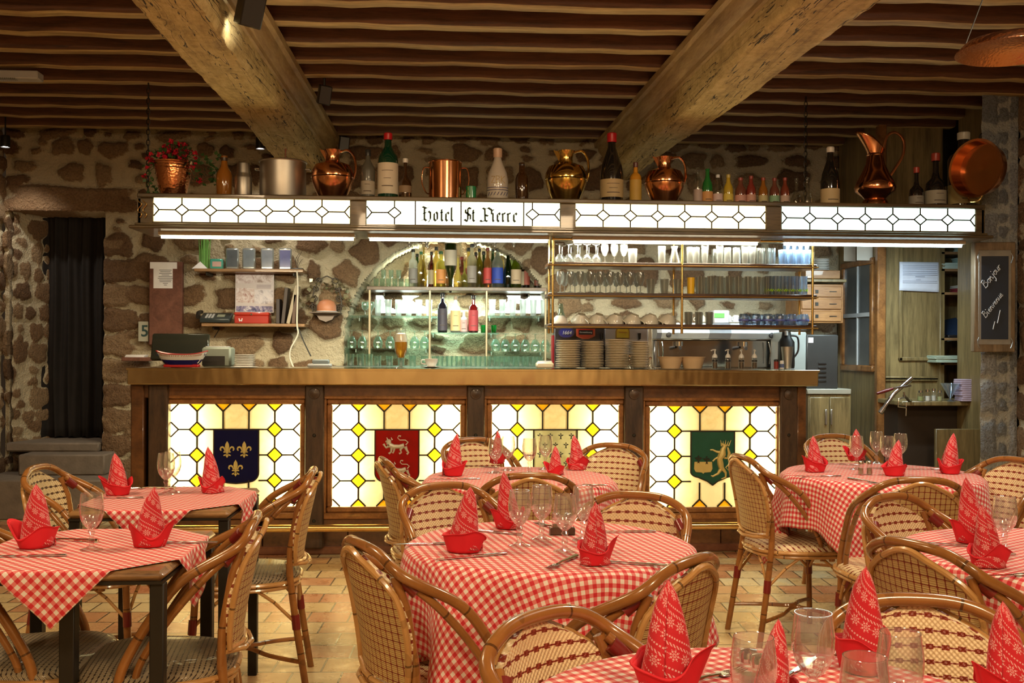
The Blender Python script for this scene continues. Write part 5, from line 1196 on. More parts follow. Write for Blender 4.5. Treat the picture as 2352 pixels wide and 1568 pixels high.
def pitcher(t, r, h):
    def sp(u, v): 
        a = 2*pi*u; lift = (1-cos(a-pi))/2; rr = r*(.36+.10*v)+ (r*.55*v**1.3)*max(0, -cos(a))**3; zz = h*(.70+v*(.06+.24*(.5-.5*cos(a))**1.2)); return (rr*cos(a), rr*.8*sin(a), zz)
    m = MB().grid(sp, 32, 8); o = m.build('pouring_lip', COPPERS, t); o.modifiers.new('t', 'SOLIDIFY').thickness = .002
    MB().tube(bez([(r*.40, 0, h*.76), (r*.62, 0, h*.96), (r*1.05, 0, h*1.0), (r*1.42, 0, h*.90), (r*1.40, 0, h*.72), (r*1.05, 0, h*.55), (r*.72, 0, h*.42)], 6), .0065, 8, flat=1.5).build('handle', COPPERS, t)
    MB().lathe([(r*.37, h*.68), (r*.42, h*.70), (r*.37, h*.715)], 30).build('collar', COPPERS, t)
pot('copper_pitcher', 'tall slender copper pitcher with pointed lip and looped handle', 'pitcher', 2008, 304, 462, 92, YI, [(0, 0), (.62, 0), (.64, .03), (.60, .09), (.50, .12), (.60, .15), (.92, .22), (.98, .27), (.90, .34), (.62, .48), (.46, .58), (.38, .70), (.36, .71)], COPPERS, pitcher)
# flower pot with red flowers
pr_ = P(398, 372, YI); fp = thing('flower_pot', 'hammered copper pot of trailing red flowers at the left end of the canopy', 'flower pot', (pr_.x, YI, zt0)); r = 42*MP(398, YI); h = pr_.z-zt0
MB().lathe([(0, 0), (.62*r, 0), (.66*r, .03*h), (.9*r, .5*h), (.98*r, .86*h), (1.0*r, .97*h), (1.05*r, h), (.96*r, h), (.85*r, .5*h), (0, .4*h)], 36).build('pot', COPPER, fp)
for q in (.80, .88, .95): MB().tube([(r*(.985+.02*q)*cos(a), r*(.985+.02*q)*sin(a), h*q) for a in [2*pi*k/30 for k in range(30)]], .003, 5, closed=True).build('band', COPPERS, fp)
rf = random.Random(4); lf = MB(); fl = MB(); st = MB()
def leaf(m, p, s, d, w_=.5):
    d = d.normalized(); sd = d.cross(Vector((rf.uniform(-1, 1), rf.uniform(-1, 1), rf.uniform(-1, 1)))).normalized()*s*w_; n_ = d.cross(sd).normalized()*s*.15
    m.add([p, p+d*s*.4+sd*.8+n_, p+d*s, p+d*s*.4-sd*.8+n_], [(0, 1, 2, 3)])
for k in range(230):
    a = rf.uniform(0, 2*pi); e = rf.uniform(-.5, 1.3); R_ = rf.uniform(.03, .15); c = Vector((cos(a)*cos(e)*R_*1.15, sin(a)*cos(e)*R_*.6, h+.02+max(-.12, sin(e)*R_*.75)))
    if k % 6 == 0: st.tube([(0, 0, h*.8), tuple(c*.6+Vector((0, 0, h*.35))), tuple(c)], .0016, 4)
    if k % 3: leaf(lf, c, rf.uniform(.02, .04), Vector((rf.uniform(-1, 1), rf.uniform(-1, 1), rf.uniform(-.6, .8))))
    else:
        for j in range(6): leaf(fl, c, rf.uniform(.016, .026), Vector((rf.uniform(-1, 1), rf.uniform(-1, .3), rf.uniform(-1, 1))), .7)
for (dx, dz) in ((-.15, -.05), (-.17, -.10), (-.13, -.01), (.17, -.12), (.13, -.04)):
    for j in range(9): leaf(fl if j < 6 else lf, Vector((dx, -.03, h+dz)), .024, Vector((rf.uniform(-1, 1), rf.uniform(-1, .3), rf.uniform(-1, 1))), .7)
    st.tube([(dx*.5, 0, h), (dx, -.03, h+dz)], .0016, 4)
for k in range(40): leaf(lf, Vector((rf.uniform(-.17, -.08), rf.uniform(-.05, .03), h+rf.uniform(-.2, .0))), .03, Vector((rf.uniform(-1, 1), rf.uniform(-1, 1), -.5)))
for k in range(60): leaf(lf, Vector((rf.uniform(.1, .28), rf.uniform(-.03, .05), h+rf.uniform(-.14, .05))), .035, Vector((rf.uniform(-.2, 1), rf.uniform(-1, 1), rf.uniform(-.5, .5))))
tag(lf.build('foliage', mat((.035, .09, .02), .6, name='dark_leaf', var=.4), fp, sharp=180), kind='stuff'); tag(fl.build('blossoms', mat((.50, .008, .03), .6, name='red_petal', var=.3), fp, sharp=180), kind='stuff'); st.build('stems', mat((.05, .08, .02), .7, name='stem'), fp)
# hanging copper pan, chain, ceiling spots, speakers, hammered copper lamp
pc = P(2283, 382, 6.3); pan = thing('copper_pan', 'deep copper pan hanging on the granite pillar, its bright rim towards us', 'pan', (pc.x, 6.42, pc.z), radians(-62))
rr = 62*MP(2283, 6.4); Mx = Matrix.Rotation(radians(90), 4, 'X')
MB().lathe([(0, 0), (rr*.86, 0), (rr*.93, .012), (rr, .09), (rr*1.05, .094), (rr*1.05, .097), (rr*.97, .094), (rr*.90, .014), (0, .006)], 48, M=Mx).build('bowl', COPPERS, pan)
MB().tube([(0, -.05, rr), (0, -.05, rr+.03), (0, -.03, rr+.05)], .005, 8).build('hanging_ring', DARKMETAL, pan)
MB().tube(bez([(-.05, -.09, -rr), (-.03, -.10, -rr-.03), (.03, -.10, -rr-.03), (.05, -.09, -rr)], 5), .005, 8).build('handle', BRASS2, pan)
def chain(name, x, y, z0, z1, lab, grp=None):
    m = MB(); n = max(2, int((z1-z0)/.034)); t = thing(name, lab, 'chain', (x, y, z0), 0, grp)
    dz = (z1-z0)/n
    for k in range(n):
        a = 0 if k % 2 else pi/2; c = z0-z0+dz*(k+.5)
        m.tube([(.011*cos(q)*cos(a), .011*cos(q)*sin(a), c+.021*sin(q)) for q in [2*pi*j/12 for j in range(12)]], .003, 5, closed=True)
    m.build('chain_links', DARKMETAL, t); return t
pcx = P(1850, 460, 6.85)
chain('hanging_chain', P(1850, 400, 6.86).x, 6.86, z_top, 3.05, 'dark chain holding the canopy, above its little bottles')
chain('hanging_chain', P(340, 400, 6.86).x, 6.86, z_top, 3.05, 'dark chain holding the canopy behind the red flowers')
lc = PZ(2330, 118, 2.62); lc.y += 0
lmp = thing('hanging_copper_lamp', 'wide hammered copper dish lamp hung on chains at the top right corner', 'lamp', (lc.x, lc.y, lc.z))
MB().lathe([(0, .07), (.10, .065), (.20, .035), (.235, .0), (.24, -.002), (.238, .004), (.20, .042), (.10, .072), (0, .078)], 48).build('shade', COPPER, lmp)
for a in (.5, 2.6, 4.7): MB().tube([(.2*cos(a), .2*sin(a), .04), (.06*cos(a), .06*sin(a), 3.05-lc.z)], .003, 6).build('chain', DARKMETAL, lmp)
def spot(px, py, Y, lab, aim, e, col=(1, .9, .75), tilt=None):
    p = P(px, py, Y); t = thing('spotlight', lab, 'spotlight', (p.x, Y, p.z))
    MB().lathe([(.0, .09), (.032, .09), (.036, .08), (.036, 0), (.032, 0), (.03, .06), (0, .06)], 20).build('housing', BLACK, t)
    MB().tube([(0, 0, .09), (0, 0, 3.27-p.z)], .006, 6).build('stem', BLACK, t)
    MB().lathe([(0, .008), (.030, .008)], 20).build('lens', emis('spot_lens', (1, .95, .9), 14), t)
    lamp('spot_beam', 'SPOT', (p.x, Y, p.z-.01), e, col, .03, aim=aim, angle=85, blend=.8); return t
spot(12, 338, 8.1, 'small black ceiling spotlight at the left picture edge, lit', (P(70, 400, YW).x, YW, 1.6), 26)
spot(598, 342, 8.1, 'small black lit spotlight under the left beam, above the stock pot', (P(610, 500, YW).x, YW, 1.8), 22)
def box_thing(name, lab, cat, c, d, rot, m_, sub=None):
    o = thing(name, lab, cat, c); b = MB().box((0, 0, 0), d, 0, None, .006).build('housing', m_, o); b.rotation_euler = rot
    if sub: sub(o)
    return o
p = PZ(575, 20, 2.86); box_thing('loudspeaker', 'black box loudspeaker fixed on the left beam at the top of the picture', 'speaker', p, (.10, .12, .16), (.35, .1, .5), BLACK, lambda o: MB().tube([(0, 0, 0), (-.05, .0, .10)], .008, 6).build('bracket', DARKMETAL, o))
lamp('beam_spot', 'SPOT', (p.x-.02, p.y-.0, p.z-.10), 7, (1, .92, .75), .02, aim=PZ(500, 62, 2.85), angle=50, blend=.9)
p = PZ(745, 218, 2.95); box_thing('loudspeaker', 'small dark speaker hung under the joists right of the left beam', 'speaker', p, (.08, .08, .12), (.3, .1, .3), BLACK, lambda o: MB().tube([(0, 0, 0), (-.0, .0, .11)], .008, 6).build('bracket', DARKMETAL, o))
p = P(790, 332, 8.3); box_thing('loudspeaker', 'small dark speaker on the stone wall behind the first copper jug', 'speaker', p, (.08, .08, .12), (.1, .1, .2), BLACK, lambda o: MB().tube([(0, 0, 0), (0, .24, .05)], .008, 6).build('bracket', DARKMETAL, o))
p = PZ(52, 175, 3.0); o = thing('ceiling_fan_heater', 'slim grey ventilation unit between the joists at the left', 'vent', p); MB().box((-.10, 0, 0), (.42, .10, .05), 0, None, .006).build('housing', GREYP, o)
m = MB()
for k in range(22): m.box((-.28+.012*k, -.03, -.028), (.004, .05, .006))
m.build('grille', STEEL, o)
# ---------------------------------------------------------------- on the counter
zc = CT+.0035
def at(px, Y): return P(px, 800, Y).x
# boat-shaped dish
bt = thing('boat_dish', 'boat-shaped ceramic dish, white above, blue hull, red keel, at the left of the bar', 'dish', (at(418, 6.6), 6.6, zc))
Lb_ = 59*MP(418, 6.6)
def hull(u, v, o=0):
    a = 2*pi*u; e = cos(a); x = Lb_*(.62+.38*v**.8)*math.copysign(abs(e)**.8, e); sheer = .022*(abs(x)/Lb_)**3; y = (.035+.03*v)*sin(a); return (x-o*x*.04, y-o*y*.1, .016+v*(.066+sheer))
m = MB(); m.grid(lambda u, v: hull(u, v*.45), 48, 6, 0); m.grid(lambda u, v: hull(u, .45+v*.55), 48, 6, 1); m.grid(lambda u, v: hull(u, 1-v*.8, 1), 48, 6, 1)
m.build('hull', [mat((.012, .012, .11), .2, coat=.8, name='navy_glaze'), WHITE], bt)
MB().bb(-Lb_*.68, Lb_*.68, -.03, .03, 0, .018, 0, .004).build('keel', mat((.55, .02, .02), .3, coat=.5, name='red_glaze'), bt)
MB().tube([hull(k/48, 1.0) for k in range(48)], .0032, 6, closed=True).build('red_rim', mat((.5, .05, .05), .3, name='rim_red'), bt)
m = MB()
for k in range(26): u = .60+.30*k/25; p1 = hull(u, .78); p2 = hull(u+.004, .90); m.tube([(p1[0], p1[1]-.001, p1[2]), (p2[0], p2[1]-.001, p2[2])], .0016, 4)
m.build('painted_letters', mat((.35, .12, .06), .5, name='brown_glaze'), bt)
m = MB()
for u in (.545, .955):
    p1 = hull(u, .78)
    for q in range(5): m.tube([p1, (p1[0]+.014*cos(q*1.3), p1[1]-.004, p1[2]+.010*sin(q*1.3))], .0018, 4)
m.build('painted_bird', mat((.04, .06, .16), .5, name='painted_blue'), bt)
# cash screen, printer
sc_ = thing('touch_screen', 'black till screen seen from behind the boat dish', 'screen', (at(412, 6.85), 6.85, zc)); w_ = 66*MP(412, 6.85); zt_ = P(412, 768, 6.85).z-zc
MB().box((0, .0, .13), (2*w_, .035, zt_*.86), 0, Matrix.Translation((0, 0, .0)) @ Matrix.Rotation(radians(-14), 4, 'X'), .008).build('screen', mat((.02, .022, .016), .15, coat=.5, name='screen_black'), sc_)
MB().bb(-.06, .06, -.02, .12, 0, .05, 0, .01).build('stand', BLACK, sc_)
pr = thing('receipt_printer', 'grey receipt printer right of the till screen', 'printer', (at(502, 6.85), 6.85, zc)); w_ = 33*MP(500, 6.85); zt_ = P(500, 797, 6.85).z-zc
MB().bb(-w_, w_, -.07, .08, 0, zt_, 0, .012).build('case', mat((.25, .29, .24), .5, name='printer_grey'), pr); MB().bb(-w_*.95, w_*.6, -.074, -.068, .01, zt_*.55).build('paper_door', BLACK, pr); MB().bb(-w_*.8, w_*.8, -.05, .02, zt_-.001, zt_+.006, 0, .003).build('lid', GREYP, pr)
# stack of square white saucers
for k in range(8):
    zz = zc+.0105*k; o = MB().lathe([(0, 0), (.045, 0), (.062, .006), (.064, .0085), (.06, .0085), (.04, .004), (0, .003)], 40, sq=6).build('square_plate', WHITE, loc=(at(562, 6.75)+.001*(k % 3), 6.75, zz)); tag(o, 'square white saucer in the stack right of the receipt printer', 'saucer', 'stack of square white saucers')
o = MB().lathe([(0, 0), (.07, 0), (.082, .004), (.07, .006), (0, .005)], 40, sq=6).build('tray', WHITE, loc=(at(562, 6.62), 6.62, zc)); tag(o, 'flat white tray in front of the square saucers', 'tray')
ct_ = thing('card_terminal', 'flat grey card terminal on the bar below the wrought-iron shelf', 'card terminal', (at(740, 6.85), 6.85, zc)); MB().bb(-.09, .06, -.05, .06, 0, .022, 0, .006).build('base', GREYP, ct_); MB().bb(-.06, .05, -.045, .0, .022, .05, 0, .006).build('body', mat((.2, .25, .27), .4, name='blue_grey'), ct_)
# beer glass, coffee cup
bg = thing('beer_glass', 'full stemmed glass of golden beer with white foam standing alone on the bar', 'beer glass', (at(921, 6.56), 6.56, zc)); h = P(921, 754, 6.56).z-zc; r = 15*MP(921, 6.56)
MB().lathe([(r*1.0, 0), (r*.95, .004), (r*.25, .012), (r*.2, .03), (r*.22, h*.20), (r*.5, h*.26), (r*.9, h*.42), (r, h*.56), (r*.95, h*.72), (r*.78, h*.9), (r*.72, h)], 24).build('glass', G_CLEAR, bg)
t_ = NT('beer'); t_.set((.9, .42, .03), .15); t_.b.inputs['Emission Color'].default_value = (0, 0, 0, 1); t_.b.inputs['Transmission Weight'].default_value = .55; t_.b.inputs['IOR'].default_value = 1.33
MB().lathe([(0, h*.25), (r*.46, h*.265), (r*.86, h*.42), (r*.95, h*.56), (r*.93, h*.66), (0, h*.66)], 24).build('beer', t_.m, bg)
MB().lathe([(0, h*.66), (r*.93, h*.66), (r*.90, h*.74), (r*.78, h*.86), (r*.4, h*.885), (0, h*.88)], 24).build('foam', mat((.9, .85, .7), .8, name='foam'), bg)
def coffee(px, Y, lab, saucer=True, s=1):
    x = at(px, Y)
    if saucer: o = MB().lathe([(0, .001), (.03, 0), (.068, .010), (.070, .012), (.066, .012), (.03, .005), (0, .004)], 32).build('saucer', WHITE, loc=(x-.005, Y, zc)); tag(o, 'white saucer under the '+lab, 'saucer')
    t = thing('coffee_cup', lab, 'cup', (x, Y, zc+(.005 if saucer else 0))); MB().lathe([(0, 0), (.022, 0), (.024, .005), (.030, .014), (.0405, .038), (.042, .056), (.040, .056), (.037, .036), (.026, .012), (0, .01)], 32).build('cup', WHITE, t)
    MB().tube(bez([(-.04, 0, .048), (-.062, 0, .046), (-.062, 0, .026), (-.035, 0, .02)], 5), .004, 8).build('handle', WHITE, t); return t
coffee(991, 6.6, 'white coffee cup alone on the middle of the bar'); 
sb = thing('sugar_bowl', 'low cream dish of sugar left of the plate stacks', 'bowl', (at(1250, 6.75), 6.75, zc)); MB().bb(-.055, .06, -.04, .04, 0, .04, 0, .01).build('dish', CREAM, sb); MB().bb(-.045, .05, -.03, .03, .04, .048, 0, .004).build('contents', WHITE, sb)
# plates: four tall stacks
for si, (px, ytop, n_, w_, Y) in enumerate([(1305, 781, 16, 56, 6.72), (1361, 783, 17, 52, 6.80), (1417, 779, 18, 54, 6.76), (1469, 784, 16, 46, 6.84)]):
    nm = ['leftmost', 'second', 'third', 'rightmost'][si]; r = w_/2*MP(px, Y); H_ = P(px, ytop, Y).z-zc; st_ = H_/n_
    if si == 0: plate = None
    mm = MB().lathe([(0, 0), (.5, 0), (.55, .05*1), (.95, .75), (1, .8), (1, .98), (.92, .95), (.5, .35), (0, .3)], 32)
    base = None
    for k in range(n_):
        if base is None:
            b_ = MB().lathe([(0, 0), (r*.55, 0), (r*.6, st_*.15), (r*.93, st_*.62), (r, st_*.70), (r, st_*.93), (r*.94, st_*.90), (r*.55, st_*.38), (0, st_*.34)], 36); o = b_.build('plate', CREAM, loc=(at(px, Y), Y, zc)); base = o
        else: o = base.copy(); COL.objects.link(o); o.location = (at(px, Y)+rf.uniform(-.003, .003), Y+rf.uniform(-.003, .003), zc+st_*k)
        tag(o, 'cream plate in the %s of the four plate stacks on the bar' % nm, 'plate', 'plates of the %s stack' % nm)
for k in range(9):
    if k == 0: base = MB().lathe([(0, 0), (.028, 0), (.05, .008), (.051, .0105), (.046, .0095), (0, .004)], 28).build('saucer', CREAM, loc=(at(1446, 6.95), 6.95, zc+.0105*k)); o = base
    else: o = base.copy(); COL.objects.link(o); o.location = (at(1446, 6.95)+rf.uniform(-.003, .003), 6.95, zc+.0105*k)
    tag(o, 'small cream saucer in the low stack between the third and fourth plate stacks', 'saucer', 'small saucers behind the plates')
def salt_mill(px, Y, lab, h=.09): 
    t = thing('glass_shaker', lab, 'shaker', (at(px, Y), Y, zc)); MB().lathe([(0, 0), (.022, 0), (.020, .01), (.012, .03), (.015, .045), (.011, .06), (.012, h-.01), (.006, h), (0, h)], 16).build('body', G_CLEAR, t); MB().lathe([(.0125, h-.012), (.013, h), (0, h+.006)], 12).build('cap', CHROME, t)
salt_mill(1446, 6.62, 'small clear glass shaker before the third plate stack'); salt_mill(1494, 6.62, 'small clear glass jug-like shaker right of the plate stacks', .075)
# tubs and syrup pumps
for px, nm in ((1540, 'left wide-ribbed cream tub on the bar'), (1591, 'right smooth cream tub on the bar')):
    Y = 6.75; r = 28*MP(px, Y); h = P(px, 819, Y).z-zc; t = thing('tub', nm, 'tub', (at(px, Y), Y, zc)); pr = [(0, 0), (r*.72, 0)]
    if px == 1540:
        for k in range(8): pr += [(r*(.74+.032*k), h*k/8), (r*(.76+.032*k), h*(k+.5)/8)]
    pr += [(r*.98, h*.93), (r*1.03, h*.95), (r*1.03, h), (r*.97, h), (r*.9, h*.9), (r*.7, .01), (0, .01)]
    MB().lathe(pr, 36).build('bowl', mat((.66, .46, .26), .5, name='cream_plastic'), t)
def pump():
    t = thing('pump_bottle', '', 'pump bottle'); MB().lathe([(0, 0), (.018, 0), (.02, .004), (.02, .07), (.016, .085), (0, .085)], 20).build('bottle', G_CLEAR, t); MB().lathe([(0, .002), (.0185, .004), (.0185, .05), (0, .05)], 16).build('syrup', mat((.10, .07, .05), .3, name='syrup'), t)
    MB().lathe([(.0205, .055), (.021, .056), (.021, .066), (.0205, .067)], 16).build('band', BLACK, t)
    MB().lathe([(.021, .085), (.019, .1), (.010, .112), (.005, .118), (.0045, .140), (0, .14)], 16).build('collar', WHITE, t); MB().tube([(.004, 0, .142), (-.018, -.012, .144), (-.036, -.02, .138)], .0045, 8).bb(-.008, .008, -.006, .006, .138, .149, 0, .002).build('pump_head', WHITE, t); return t
for i, px in enumerate((1642, 1672, 1703, 1733)):
    put('pump', pump, (at(px, 6.75), 6.75, zc), .3*i, 'white pump-top syrup bottle, %s in the row of four' % ['leftmost', 'second from the left', 'second from the right', 'rightmost'][i], 'pump bottle', 'pump-top syrup bottles on the bar', .88)
t = thing('red_canister', 'small dark red canister right of the pump bottles', 'canister', (at(1783, 6.8), 6.8, zc)); MB().lathe([(0, 0), (.016, 0), (.016, .06), (0, .062)], 16).build('can', mat((.28, .03, .02), .4, name='dark_red'), t); MB().lathe([(.0161, .05), (.0162, .062), (0, .066)], 16).build('lid', BLACK, t)
t = thing('spray_can', 'small white canister right of the dark red one', 'canister', (at(1796, 6.74), 6.74, zc)); MB().lathe([(0, 0), (.014, 0), (.014, .05), (.012, .056), (0, .058)], 16).build('can', WHITE, t); MB().lathe([(.0142, .01), (.0143, .035)], 16).build('band', mat((.1, .14, .3), .5, name='blue_band'), t)
# ---------------------------------------------------------------- behind the bar: back counter, beer tower, coffee machine
bk0, bk1 = at(700, 8.1), at(1850, 8.1)
zk = P(1176, 843, 8.2).z
o = thing('back_counter', 'steel-topped counter along the stone wall behind the bar', 'counter', ((bk0+bk1)/2, 8.2, 0)); hw = (bk1-bk0)/2
MB().bb(-hw, hw, -.22, .345, zk-.04, zk, 0, .004).build('worktop', SATIN, o); MB().bb(-hw+.02, hw-.02, -.18, .33, 0, zk-.04).build('cabinet_base', mat((.08, .06, .05), .6, name='cabinet'), o)
MB().bb(-hw+.02, hw-.02, .345, .72, zk-.04, zk-.001).build('niche_sill', SATIN, o)
bw0, bw1 = at(1272, 7.02), at(1497, 7.02); Yb = 7.04
tw = thing('beer_tap_tower', 'dark and grey beer dispenser block with three round brand badges', 'beer tap', ((bw0+bw1)/2, Yb, zc)); hw = (bw1-bw0)/2; ht = P(1400, 752, Yb-.05).z-zc; X0 = (bw0+bw1)/2
sp_ = at(1390, 6.97)-X0
MB().bb(-hw, sp_, -.05, .05, 0, ht, 0, .006).build('dark_front', mat((.035, .03, .035), .35, name='tower_dark'), tw); MB().bb(sp_, hw-.03, -.045, .05, 0, ht, 0, .006).build('grey_front', mat((.42, .40, .40), .35, .3, name='tower_grey'), tw); MB().bb(hw-.03, hw, -.04, .05, 0, ht, 0, .006).build('cream_side', CREAM, tw); MB().bb(-hw-.012, -hw, -.045, .05, 0, ht*.8).build('red_side', mat((.3, .01, .02), .4, name='tower_red'), tw)
def text_mesh(s, size, m_, parent, loc, rot=(pi/2, 0, 0), name='lettering', ext=.0008, shear=0, sx=1):
    cu = bpy.data.curves.new(name, 'FONT'); cu.body = s; cu.size = size; cu.align_x = 'CENTER'; cu.align_y = 'CENTER'; cu.extrude = ext; cu.shear = shear; cu.resolution_u = 3; cu.offset = size*.015
    to = bpy.data.objects.new(name, cu); COL.objects.link(to); dg = bpy.context.evaluated_depsgraph_get(); me = bpy.data.meshes.new_from_object(to.evaluated_get(dg)); bpy.data.objects.remove(to)
    me.materials.clear(); me.materials.append(m_); o = bpy.data.objects.new(name, me); COL.objects.link(o); o.parent = parent; o.location = loc; o.rotation_euler = rot; o.scale = (sx, 1, 1); return o
def badge(px, py, w_, h_, shape, cf, cr, s, tc, size, plate_=None, lab=None):
    y = -.05-.012; X_ = at(px, Yb-.06)-X0; Z_ = P(px, py, Yb-.06).z-zc; a, b = w_/2*MP(px, Yb), h_/2*MP(px, Yb)
    def ol(k):
        if shape == 'oval': return [(X_+a*k*cos(q), Z_+b*k*sin(q)) for q in np.linspace(0, 2*pi, 28)[:-1]]
        if shape == 'oct': return [(X_+k*a*u, Z_+k*b*v) for u, v in [(-.7, -.82), (-.3, -1), (.3, -1), (.7, -.82), (1, -.55), (1, .55), (.7, .85), (.3, 1), (-.3, 1), (-.7, .85), (-1, .55), (-1, -.55)]]
        return [(X_-a*k, Z_-b*k), (X_+a*k, Z_-b*k)]+[(X_+a*k*cos(q), Z_+b*k*(.1+.9*sin(q))) for q in np.linspace(0.1, pi-.1, 14)]
    o = MB().poly(ol(1), y, y+.014).build('badge', mat(cr, .3, coat=.5, name='badge_rim'), tw); o['label'] = lab
    MB().poly(ol(.84), y-.003, y).build('badge_face', mat(cf, .3, coat=.5, name='badge_face'), o)
    if plate_:
        u, v, c = plate_; MB().poly([(X_-a*u, Z_-b*v), (X_+a*u, Z_-b*v), (X_+a*u, Z_+b*v), (X_-a*u, Z_+b*v)] if shape != 'blue' else None, y-.005, y-.003).build('badge_plate', mat(c, .4, name='badge_plate'), o)
    text_mesh(s, size, mat(tc, .4, name='badge_ink'), o, (X_, y-.0065, Z_), shear=.2 if shape == 'oval' else 0)
badge(1301, 764, 36, 25, 'oval', (.02, .03, .28), (.03, .03, .16), '1664', (.85, .85, .9), .033, None, 'blue oval badge reading 1664')
badge(1345, 763, 43, 30, 'oct', (.62, .035, .02), (.75, .12, .05), 'Kronenbourg', (.85, .8, .75), .0155, (.74, .34, (.02, .015, .02)), 'red eight-sided badge')
badge(1430, 763, 32, 29, 'arch', (.75, .55, .04), (.35, .2, .03), 'Grimbergen', (.55, .16, .06), .0115, None, 'yellow arched badge')
for px in (1382, 1468): 
    X_ = at(px, Yb-.07)-X0; Z_ = P(px, 772, Yb-.07).z-zc; MB().tube([(X_, -.075, Z_+.02), (X_, -.078, Z_-.02)], [.012, .008], 8).tube([(X_, -.04, Z_-.02), (X_, -.075, Z_-.02)], .005, 8).build('tap_handle', BLACK, tw)
# espresso machine
ex0, ex1 = at(1507, 7.75), at(1795, 7.75); em = thing('espresso_machine', 'wide steel espresso machine with rounded control fascia behind the bar', 'coffee machine', ((ex0+ex1)/2, 7.95, zk)); hw = (ex1-ex0)/2; ez = lambda py: P(1650, py, 7.75).z-zk
MB().bb(-hw, hw, -.10, .24, 0, ez(780), 0, .01).build('body', mat((.36, .36, .37), .22, .95, name='brushed_body'), em)
fc = lambda px0, px1, m_, nm='fascia': MB().add([(at(px0, 7.75)-em.location.x, -.2, ez(778)), (at(px1, 7.75)-em.location.x, -.2, ez(778)), (at(px1, 7.75)-em.location.x, -.24, ez(765)), (at(px0, 7.75)-em.location.x, -.24, ez(765)), (at(px1, 7.75)-em.location.x, -.20, ez(742)), (at(px0, 7.75)-em.location.x, -.20, ez(742)), (at(px1, 7.75)-em.location.x, .2, ez(738)), (at(px0, 7.75)-em.location.x, .2, ez(738)), (at(px0, 7.75)-em.location.x, .2, ez(778)), (at(px1, 7.75)-em.location.x, .2, ez(778))], [(0, 1, 2, 3), (3, 2, 4, 5), (5, 4, 6, 7), (8, 9, 1, 0), (0, 3, 5, 7, 8), (1, 9, 6, 4, 2)]).build(nm, m_, em)
SIL = mat((.62, .66, .70), .3, .7, name='silver_fascia')
fc(1518, 1627, SIL); fc(1677, 1786, SIL); fc(1627, 1677, mat((.30, .31, .34), .3, .7, name='grey_fascia')); fc(1507, 1518, mat((.12, .12, .13), .4, name='end_cap')); 
MB().bb(at(1640, 7.75)-em.location.x, at(1676, 7.75)-em.location.x, -.19, .0, ez(742), ez(712), 0, .008).build('display_housing', mat((.48, .48, .5), .4, name='housing_grey'), em)
MB().bb(at(1641, 7.75)-em.location.x, at(1664, 7.75)-em.location.x, -.197, -.19, ez(729), ez(719)).build('green_display', emis('lcd_green', (.12, .9, .05), 1.0, .05), em)
m = MB()
for px in (1536, 1772): m.lathe([(0, .02), (.018, .018), (.022, 0)], 16, M=Matrix.Translation((at(px, 7.72)-em.location.x, -.225, ez(769))) @ Matrix.Rotation(pi/2, 4, 'X'))
m.build('steam_knobs', BLACK, em)
m = MB()
for px in (1530, 1548, 1562, 1576, 1590, 1604, 1640, 1654, 1694, 1710, 1724, 1738, 1752, 1768): m.bb(at(px, 7.72)-em.location.x-.014, at(px, 7.72)-em.location.x+.014, -.235, -.212, ez(755), ez(749), 0, .003)
m.build('buttons', BLACK, em)
MB().bb(-hw+.02, hw-.02, -.13, -.1, ez(842), ez(782)).build('splash_back', mat((.55, .56, .58), .12, 1, name='mirror_steel'), em)
for px in (1565, 1715):
    x = at(px, 7.7)-em.location.x; MB().lathe([(0, 0), (.03, 0), (.03, .035), (0, .035)], 20, (x, -.17, ez(795))).build('group_head', CHROME, em)
    h_ = MB().tube([(x, -.19, ez(797)), (x-.02, -.30, ez(800))], [.010, .013], 8).build('portafilter', BLACK, em)
for px in (1523, 1770): x = at(px, 7.7)-em.location.x; MB().tube([(x, -.2, ez(785)), (x+.01, -.22, ez(810)), (x+.005, -.2, ez(835))], .005, 8).build('steam_wand', CHROME, em)
# cups heaped on the machine
def white_cup(s=1):
    t = thing('cup', '', 'cup'); MB().lathe([(.020, 0), (.022, .004), (.036, .018), (.043, .045), (.0435, .055), (.041, .055), (.034, .02), (.018, .006), (0, .005)], 24).build('cup_body', WHITE, t); MB().tube(bez([(.041, 0, .045), (.062, 0, .042), (.06, 0, .022), (.034, 0, .016)], 4), .0038, 6).build('handle', WHITE, t); return t
for px, py in ((1672, 702), (1690, 700), (1712, 700), (1735, 701), (1752, 706), (1630, 700), (1610, 702)):
    p = P(px, py, 7.95); c_ = put('upcup', white_cup, (p.x, 7.95, zk+ez(738)+.056), 0, 'upturned white cup warming on top of the espresso machine', 'cup', 'cups warming on the espresso machine'); c_.rotation_euler = (pi, 0, rf.uniform(0, 6))
# niche shelves and their bottles
YN = 8.62
def nshelf(px0, px1, py, thick, m_, lab, name='shelf', Y0=8.50, Y1=8.93, cat='shelf'):
    a, b = P(px0, py, Y0), P(px1, py, Y0); o = thing(name, lab, cat, ((a.x+b.x)/2, (Y0+Y1)/2, a.z)); MB().bb(-(b.x-a.x)/2, (b.x-a.x)/2, -(Y1-Y0)/2, (Y1-Y0)/2, -thick, 0, 0, min(.003, thick/3)).build('board', m_, o)
    for s in (-1, 1): MB().bb(s*(b.x-a.x)*.42-.006, s*(b.x-a.x)*.42+.006, (Y1-Y0)/2-.06, (Y1-Y0)/2, -thick-.03, -thick, 0, .002).build('bracket', SATIN, o)
    return a.z
GSH = glassmat('shelf_glass', (.85, .95, .91), .15, (.6, .95, .85), .5)
zw = nshelf(842, 1256, 657, .03, wood('niche_shelf', (.05, .025, .01), (.2, .11, .05), .35), 'dark wooden shelf across the arched niche carrying the liquor bottles')
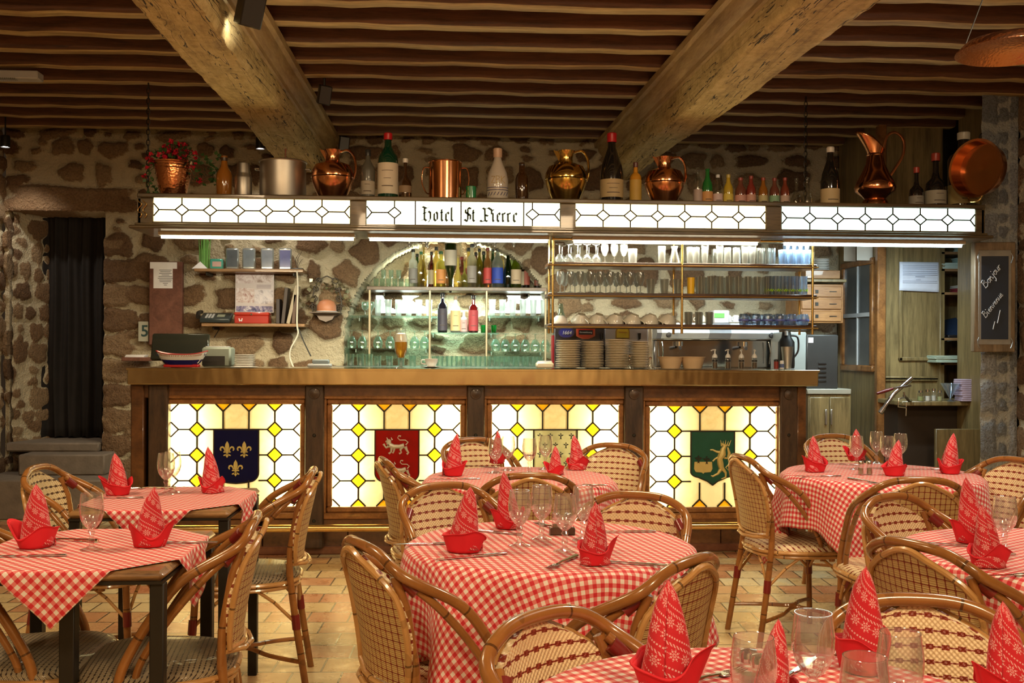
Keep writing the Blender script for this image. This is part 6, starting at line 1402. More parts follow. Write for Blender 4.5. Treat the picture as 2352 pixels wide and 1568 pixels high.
zg_a = nshelf(800, 1005, 724, .008, GSH, 'upper left glass shelf in the arched niche', 'glass_shelf'); zg_b = nshelf(1118, 1258, 724, .008, GSH, 'upper right glass shelf in the arched niche', 'glass_shelf')
zg_c = nshelf(980, 1146, 763, .008, GSH, 'short middle glass shelf with spirits bottles in the niche', 'glass_shelf'); zg_d = nshelf(792, 992, 799, .008, GSH, 'lower left glass shelf in the arched niche', 'glass_shelf'); zg_e = nshelf(1122, 1262, 806, .008, GSH, 'lower right glass shelf in the arched niche', 'glass_shelf')
for px in (849, 987, 1117, 1252): 
    x = at(px, 8.5); o = MB().bb(-.009, .009, -.012, .012, 0, zw-zk-.03, 0, .003).build('shelf_upright', mat((.32, .26, .16), .4, .4, name='upright_wood'), loc=(x, 8.485, zk)); tag(o, 'thin upright post carrying the niche shelves, at %s' % {849: 'the far left', 987: 'the left of the middle', 1117: 'the right of the middle', 1252: 'the far right'}[px], 'post')
# opal light panels glowing behind the upper glass shelves
for px0, px1 in ((862, 986), (1124, 1252)):
    a, b = P(px0, 677, 8.9), P(px1, 720, 8.9); o = thing('light_panel', 'white glowing opal light panel behind the %s glass shelf of the niche' % ('upper left' if px0 < 900 else 'upper right'), 'light', ((a.x+b.x)/2, 8.93, b.z)); w_ = (b.x-a.x)/2
    MB().bb(-w_, w_, -.0, .02, 0, a.z-b.z, 0, .003).build('backing', WHITEPAINT, o); MB().bb(-w_+.004, w_-.004, -.006, .0, .004, a.z-b.z-.004).build('opal', emis('opal_panel', (.85, 1, .93), 3.5), o)
lamp('niche_lamp', 'AREA', (AC.x, 8.895, zw+.02), 15, (.88, 1, .78), .7, .03, aim=(AC.x, 8.90, zw+.4))
lamp('niche_lamp', 'AREA', (AC.x, 8.75, zw-.05), 9, (.72, 1, .85), .8, .06, aim=(AC.x, 8.8, 1.0))
# liquor bottles on the wooden shelf
YL = 8.68
def bg_(c, k=.55): return bottleglass(c, k)
LQ = [(948, 572, 20, 'tall', (.80, .84, .78), (.30, .28, .26), (.02, .02, .02), 'clear square bottle with dark printed label, leftmost on the niche shelf'), (966, 578, 16, 'wine', (.5, .42, .2), None, (.05, .2, .1), 'thin pale bottle right of the leftmost clear one'), (972, 560, 16, 'flask', (.45, .38, .15), None, (.45, .35, .18), 'dusty gold-brown bottle at the left of the niche shelf'), (1012, 577, 22, 'tall', (.62, .58, .22), (.75, .30, .08), (.03, .12, .06), 'yellow liqueur bottle with orange label and green cap'),
 (1051, 586, 20, 'flask', (.60, .52, .25), None, (.4, .3, .15), 'gold dusty decanter in the middle of the niche shelf'), (1066, 600, 16, 'squat', (.5, .48, .2), None, None, 'small rounded golden bottle right of the inverted one'), (1083, 560, 22, 'tall', (.78, .80, .70), (.35, .30, .26), (.05, .05, .06), 'clear bottle with a brown oval label'), (1100, 571, 16, 'wine', (.42, .40, .08), None, (.02, .02, .02), 'olive wine-shaped bottle with black cap'), (1119, 569, 18, 'tall', (.60, .40, .22), (.55, .06, .05), (.20, .03, .03), 'bottle with a red label and red cap'),
 (1142, 568, 26, 'wine', (.70, .78, .80), (.03, .07, .42), (.02, .02, .03), 'clear bottle with a bright blue label'), (1166, 573, 20, 'burg', (.03, .13, .03), None, (.015, .02, .02), 'dark green bottle right of the blue-labelled one'), (1184, 576, 25, 'burg', (.45, .55, .06), (.52, .38, .24), (.02, .03, .01), 'bright yellow-green bottle with a cream label'), (1233, 603, 13, 'beer', (.12, .05, .03), (.18, .05, .03), (.02, .02, .02), 'small dark brown bottle alone at the right of the niche shelf')]
for (px, yt, w_, st_, gc, lc_, cc, lab) in LQ: bottle(px, yt, w_, YL, zw, st_, bg_(gc, .6), lab, lc_, cc, lz=(.12, .5), cf=.08, writing=1 if lc_ else 0)
rb = random.Random(21)
for i, px in enumerate((957, 990, 1001, 1024, 1060, 1075, 1092, 1110, 1131, 1153, 1175, 1197, 1207)):
    gc = rb.choice([(.10, .06, .03), (.05, .10, .03), (.45, .36, .14), (.16, .05, .03), (.35, .40, .22)]); lc_ = rb.choice([(.35, .08, .05), (.5, .42, .28), (.1, .1, .14), None])
    bottle(px, 573+rb.uniform(-8, 18), rb.uniform(15, 20), 8.80, zw, rb.choice(['tall', 'wine', 'burg', 'beer']), bg_(gc, .7), 'dim bottle in the back row on the wooden niche shelf', lc_, rb.choice([(.02, .02, .02), (.25, .18, .06), (.2, .02, .02)]), group='back row bottles on the niche shelf', lz=(.12, .5), cf=.09)
# inverted bottles in wall dispensers
def optic(px, ytop, ybot, w_, gc, lc_, lab):
    Y = 8.6; r = w_/2*MP(px, Y); zt_ = P(px, ytop, Y).z; zb_ = P(px, ybot, Y).z; h = zt_-zb_; t = thing('inverted_bottle', lab, 'bottle', (at(px, Y), Y, zb_)); pr = [(a*r, h-b*h*.9) for a, b in PROF['burg']]
    MB().lathe(pr[::-1], 20).build('bottle_body', bg_(gc, .6), t)
    if lc_: MB().lathe([(r*1.01, h*.55), (r*1.02, h*.56), (r*1.02, h*.86), (r*1.01, h*.87)], 20).build('paper_label', mat(lc_, .6, name='label_paper'), t)
    MB().lathe([(0, 0), (.008, 0), (.011, h*.02), (.011, h*.09), (.016, h*.10), (.016, h*.14), (0, h*.14)], 14).build('dispenser', BLACK, t)
    MB().bb(-.006, .006, .0, .32, h*.08, h*.12).build('bracket', SATIN, t); return t
optic(1034, 560, 672, 28, (.10, .14, .05), (.60, .52, .40), 'dark inverted bottle with a cream label hanging in a dispenser in the niche')
for px, lab in ((940, 'inverted dispenser head at the left above the niche shelf'), (980, 'second inverted dispenser head above the niche shelf'), (1092, 'inverted dispenser head right of the middle above the shelf'), (1136, 'clear dispenser head above the blue-labelled bottle'), (1180, 'clear dispenser head above the yellow-green bottle')):
    p = P(px, 568, 8.4); t = thing('drink_dispenser', lab, 'dispenser', (p.x, 8.4, p.z)); MB().lathe([(0, 0), (.008, 0), (.012, .012), (.010, .02), (.016, .03), (.016, .06), (.010, .07), (.010, .09), (0, .09)], 14).build('body', mat((.35, .32, .26), .2, .4, name='dispenser_grey'), t); MB().lathe([(.006, .09), (.02, .11), (.028, .15), (.028, .19), (0, .19)], 14).build('neck', bg_((.3, .25, .15), .5), t); MB().tube([(0, .01, .05), (0, .55, .05)], .005, 6).build('bracket', SATIN, t)
for px, yt, w_, gc, lc_, cc, lab in ((1016, 672, 22, (.08, .06, .08), (.06, .05, .07), (.02, .02, .02), 'dark vermouth-like bottle, left on the short middle glass shelf'), (1046, 680, 23, (.82, .85, .8), (.80, .60, .30), (.4, .3, .2), 'clear bottle with an orange and white label on the middle glass shelf'), (1065, 715, 17, (.85, .85, .9), (.62, .42, .40), None, 'pale short bottle behind the orange-labelled one'), (1087, 678, 22, (.30, .05, .05), (.45, .06, .07), (.03, .02, .02), 'dark red bottle with red and orange label on the middle glass shelf')):
    bottle(px, yt, w_, 8.62, zg_c, 'tall', bg_(gc, .6), lab, lc_, cc, lz=(.05, .60), cf=.1, writing=2)
# ---------------------------------------------------------------- glassware
def g_tumbler(h, r, taper=.9, m_=None, name='tumbler', fl=0):
    def mk():
        return MB().lathe([(0, .006*1), (r*taper*.95, .004), (r*taper, 0), (r*taper*1.0, .003), (r, h), (r*.94, h), (r*taper*.93, .009), (0, .010)], 18, flute=fl).build(name, m_ or G_BAR)
    return mk
def g_stem(h, r, m_=None, name='stemmed_glass', bowl=.55):
    def mk():
        return MB().lathe([(0, .001), (r*.9, .001), (r*.88, .004), (r*.15, .01), (r*.12, h*(1-bowl)*.9), (r*.5, h*(1-bowl)), (r*.95, h*(1-bowl*.6)), (r, h*(1-bowl*.35)), (r*.82, h), (r*.78, h), (r*.94, h*(1-bowl*.36)), (r*.88, h*(1-bowl*.6)), (r*.4, h*(1-bowl)+.004), (0, h*(1-bowl)+.003)], 18).build(name, m_ or G_BAR)
    return mk
def row(key, mk, pxs, Y, z, label, cat, group, inv=None, jit=.0, sc=None, yj=0):
    for i, px in enumerate(pxs):
        p = at(px, Y); yy = Y+(rf.uniform(-yj, yj) if yj else 0); zz = z+.0005+(inv or 0)
        o = put(key, mk, (p, yy, zz), 0, label, cat, group, sc if sc else None)
        if inv: o.rotation_euler = (pi, 0, 0)
R_ = lambda a, b, n: [a+(b-a)*i/(n-1) for i in range(n)]
Y1 = YR+.07; Y2 = YR+.19
z1, z2, z3 = ZS
# top rack shelf
row('gs1', g_stem(.125, .030, bowl=.42), R_(1284, 1368, 5), Y1, z1, 'inverted stemmed glass at the left end of the top rack shelf', 'glass', 'inverted stemmed glasses on the top rack shelf', inv=.125); row('gs1', None, R_(1290, 1372, 5), Y2, z1, 'inverted stemmed glass in the rear left row of the top rack shelf', 'glass', 'rear stemmed glasses on the top rack shelf', inv=.125)
row('gf1', g_stem(.13, .026, bowl=.62), R_(1388, 1432, 3), Y1, z1, 'upright flute in the left bay of the top rack shelf', 'glass', 'flutes on the top rack shelf'); row('gt1', g_tumbler(.095, .032), [1452], Y1, z1, 'wide tumbler beside the flutes on the top rack shelf', 'glass', None)
row('gt2', g_tumbler(.115, .026), [1519], Y1, z1, 'tall glass with an orange mark alone in the gap of the top rack shelf', 'glass', None); row('gcar', lambda: MB().lathe([(0, .003), (.04, 0), (.042, .004), (.022, .07), (.018, .095), (.024, .115), (.022, .115), (.016, .095), (.02, .07), (.038, .006), (0, .006)], 20).build('carafe', G_BAR), [1548], Y1, z1, 'small conical carafe left of the rack\'s middle post', 'carafe', None)
row('gt3', g_tumbler(.135, .026, .7), R_(1618, 1652, 2), Y1, z1, 'tall waisted beer glass right of the rack\'s middle post, top shelf', 'glass', 'tall beer glasses on the top rack shelf'); row('gt3', None, [1710, 1727], Y1, z1, 'tall beer glass in the middle of the right bay, top rack shelf', 'glass', 'tall beer glasses mid right bay')
row('gt4', g_tumbler(.110, .024), [1584, 1598, 1670, 1690, 1744, 1758, 1772], Y1, z1, 'straight clear glass in the right bay of the top rack shelf', 'glass', 'straight glasses on the top rack shelf'); row('gt4', None, R_(1590, 1770, 8), Y2, z1, 'straight clear glass in the rear row of the top rack shelf', 'glass', 'rear straight glasses on the top rack shelf')
row('gb1', g_tumbler(.10, .028, .8, G_BLUEISH), R_(1796, 1852, 4), Y1, z1, 'bluish glass at the right end of the top rack shelf, front row', 'glass', 'bluish glasses at the right end of the top rack shelf'); row('gb1', None, R_(1800, 1850, 4), Y2, z1, 'bluish glass at the right end of the top rack shelf, rear row', 'glass', 'rear bluish glasses of the top rack shelf'); row('gb2', g_tumbler(.035, .027, .8, G_BLUEISH), R_(1806, 1850, 4), Y1+.05, z1+.1, 'bluish glass stacked on top at the right end of the top rack shelf', 'glass', 'stacked bluish glasses')
# middle rack shelf
row('gs2', g_stem(.142, .028, bowl=.60), R_(1286, 1470, 9), Y1, z2, 'upright stemmed glass in the left bay of the middle rack shelf', 'glass', 'stemmed glasses on the middle rack shelf'); row('gs2', None, R_(1296, 1462, 8), Y2, z2, 'stemmed glass in the rear left row of the middle rack shelf', 'glass', 'rear stemmed glasses on the middle rack shelf')
row('gt5', g_tumbler(.098, .03, .8), R_(1494, 1556, 3), Y1, z2, 'tapered tumbler left of the middle post, middle rack shelf', 'glass', 'tapered tumblers on the middle rack shelf')
o = MB().lathe([(0, .004), (.024, 0), (.026, .11), (.025, .11), (0, .1)], 18).build('juice_glass', mat((.85, .52, .02), .3, coat=.5, name='orange_yellow_glass'), loc=(at(1586, Y1), Y1, z2)); tag(o, 'opaque yellow glass right of the middle post on the middle rack shelf', 'glass')
row('gt6', g_tumbler(.120, .023), R_(1610, 1760, 8), Y1, z2, 'plain tall glass in the right bay of the middle rack shelf', 'glass', 'tall glasses on the middle rack shelf'); row('gt6', None, R_(1604, 1770, 9), Y2, z2, 'plain tall glass in the rear right row of the middle rack shelf', 'glass', 'rear tall glasses on the middle rack shelf')
def lime():
    t = thing('lime_glass', '', 'glass'); MB().lathe([(0, .004), (.0215, 0), (.0225, .125), (.0215, .125), (.0205, .006), (0, .006)], 18).build('glass', G_BLUEISH, t); m = MB()
    for k in range(9): a = 2*pi*k/9; m.tube([((.0232)*cos(a), .0232*sin(a), .022), (.0232*cos(a+.3), .0232*sin(a+.3), .038), (.0232*cos(a+.6), .0232*sin(a+.6), .026)], .0022, 5)
    m.build('lime_print', mat((.42, .72, .03), .4, name='lime_green'), t); return t
row('lime', lime, R_(1764, 1846, 6), Y1, z2, 'tall glass printed with lime green near its foot, middle rack shelf', 'glass', 'lime-printed glasses on the rack')
# bottom rack shelf: big cups lying tilted, glasses, printed tumblers
def bowlcup():
    t = thing('tea_cup', '', 'cup'); MB().lathe([(.026, 0), (.028, .006), (.048, .022), (.062, .050), (.064, .062), (.061, .062), (.046, .026), (.024, .010), (0, .009)], 28).build('cup_body', mat((.62, .60, .50), .3, coat=.5, name='ivory_glaze'), t); MB().tube(bez([(.06, 0, .05), (.086, 0, .046), (.082, 0, .024), (.048, 0, .018)], 4), .0045, 6).build('handle', mat((.62, .60, .50), .3, coat=.5, name='ivory_glaze'), t); return t
for i, px in enumerate(R_(1336, 1540, 6)):
    o = put('bcup', bowlcup, (at(px, Y1+.02), Y1+.02, z3+.058), 0, 'large ivory cup tilted upside down in the front row of the bottom rack shelf', 'cup', 'tilted ivory cups on the bottom rack shelf'); o.rotation_euler = (pi+radians(6), radians(24), radians(8*i-60)); o.location.z = z3+.066
for i, px in enumerate(R_(1350, 1530, 5)):
    o = put('bcup', None, (at(px, Y2+.02), Y2+.02, z3+.0625), 0, 'ivory cup upside down in the rear row of the bottom rack shelf', 'cup', 'rear ivory cups on the bottom rack shelf'); o.rotation_euler = (pi, 0, radians(150))
o = MB().lathe([(.05, 0), (.052, .008), (.046, .035), (.026, .055), (0, .058)], 28).build('upturned_bowl', WHITE, loc=(at(1286, Y1), Y1, z3)); tag(o, 'upturned white bowl at the left end of the bottom rack shelf', 'bowl')
row('gcone', lambda: MB().lathe([(0, .003), (.045, 0), (.046, .004), (.02, .08), (.013, .14), (.011, .14), (.018, .08), (.042, .006), (0, .006)], 20).build('carafe', G_GREENISH), [1288], Y2+.02, z3, 'greenish conical carafe behind the upturned bowl', 'carafe', None)
row('gt7', g_tumbler(.085, .025, .85), R_(1580, 1628, 3), Y1, z3, 'clear tumbler right of the middle post on the bottom rack shelf', 'glass', 'clear tumblers on the bottom rack shelf'); row('gt7', None, R_(1582, 1630, 3), Y2, z3, 'clear tumbler behind the front ones on the bottom rack shelf', 'glass', 'rear clear tumblers on the bottom rack shelf')
def bluepr():
    t = thing('printed_tumbler', '', 'glass'); MB().lathe([(0, .004), (.026, 0), (.034, .025), (.035, .05), (.026, .075), (.024, .075), (.033, .05), (.031, .026), (.024, .006), (0, .006)], 16).build('glass', G_BLUEISH, t); MB().lathe([(.0345, .028), (.0352, .030), (.0354, .038), (.035, .040)], 16).build('blue_print', mat((.12, .16, .55), .4, name='blue_print'), t); return t
row('bp', bluepr, R_(1708, 1846, 6), Y1, z3, 'faceted tumbler with a blue printed band on the bottom rack shelf', 'glass', 'blue-printed tumblers on the rack'); row('bp', None, R_(1716, 1840, 5), Y2, z3, 'blue-banded tumbler in the rear row of the bottom rack shelf', 'glass', 'rear blue-printed tumblers')
# niche glasses
YG = 8.66
row('n1', g_tumbler(.07, .022, .85, G_GREENISH), R_(863, 935, 6), 8.6, zw, 'small clear glass at the left end of the wooden niche shelf', 'glass', 'small glasses at the left of the niche shelf'); row('n1', None, R_(880, 915, 3), 8.6, zw+.072, 'small glass stacked on the others at the left of the niche shelf', 'glass', 'stacked small glasses at the left of the niche shelf')
row('n2', g_tumbler(.14, .030, .8), R_(868, 985, 6), YG, zg_a, 'tall clear glass lit from behind on the upper left glass shelf', 'glass', 'tall glasses on the upper left glass shelf'); row('n2', None, R_(1130, 1248, 6), YG, zg_b, 'tall clear glass lit from behind on the upper right glass shelf', 'glass', 'tall glasses on the upper right glass shelf')
row('n3', g_stem(.12, .03, G_GREENISH, bowl=.6), [838, 852], YG, zg_a, 'greenish stemmed glass at the left end of the upper left glass shelf', 'glass', 'greenish stemmed glasses in the niche')
row('n4', g_stem(.15, .042, G_GREENISH, bowl=.65), [808, 832, 868, 896, 925, 952, 975], YG, zg_d, 'inverted balloon glass on the lower left glass shelf', 'glass', 'inverted balloon glasses on the lower left glass shelf', inv=.15); row('n4', None, R_(1138, 1252, 6), YG, zg_e, 'inverted balloon glass on the lower right glass shelf', 'glass', 'inverted balloon glasses on the lower right glass shelf', inv=.15)
row('n5', g_tumbler(.065, .024, .9, bottleglass((.05, .5, .2), .4), 'green_tumbler'), [1110, 1134], 8.6, zg_c, 'small green tumbler at the right end of the short middle glass shelf', 'glass', 'green tumblers in the niche')
row('n6', g_tumbler(.085, .030, .88, G_GREENISH), R_(1000, 1240, 12), 8.35, zk, 'clear tumbler in the front row on the back counter below the niche', 'glass', 'tumblers on the back counter'); row('n6', None, R_(868, 975, 5), 8.4, zk, 'clear tumbler left of the middle on the back counter', 'glass', 'left tumblers on the back counter'); row('n6', None, R_(1010, 1230, 11), 8.46, zk, 'clear tumbler in the rear row on the back counter', 'glass', 'rear tumblers on the back counter')
row('n7', g_tumbler(.10, .032, .88, G_GREENISH), [805, 828, 848], 8.42, zk, 'wider greenish glass at the left end of the back counter', 'glass', 'wide greenish glasses on the back counter')
# ================================================================ LEFT PART OF THE STONE WALL
YS = 8.42
def wshelf(px0, px1, py, lab):
    a, b = P(px0, py, YS-.12), P(px1, py, YS-.12); o = thing('wall_shelf', lab, 'shelf', ((a.x+b.x)/2, YS, a.z)); w_ = (b.x-a.x)/2
    MB().bb(-w_, w_, -.12, .14, -.024, 0, 0, .004).build('board', W_SHELF, o)
    for s in (-.8, .8): MB().bb(s*w_-.008, s*w_+.008, -.06, .15, -.05, -.024, 0, .003).build('bracket', DARKMETAL, o)
    return a.z
zA = wshelf(445, 697, 616, 'upper wooden wall shelf left of the arch, holding four framed glass blocks'); zB = wshelf(462, 700, 742, 'lower wooden wall shelf left of the arch, holding the telephone')
xq = lambda px: P(px, 800, YS).x
t = thing('grass_vase', 'bundle of bright green stalks standing at the left of the upper wall shelf', 'vase', (xq(468), YS, zA))
m = MB(); rg = random.Random(9)
for k in range(26): a = rg.uniform(0, 6.3); q = rg.uniform(0, .05); m.tube([(q*cos(a), q*sin(a)*.5, 0), (q*1.1*cos(a), q*.55*sin(a), .15), (q*1.2*cos(a)+rg.uniform(-.01, .01), q*.6*sin(a), rg.uniform(.22, .32))], [.005, .005, .003], 5)
m.build('stalks', mat((.12, .34, .05), .5, name='stalk_green', var=.3), t)
o = MB().add([(-.06, -.03, 0), (.06, -.03, 0), (.06, .03, 0), (-.06, .03, 0), (0, 0, .06)], [(0, 1, 4), (1, 2, 4), (2, 3, 4), (3, 0, 4), (3, 2, 1, 0)]).build('paper_pyramid', PAPER, loc=(xq(463), YS-.06, zA)); tag(o, 'small white paper pyramid in front of the green stalks', 'ornament')
t = thing('candle_holder', 'square turquoise glass holder with a white and pink label on the upper shelf', 'candle holder', (xq(500), YS-.03, zA)); MB().bb(-.05, .05, -.04, .04, 0, .082, 0, .006).build('glass_block', mat((.08, .38, .30), .15, coat=.8, name='turquoise_glass'), t); MB().bb(-.03, .04, -.0412, -.04, .02, .06).build('sticker', mat((.6, .4, .36), .5, name='pink_sticker'), t)
for i, (px, c, d) in enumerate(((535, (.10, .12, .14), 'darkest'), (573, (.17, .21, .25), 'speckled grey'), (615, (.16, .20, .27), 'slate-coloured'), (656, (.05, .07, .28), 'deep blue'))):
    t = thing('framed_block', '%s framed glass block, %s of four on the upper wall shelf' % (d, ['leftmost', 'second', 'third', 'rightmost'][i]), 'frame', (xq(px), YS-.04, zA)); w_ = .052; h = P(px, 571, YS).z-zA
    MB().bb(-w_, w_, -.012, .012, .0, h, 0, .010).build('frame', mat((.45, .5, .5), .2, .6, name='frame_glass'), t); MB().bb(-w_+.010, w_-.010, -.0135, -.011, .02, h-.016).build('face', mat(c, .2, coat=.6, name='blue_face', var=.3), t)
    MB().bb(-w_*.9, w_*.9, -.03, .03, -.0, .006, 0, .001).build('foot', mat((.18, .10, .08), .5, name='frame_foot'), t)
t = thing('pebble_dish', 'dark round ornament with twigs at the right end of the upper wall shelf', 'ornament', (xq(683), YS-.03, zA)); MB().bb(-.05, .05, -.04, .04, 0, .014, 0, .004).build('tray', BLACK, t)
m = MB()
for k in range(5): m.tube([(0, 0, .01), (.02*cos(k*1.3), .0, .06+.01*k), (.04*cos(k*1.7), .01, .09+.016*k)], .002, 5)
m.build('twigs', mat((.05, .03, .02), .6, name='twig'), t)
# lower shelf
t = thing('telephone', 'black desk telephone on the lower wall shelf', 'telephone', (xq(494), YS-.03, zB)); sl = Matrix.Rotation(radians(22), 4, 'X')
MB().box((0.02, 0, .05), (.24, .15, .035), 0, sl, .008).build('base', mat((.03, .04, .042), .35, name='phone_black'), t); MB().tube(bez([(-.115, -.06, .05), (-.125, 0, .085), (-.115, .06, .095)], 5), [.018]*6+[.016]*5, 10).build('handset', BLACK, t); MB().box((.06, 0, .069), (.06, .05, .003), 0, sl).build('display', mat((.28, .30, .22), .3, name='lcd_grey'), t)
m = MB()
for i in range(4):
    for j in range(3): m.box((-.05+.024*j, -.045+.024*i, .07), (.016, .014, .006), 0, sl)
m.build('keypad', GREYP, t)
t = thing('cash_box', 'red metal cash box with a keyhole on the lower wall shelf', 'cash box', (xq(583), YS-.05, zB)); w_ = 39*MP(583, YS); h = P(583, 718, YS).z-zB
MB().bb(-w_, w_, -.06, .08, 0, h*.72, 0, .006).build('box', mat((.36, .018, .010), .3, coat=.5, name='red_enamel'), t); MB().bb(-w_-.003, w_+.003, -.063, .083, h*.73, h, 0, .008).build('lid', mat((.42, .03, .014), .3, coat=.5, name='red_enamel_lid'), t); MB().lathe([(0, .003), (.008, .003), (.009, 0)], 12, M=Matrix.Translation((0, -.064, h*.82)) @ Matrix.Rotation(pi/2, 4, 'X')).build('keyhole', CHROME, t)
m = MB(); [strip(m, (-.085+a, h*.28+b), (-.085+c, h*.28+d), .006, -.0625, -.06) for a, b, c, d in ((-.012, .016, -.008, -.008), (-.008, -.008, 0, .002), (0, .002, .008, -.008), (.008, -.008, .012, .016))]; m.build('white_mark', PAPER, t)
# calendar poster
a, b = P(541, 624, 8.50), P(629, 718, 8.50); t = thing('calendar_poster', 'pale printed poster of grey and pink photos between the two wall shelves', 'poster', ((a.x+b.x)/2, 8.50, b.z)); w_ = (b.x-a.x)/2; h = a.z-b.z
MB().bb(-w_, w_, -.004, .004, 0, h).build('sheet', mat((.62, .58, .60), .6, name='poster_paper'), t)
def poster(name, c1, c2, sc):
    n = NT(name); v = n.coord('World', (1, 1, 1)); f = n.noise(v, sc, 5, .7, 1.5); n.set(n.ramp(f, [(.35, c1), (.5, c2), (.62, (.75, .72, .76))]), .6); return n.m
for (x0, x1, z0, z1, c1, c2) in ((-.95, -.03, .72, .97, (.35, .26, .26), (.6, .52, .55)), (.0, .95, .74, .97, (.3, .22, .2), (.62, .56, .58)), (-.95, -.03, .25, .60, (.30, .12, .12), (.6, .5, .5)), (.0, .95, .22, .56, (.4, .38, .44), (.68, .66, .72)), (-.95, .95, .02, .16, (.05, .06, .16), (.25, .22, .38))):
    MB().bb(x0*w_, x1*w_, -.006, -.004, z0*h, z1*h).build('picture', poster('poster_photo', c1, c2, 14), t)
m = MB()
for k in range(3): m.bb(.1*w_, .85*w_, -.0062, -.004, (.60+.035*k)*h, (.612+.035*k)*h)
m.build('print_line', mat((.25, .2, .25), .6, name='print'), t)
bkx = 0
for px, yt, c, tl, lab in ((641, 688, (.03, .02, .02), 0, 'black folder leaning at the right end of the lower wall shelf'), (652, 662, (.05, .035, .03), -.10, 'dark leaning book at the right of the lower shelf'), (664, 655, (.40, .34, .24), -.22, 'cream ruler-like booklet leaning over the dark books'), (676, 678, (.10, .05, .03), -.08, 'brown book at the right end of the lower wall shelf')):
    h = P(px, yt, YS).z-zB; o = MB().bb(-.014, .014, -.07, .07, 0, h, 0, .002).build('book', mat(c, .5, name='book_cover'), loc=(xq(px), YS, zB+.003)); o.rotation_euler.y = -tl; tag(o, lab, 'book')
# notice board, notice, little recess sign
a, b = P(343, 600, 8.46), P(418, 792, 8.46); t = thing('notice_board', 'tall rust-brown board on the wall with a white notice at its top', 'notice board', ((a.x+b.x)/2, 8.47, b.z)); w_ = (b.x-a.x)/2; h = a.z-b.z
MB().bb(-w_, w_, -.012, .04, 0, h, 0, .004).build('board', W_RUST, t)
n_ = MB().bb(P(356, 0, 8.46).x-t.location.x, P(400, 0, 8.46).x-t.location.x, -.0145, -.0125, P(378, 662, 8.46).z-b.z, P(378, 605, 8.46).z-b.z).build('notice', PAPER, t)
MB().bb(P(348, 0, 8.46).x-t.location.x, P(410, 0, 8.46).x-t.location.x, -.017, -.0148, P(378, 617, 8.46).z-b.z, P(378, 602, 8.46).z-b.z).build('header_strip', PAPER, t)
m = MB()
for k in range(10):
    y_ = P(378, 620+k*3.8, 8.46).z-b.z; ww = [.05, .042, .05, .03, .055, .06, .05, .045, .02, .012][k]; m.bb(-ww-.002, ww-.002, -.0152, -.0146, y_-.003, y_+.002)
m.build('print_line', mat((.2, .2, .22), .7, name='print'), n_)
a, b = P(318, 738, 8.50), P(341, 784, 8.50); t = thing('number_plaque', 'small pale plaque with a figure 5 beside the notice board', 'plaque', ((a.x+b.x)/2, 8.50, b.z)); w_ = (b.x-a.x)/2
MB().bb(-w_, w_, -.006, .01, 0, a.z-b.z, 0, .003).build('plate', mat((.42, .42, .34), .5, name='plaque'), t); text_mesh('5', .13, mat((.02, .06, .06), .5, name='dark_teal'), t, (.012, -.0075, (a.z-b.z)/2))
o = MB().bb(-.12, .10, -.08, .12, 0, .03, 0, .004).build('ledge_board', W_RUST, loc=(P(325, 0, 8.4).x, 8.4, P(325, 820, 8.4).z-.03)); tag(o, 'small rust-brown ledge at the left end of the bar under the number plaque', 'shelf')
for k in range(3): o = MB().bb(-.08, .07, -.05, .05, 0, .006, 0, .001).build('napkin_sheet', PAPER, loc=(P(320, 0, 8.4).x+.004*k, 8.38, P(325, 820, 8.4).z+.0065*k)); tag(o, 'white paper sheet in the little pile on the rust-brown ledge', 'paper', 'paper sheets on the ledge')
# wrought iron shelf with candle
a = P(747, 719, 8.42); t = thing('iron_wall_shelf', 'little wrought-iron wall shelf with leafy scroll back left of the arch', 'shelf', (a.x, 8.45, a.z)); r = 33*MP(747, 8.45)
m = MB(); m.poly([(-r, 0), (r, 0), (r*.6, -.02), (r*.45, -.05), (0, -.07), (-r*.45, -.05), (-r*.6, -.02)], -.0, .10); m.bb(-r*1.08, r*1.08, -.09, .10, 0, .008, 0, .002); m.build('ledge', mat((.16, .13, .11), .4, .4, name='iron_ledge'), t)
m = MB(); ri = random.Random(5)
for s in (-1, 1):
    for (cx, cz, q) in ((.92, .05, .035), (.85, .12, .03), (.78, .20, .028), (.55, .27, .028)):
        m.tube([(s*(cx*r)+q*(1-k/18)*cos(k*.75)*s, .07, cz+q*(1-k/18)*sin(k*.75)) for k in range(16)], .0045, 6)
    m.tube(bez([(s*r*.95, .07, .0), (s*r*1.02, .07, .10), (s*r*.85, .07, .2), (s*r*.45, .07, .28), (0, .07, .31)], 5), .005, 6)
m.build('scrollwork', mat((.03, .025, .02), .4, .6, name='wrought_iron'), t)
m = MB()
for k in range(60):
    an = ri.uniform(.1, pi-.1); q = ri.uniform(.16, .27); c_ = Vector((q*.8*cos(an), ri.uniform(.03, .075), .03+q*sin(an))); d_ = Vector((ri.uniform(-1, 1), -.3, ri.uniform(-1, 1)))
    leaf(m, c_, ri.uniform(.025, .045), d_, .7)
m.build('metal_leaves', mat((.34, .30, .18), .3, .8, name='old_gold_leaf'), t)
o = thing('candle_lantern', 'small terracotta-coloured lantern dish on the wrought-iron shelf', 'lantern', (a.x+.01, 8.43, a.z+.009)); MB().lathe([(0, 0), (.075, 0), (.08, .01), (.078, .05), (.06, .085), (.03, .10), (0, .105)], 24).build('dome', mat((.45, .18, .09), .5, name='terracotta'), o); MB().lathe([(.082, 0), (.09, .004), (.082, .008)], 24).build('white_rim', PAPER, o)
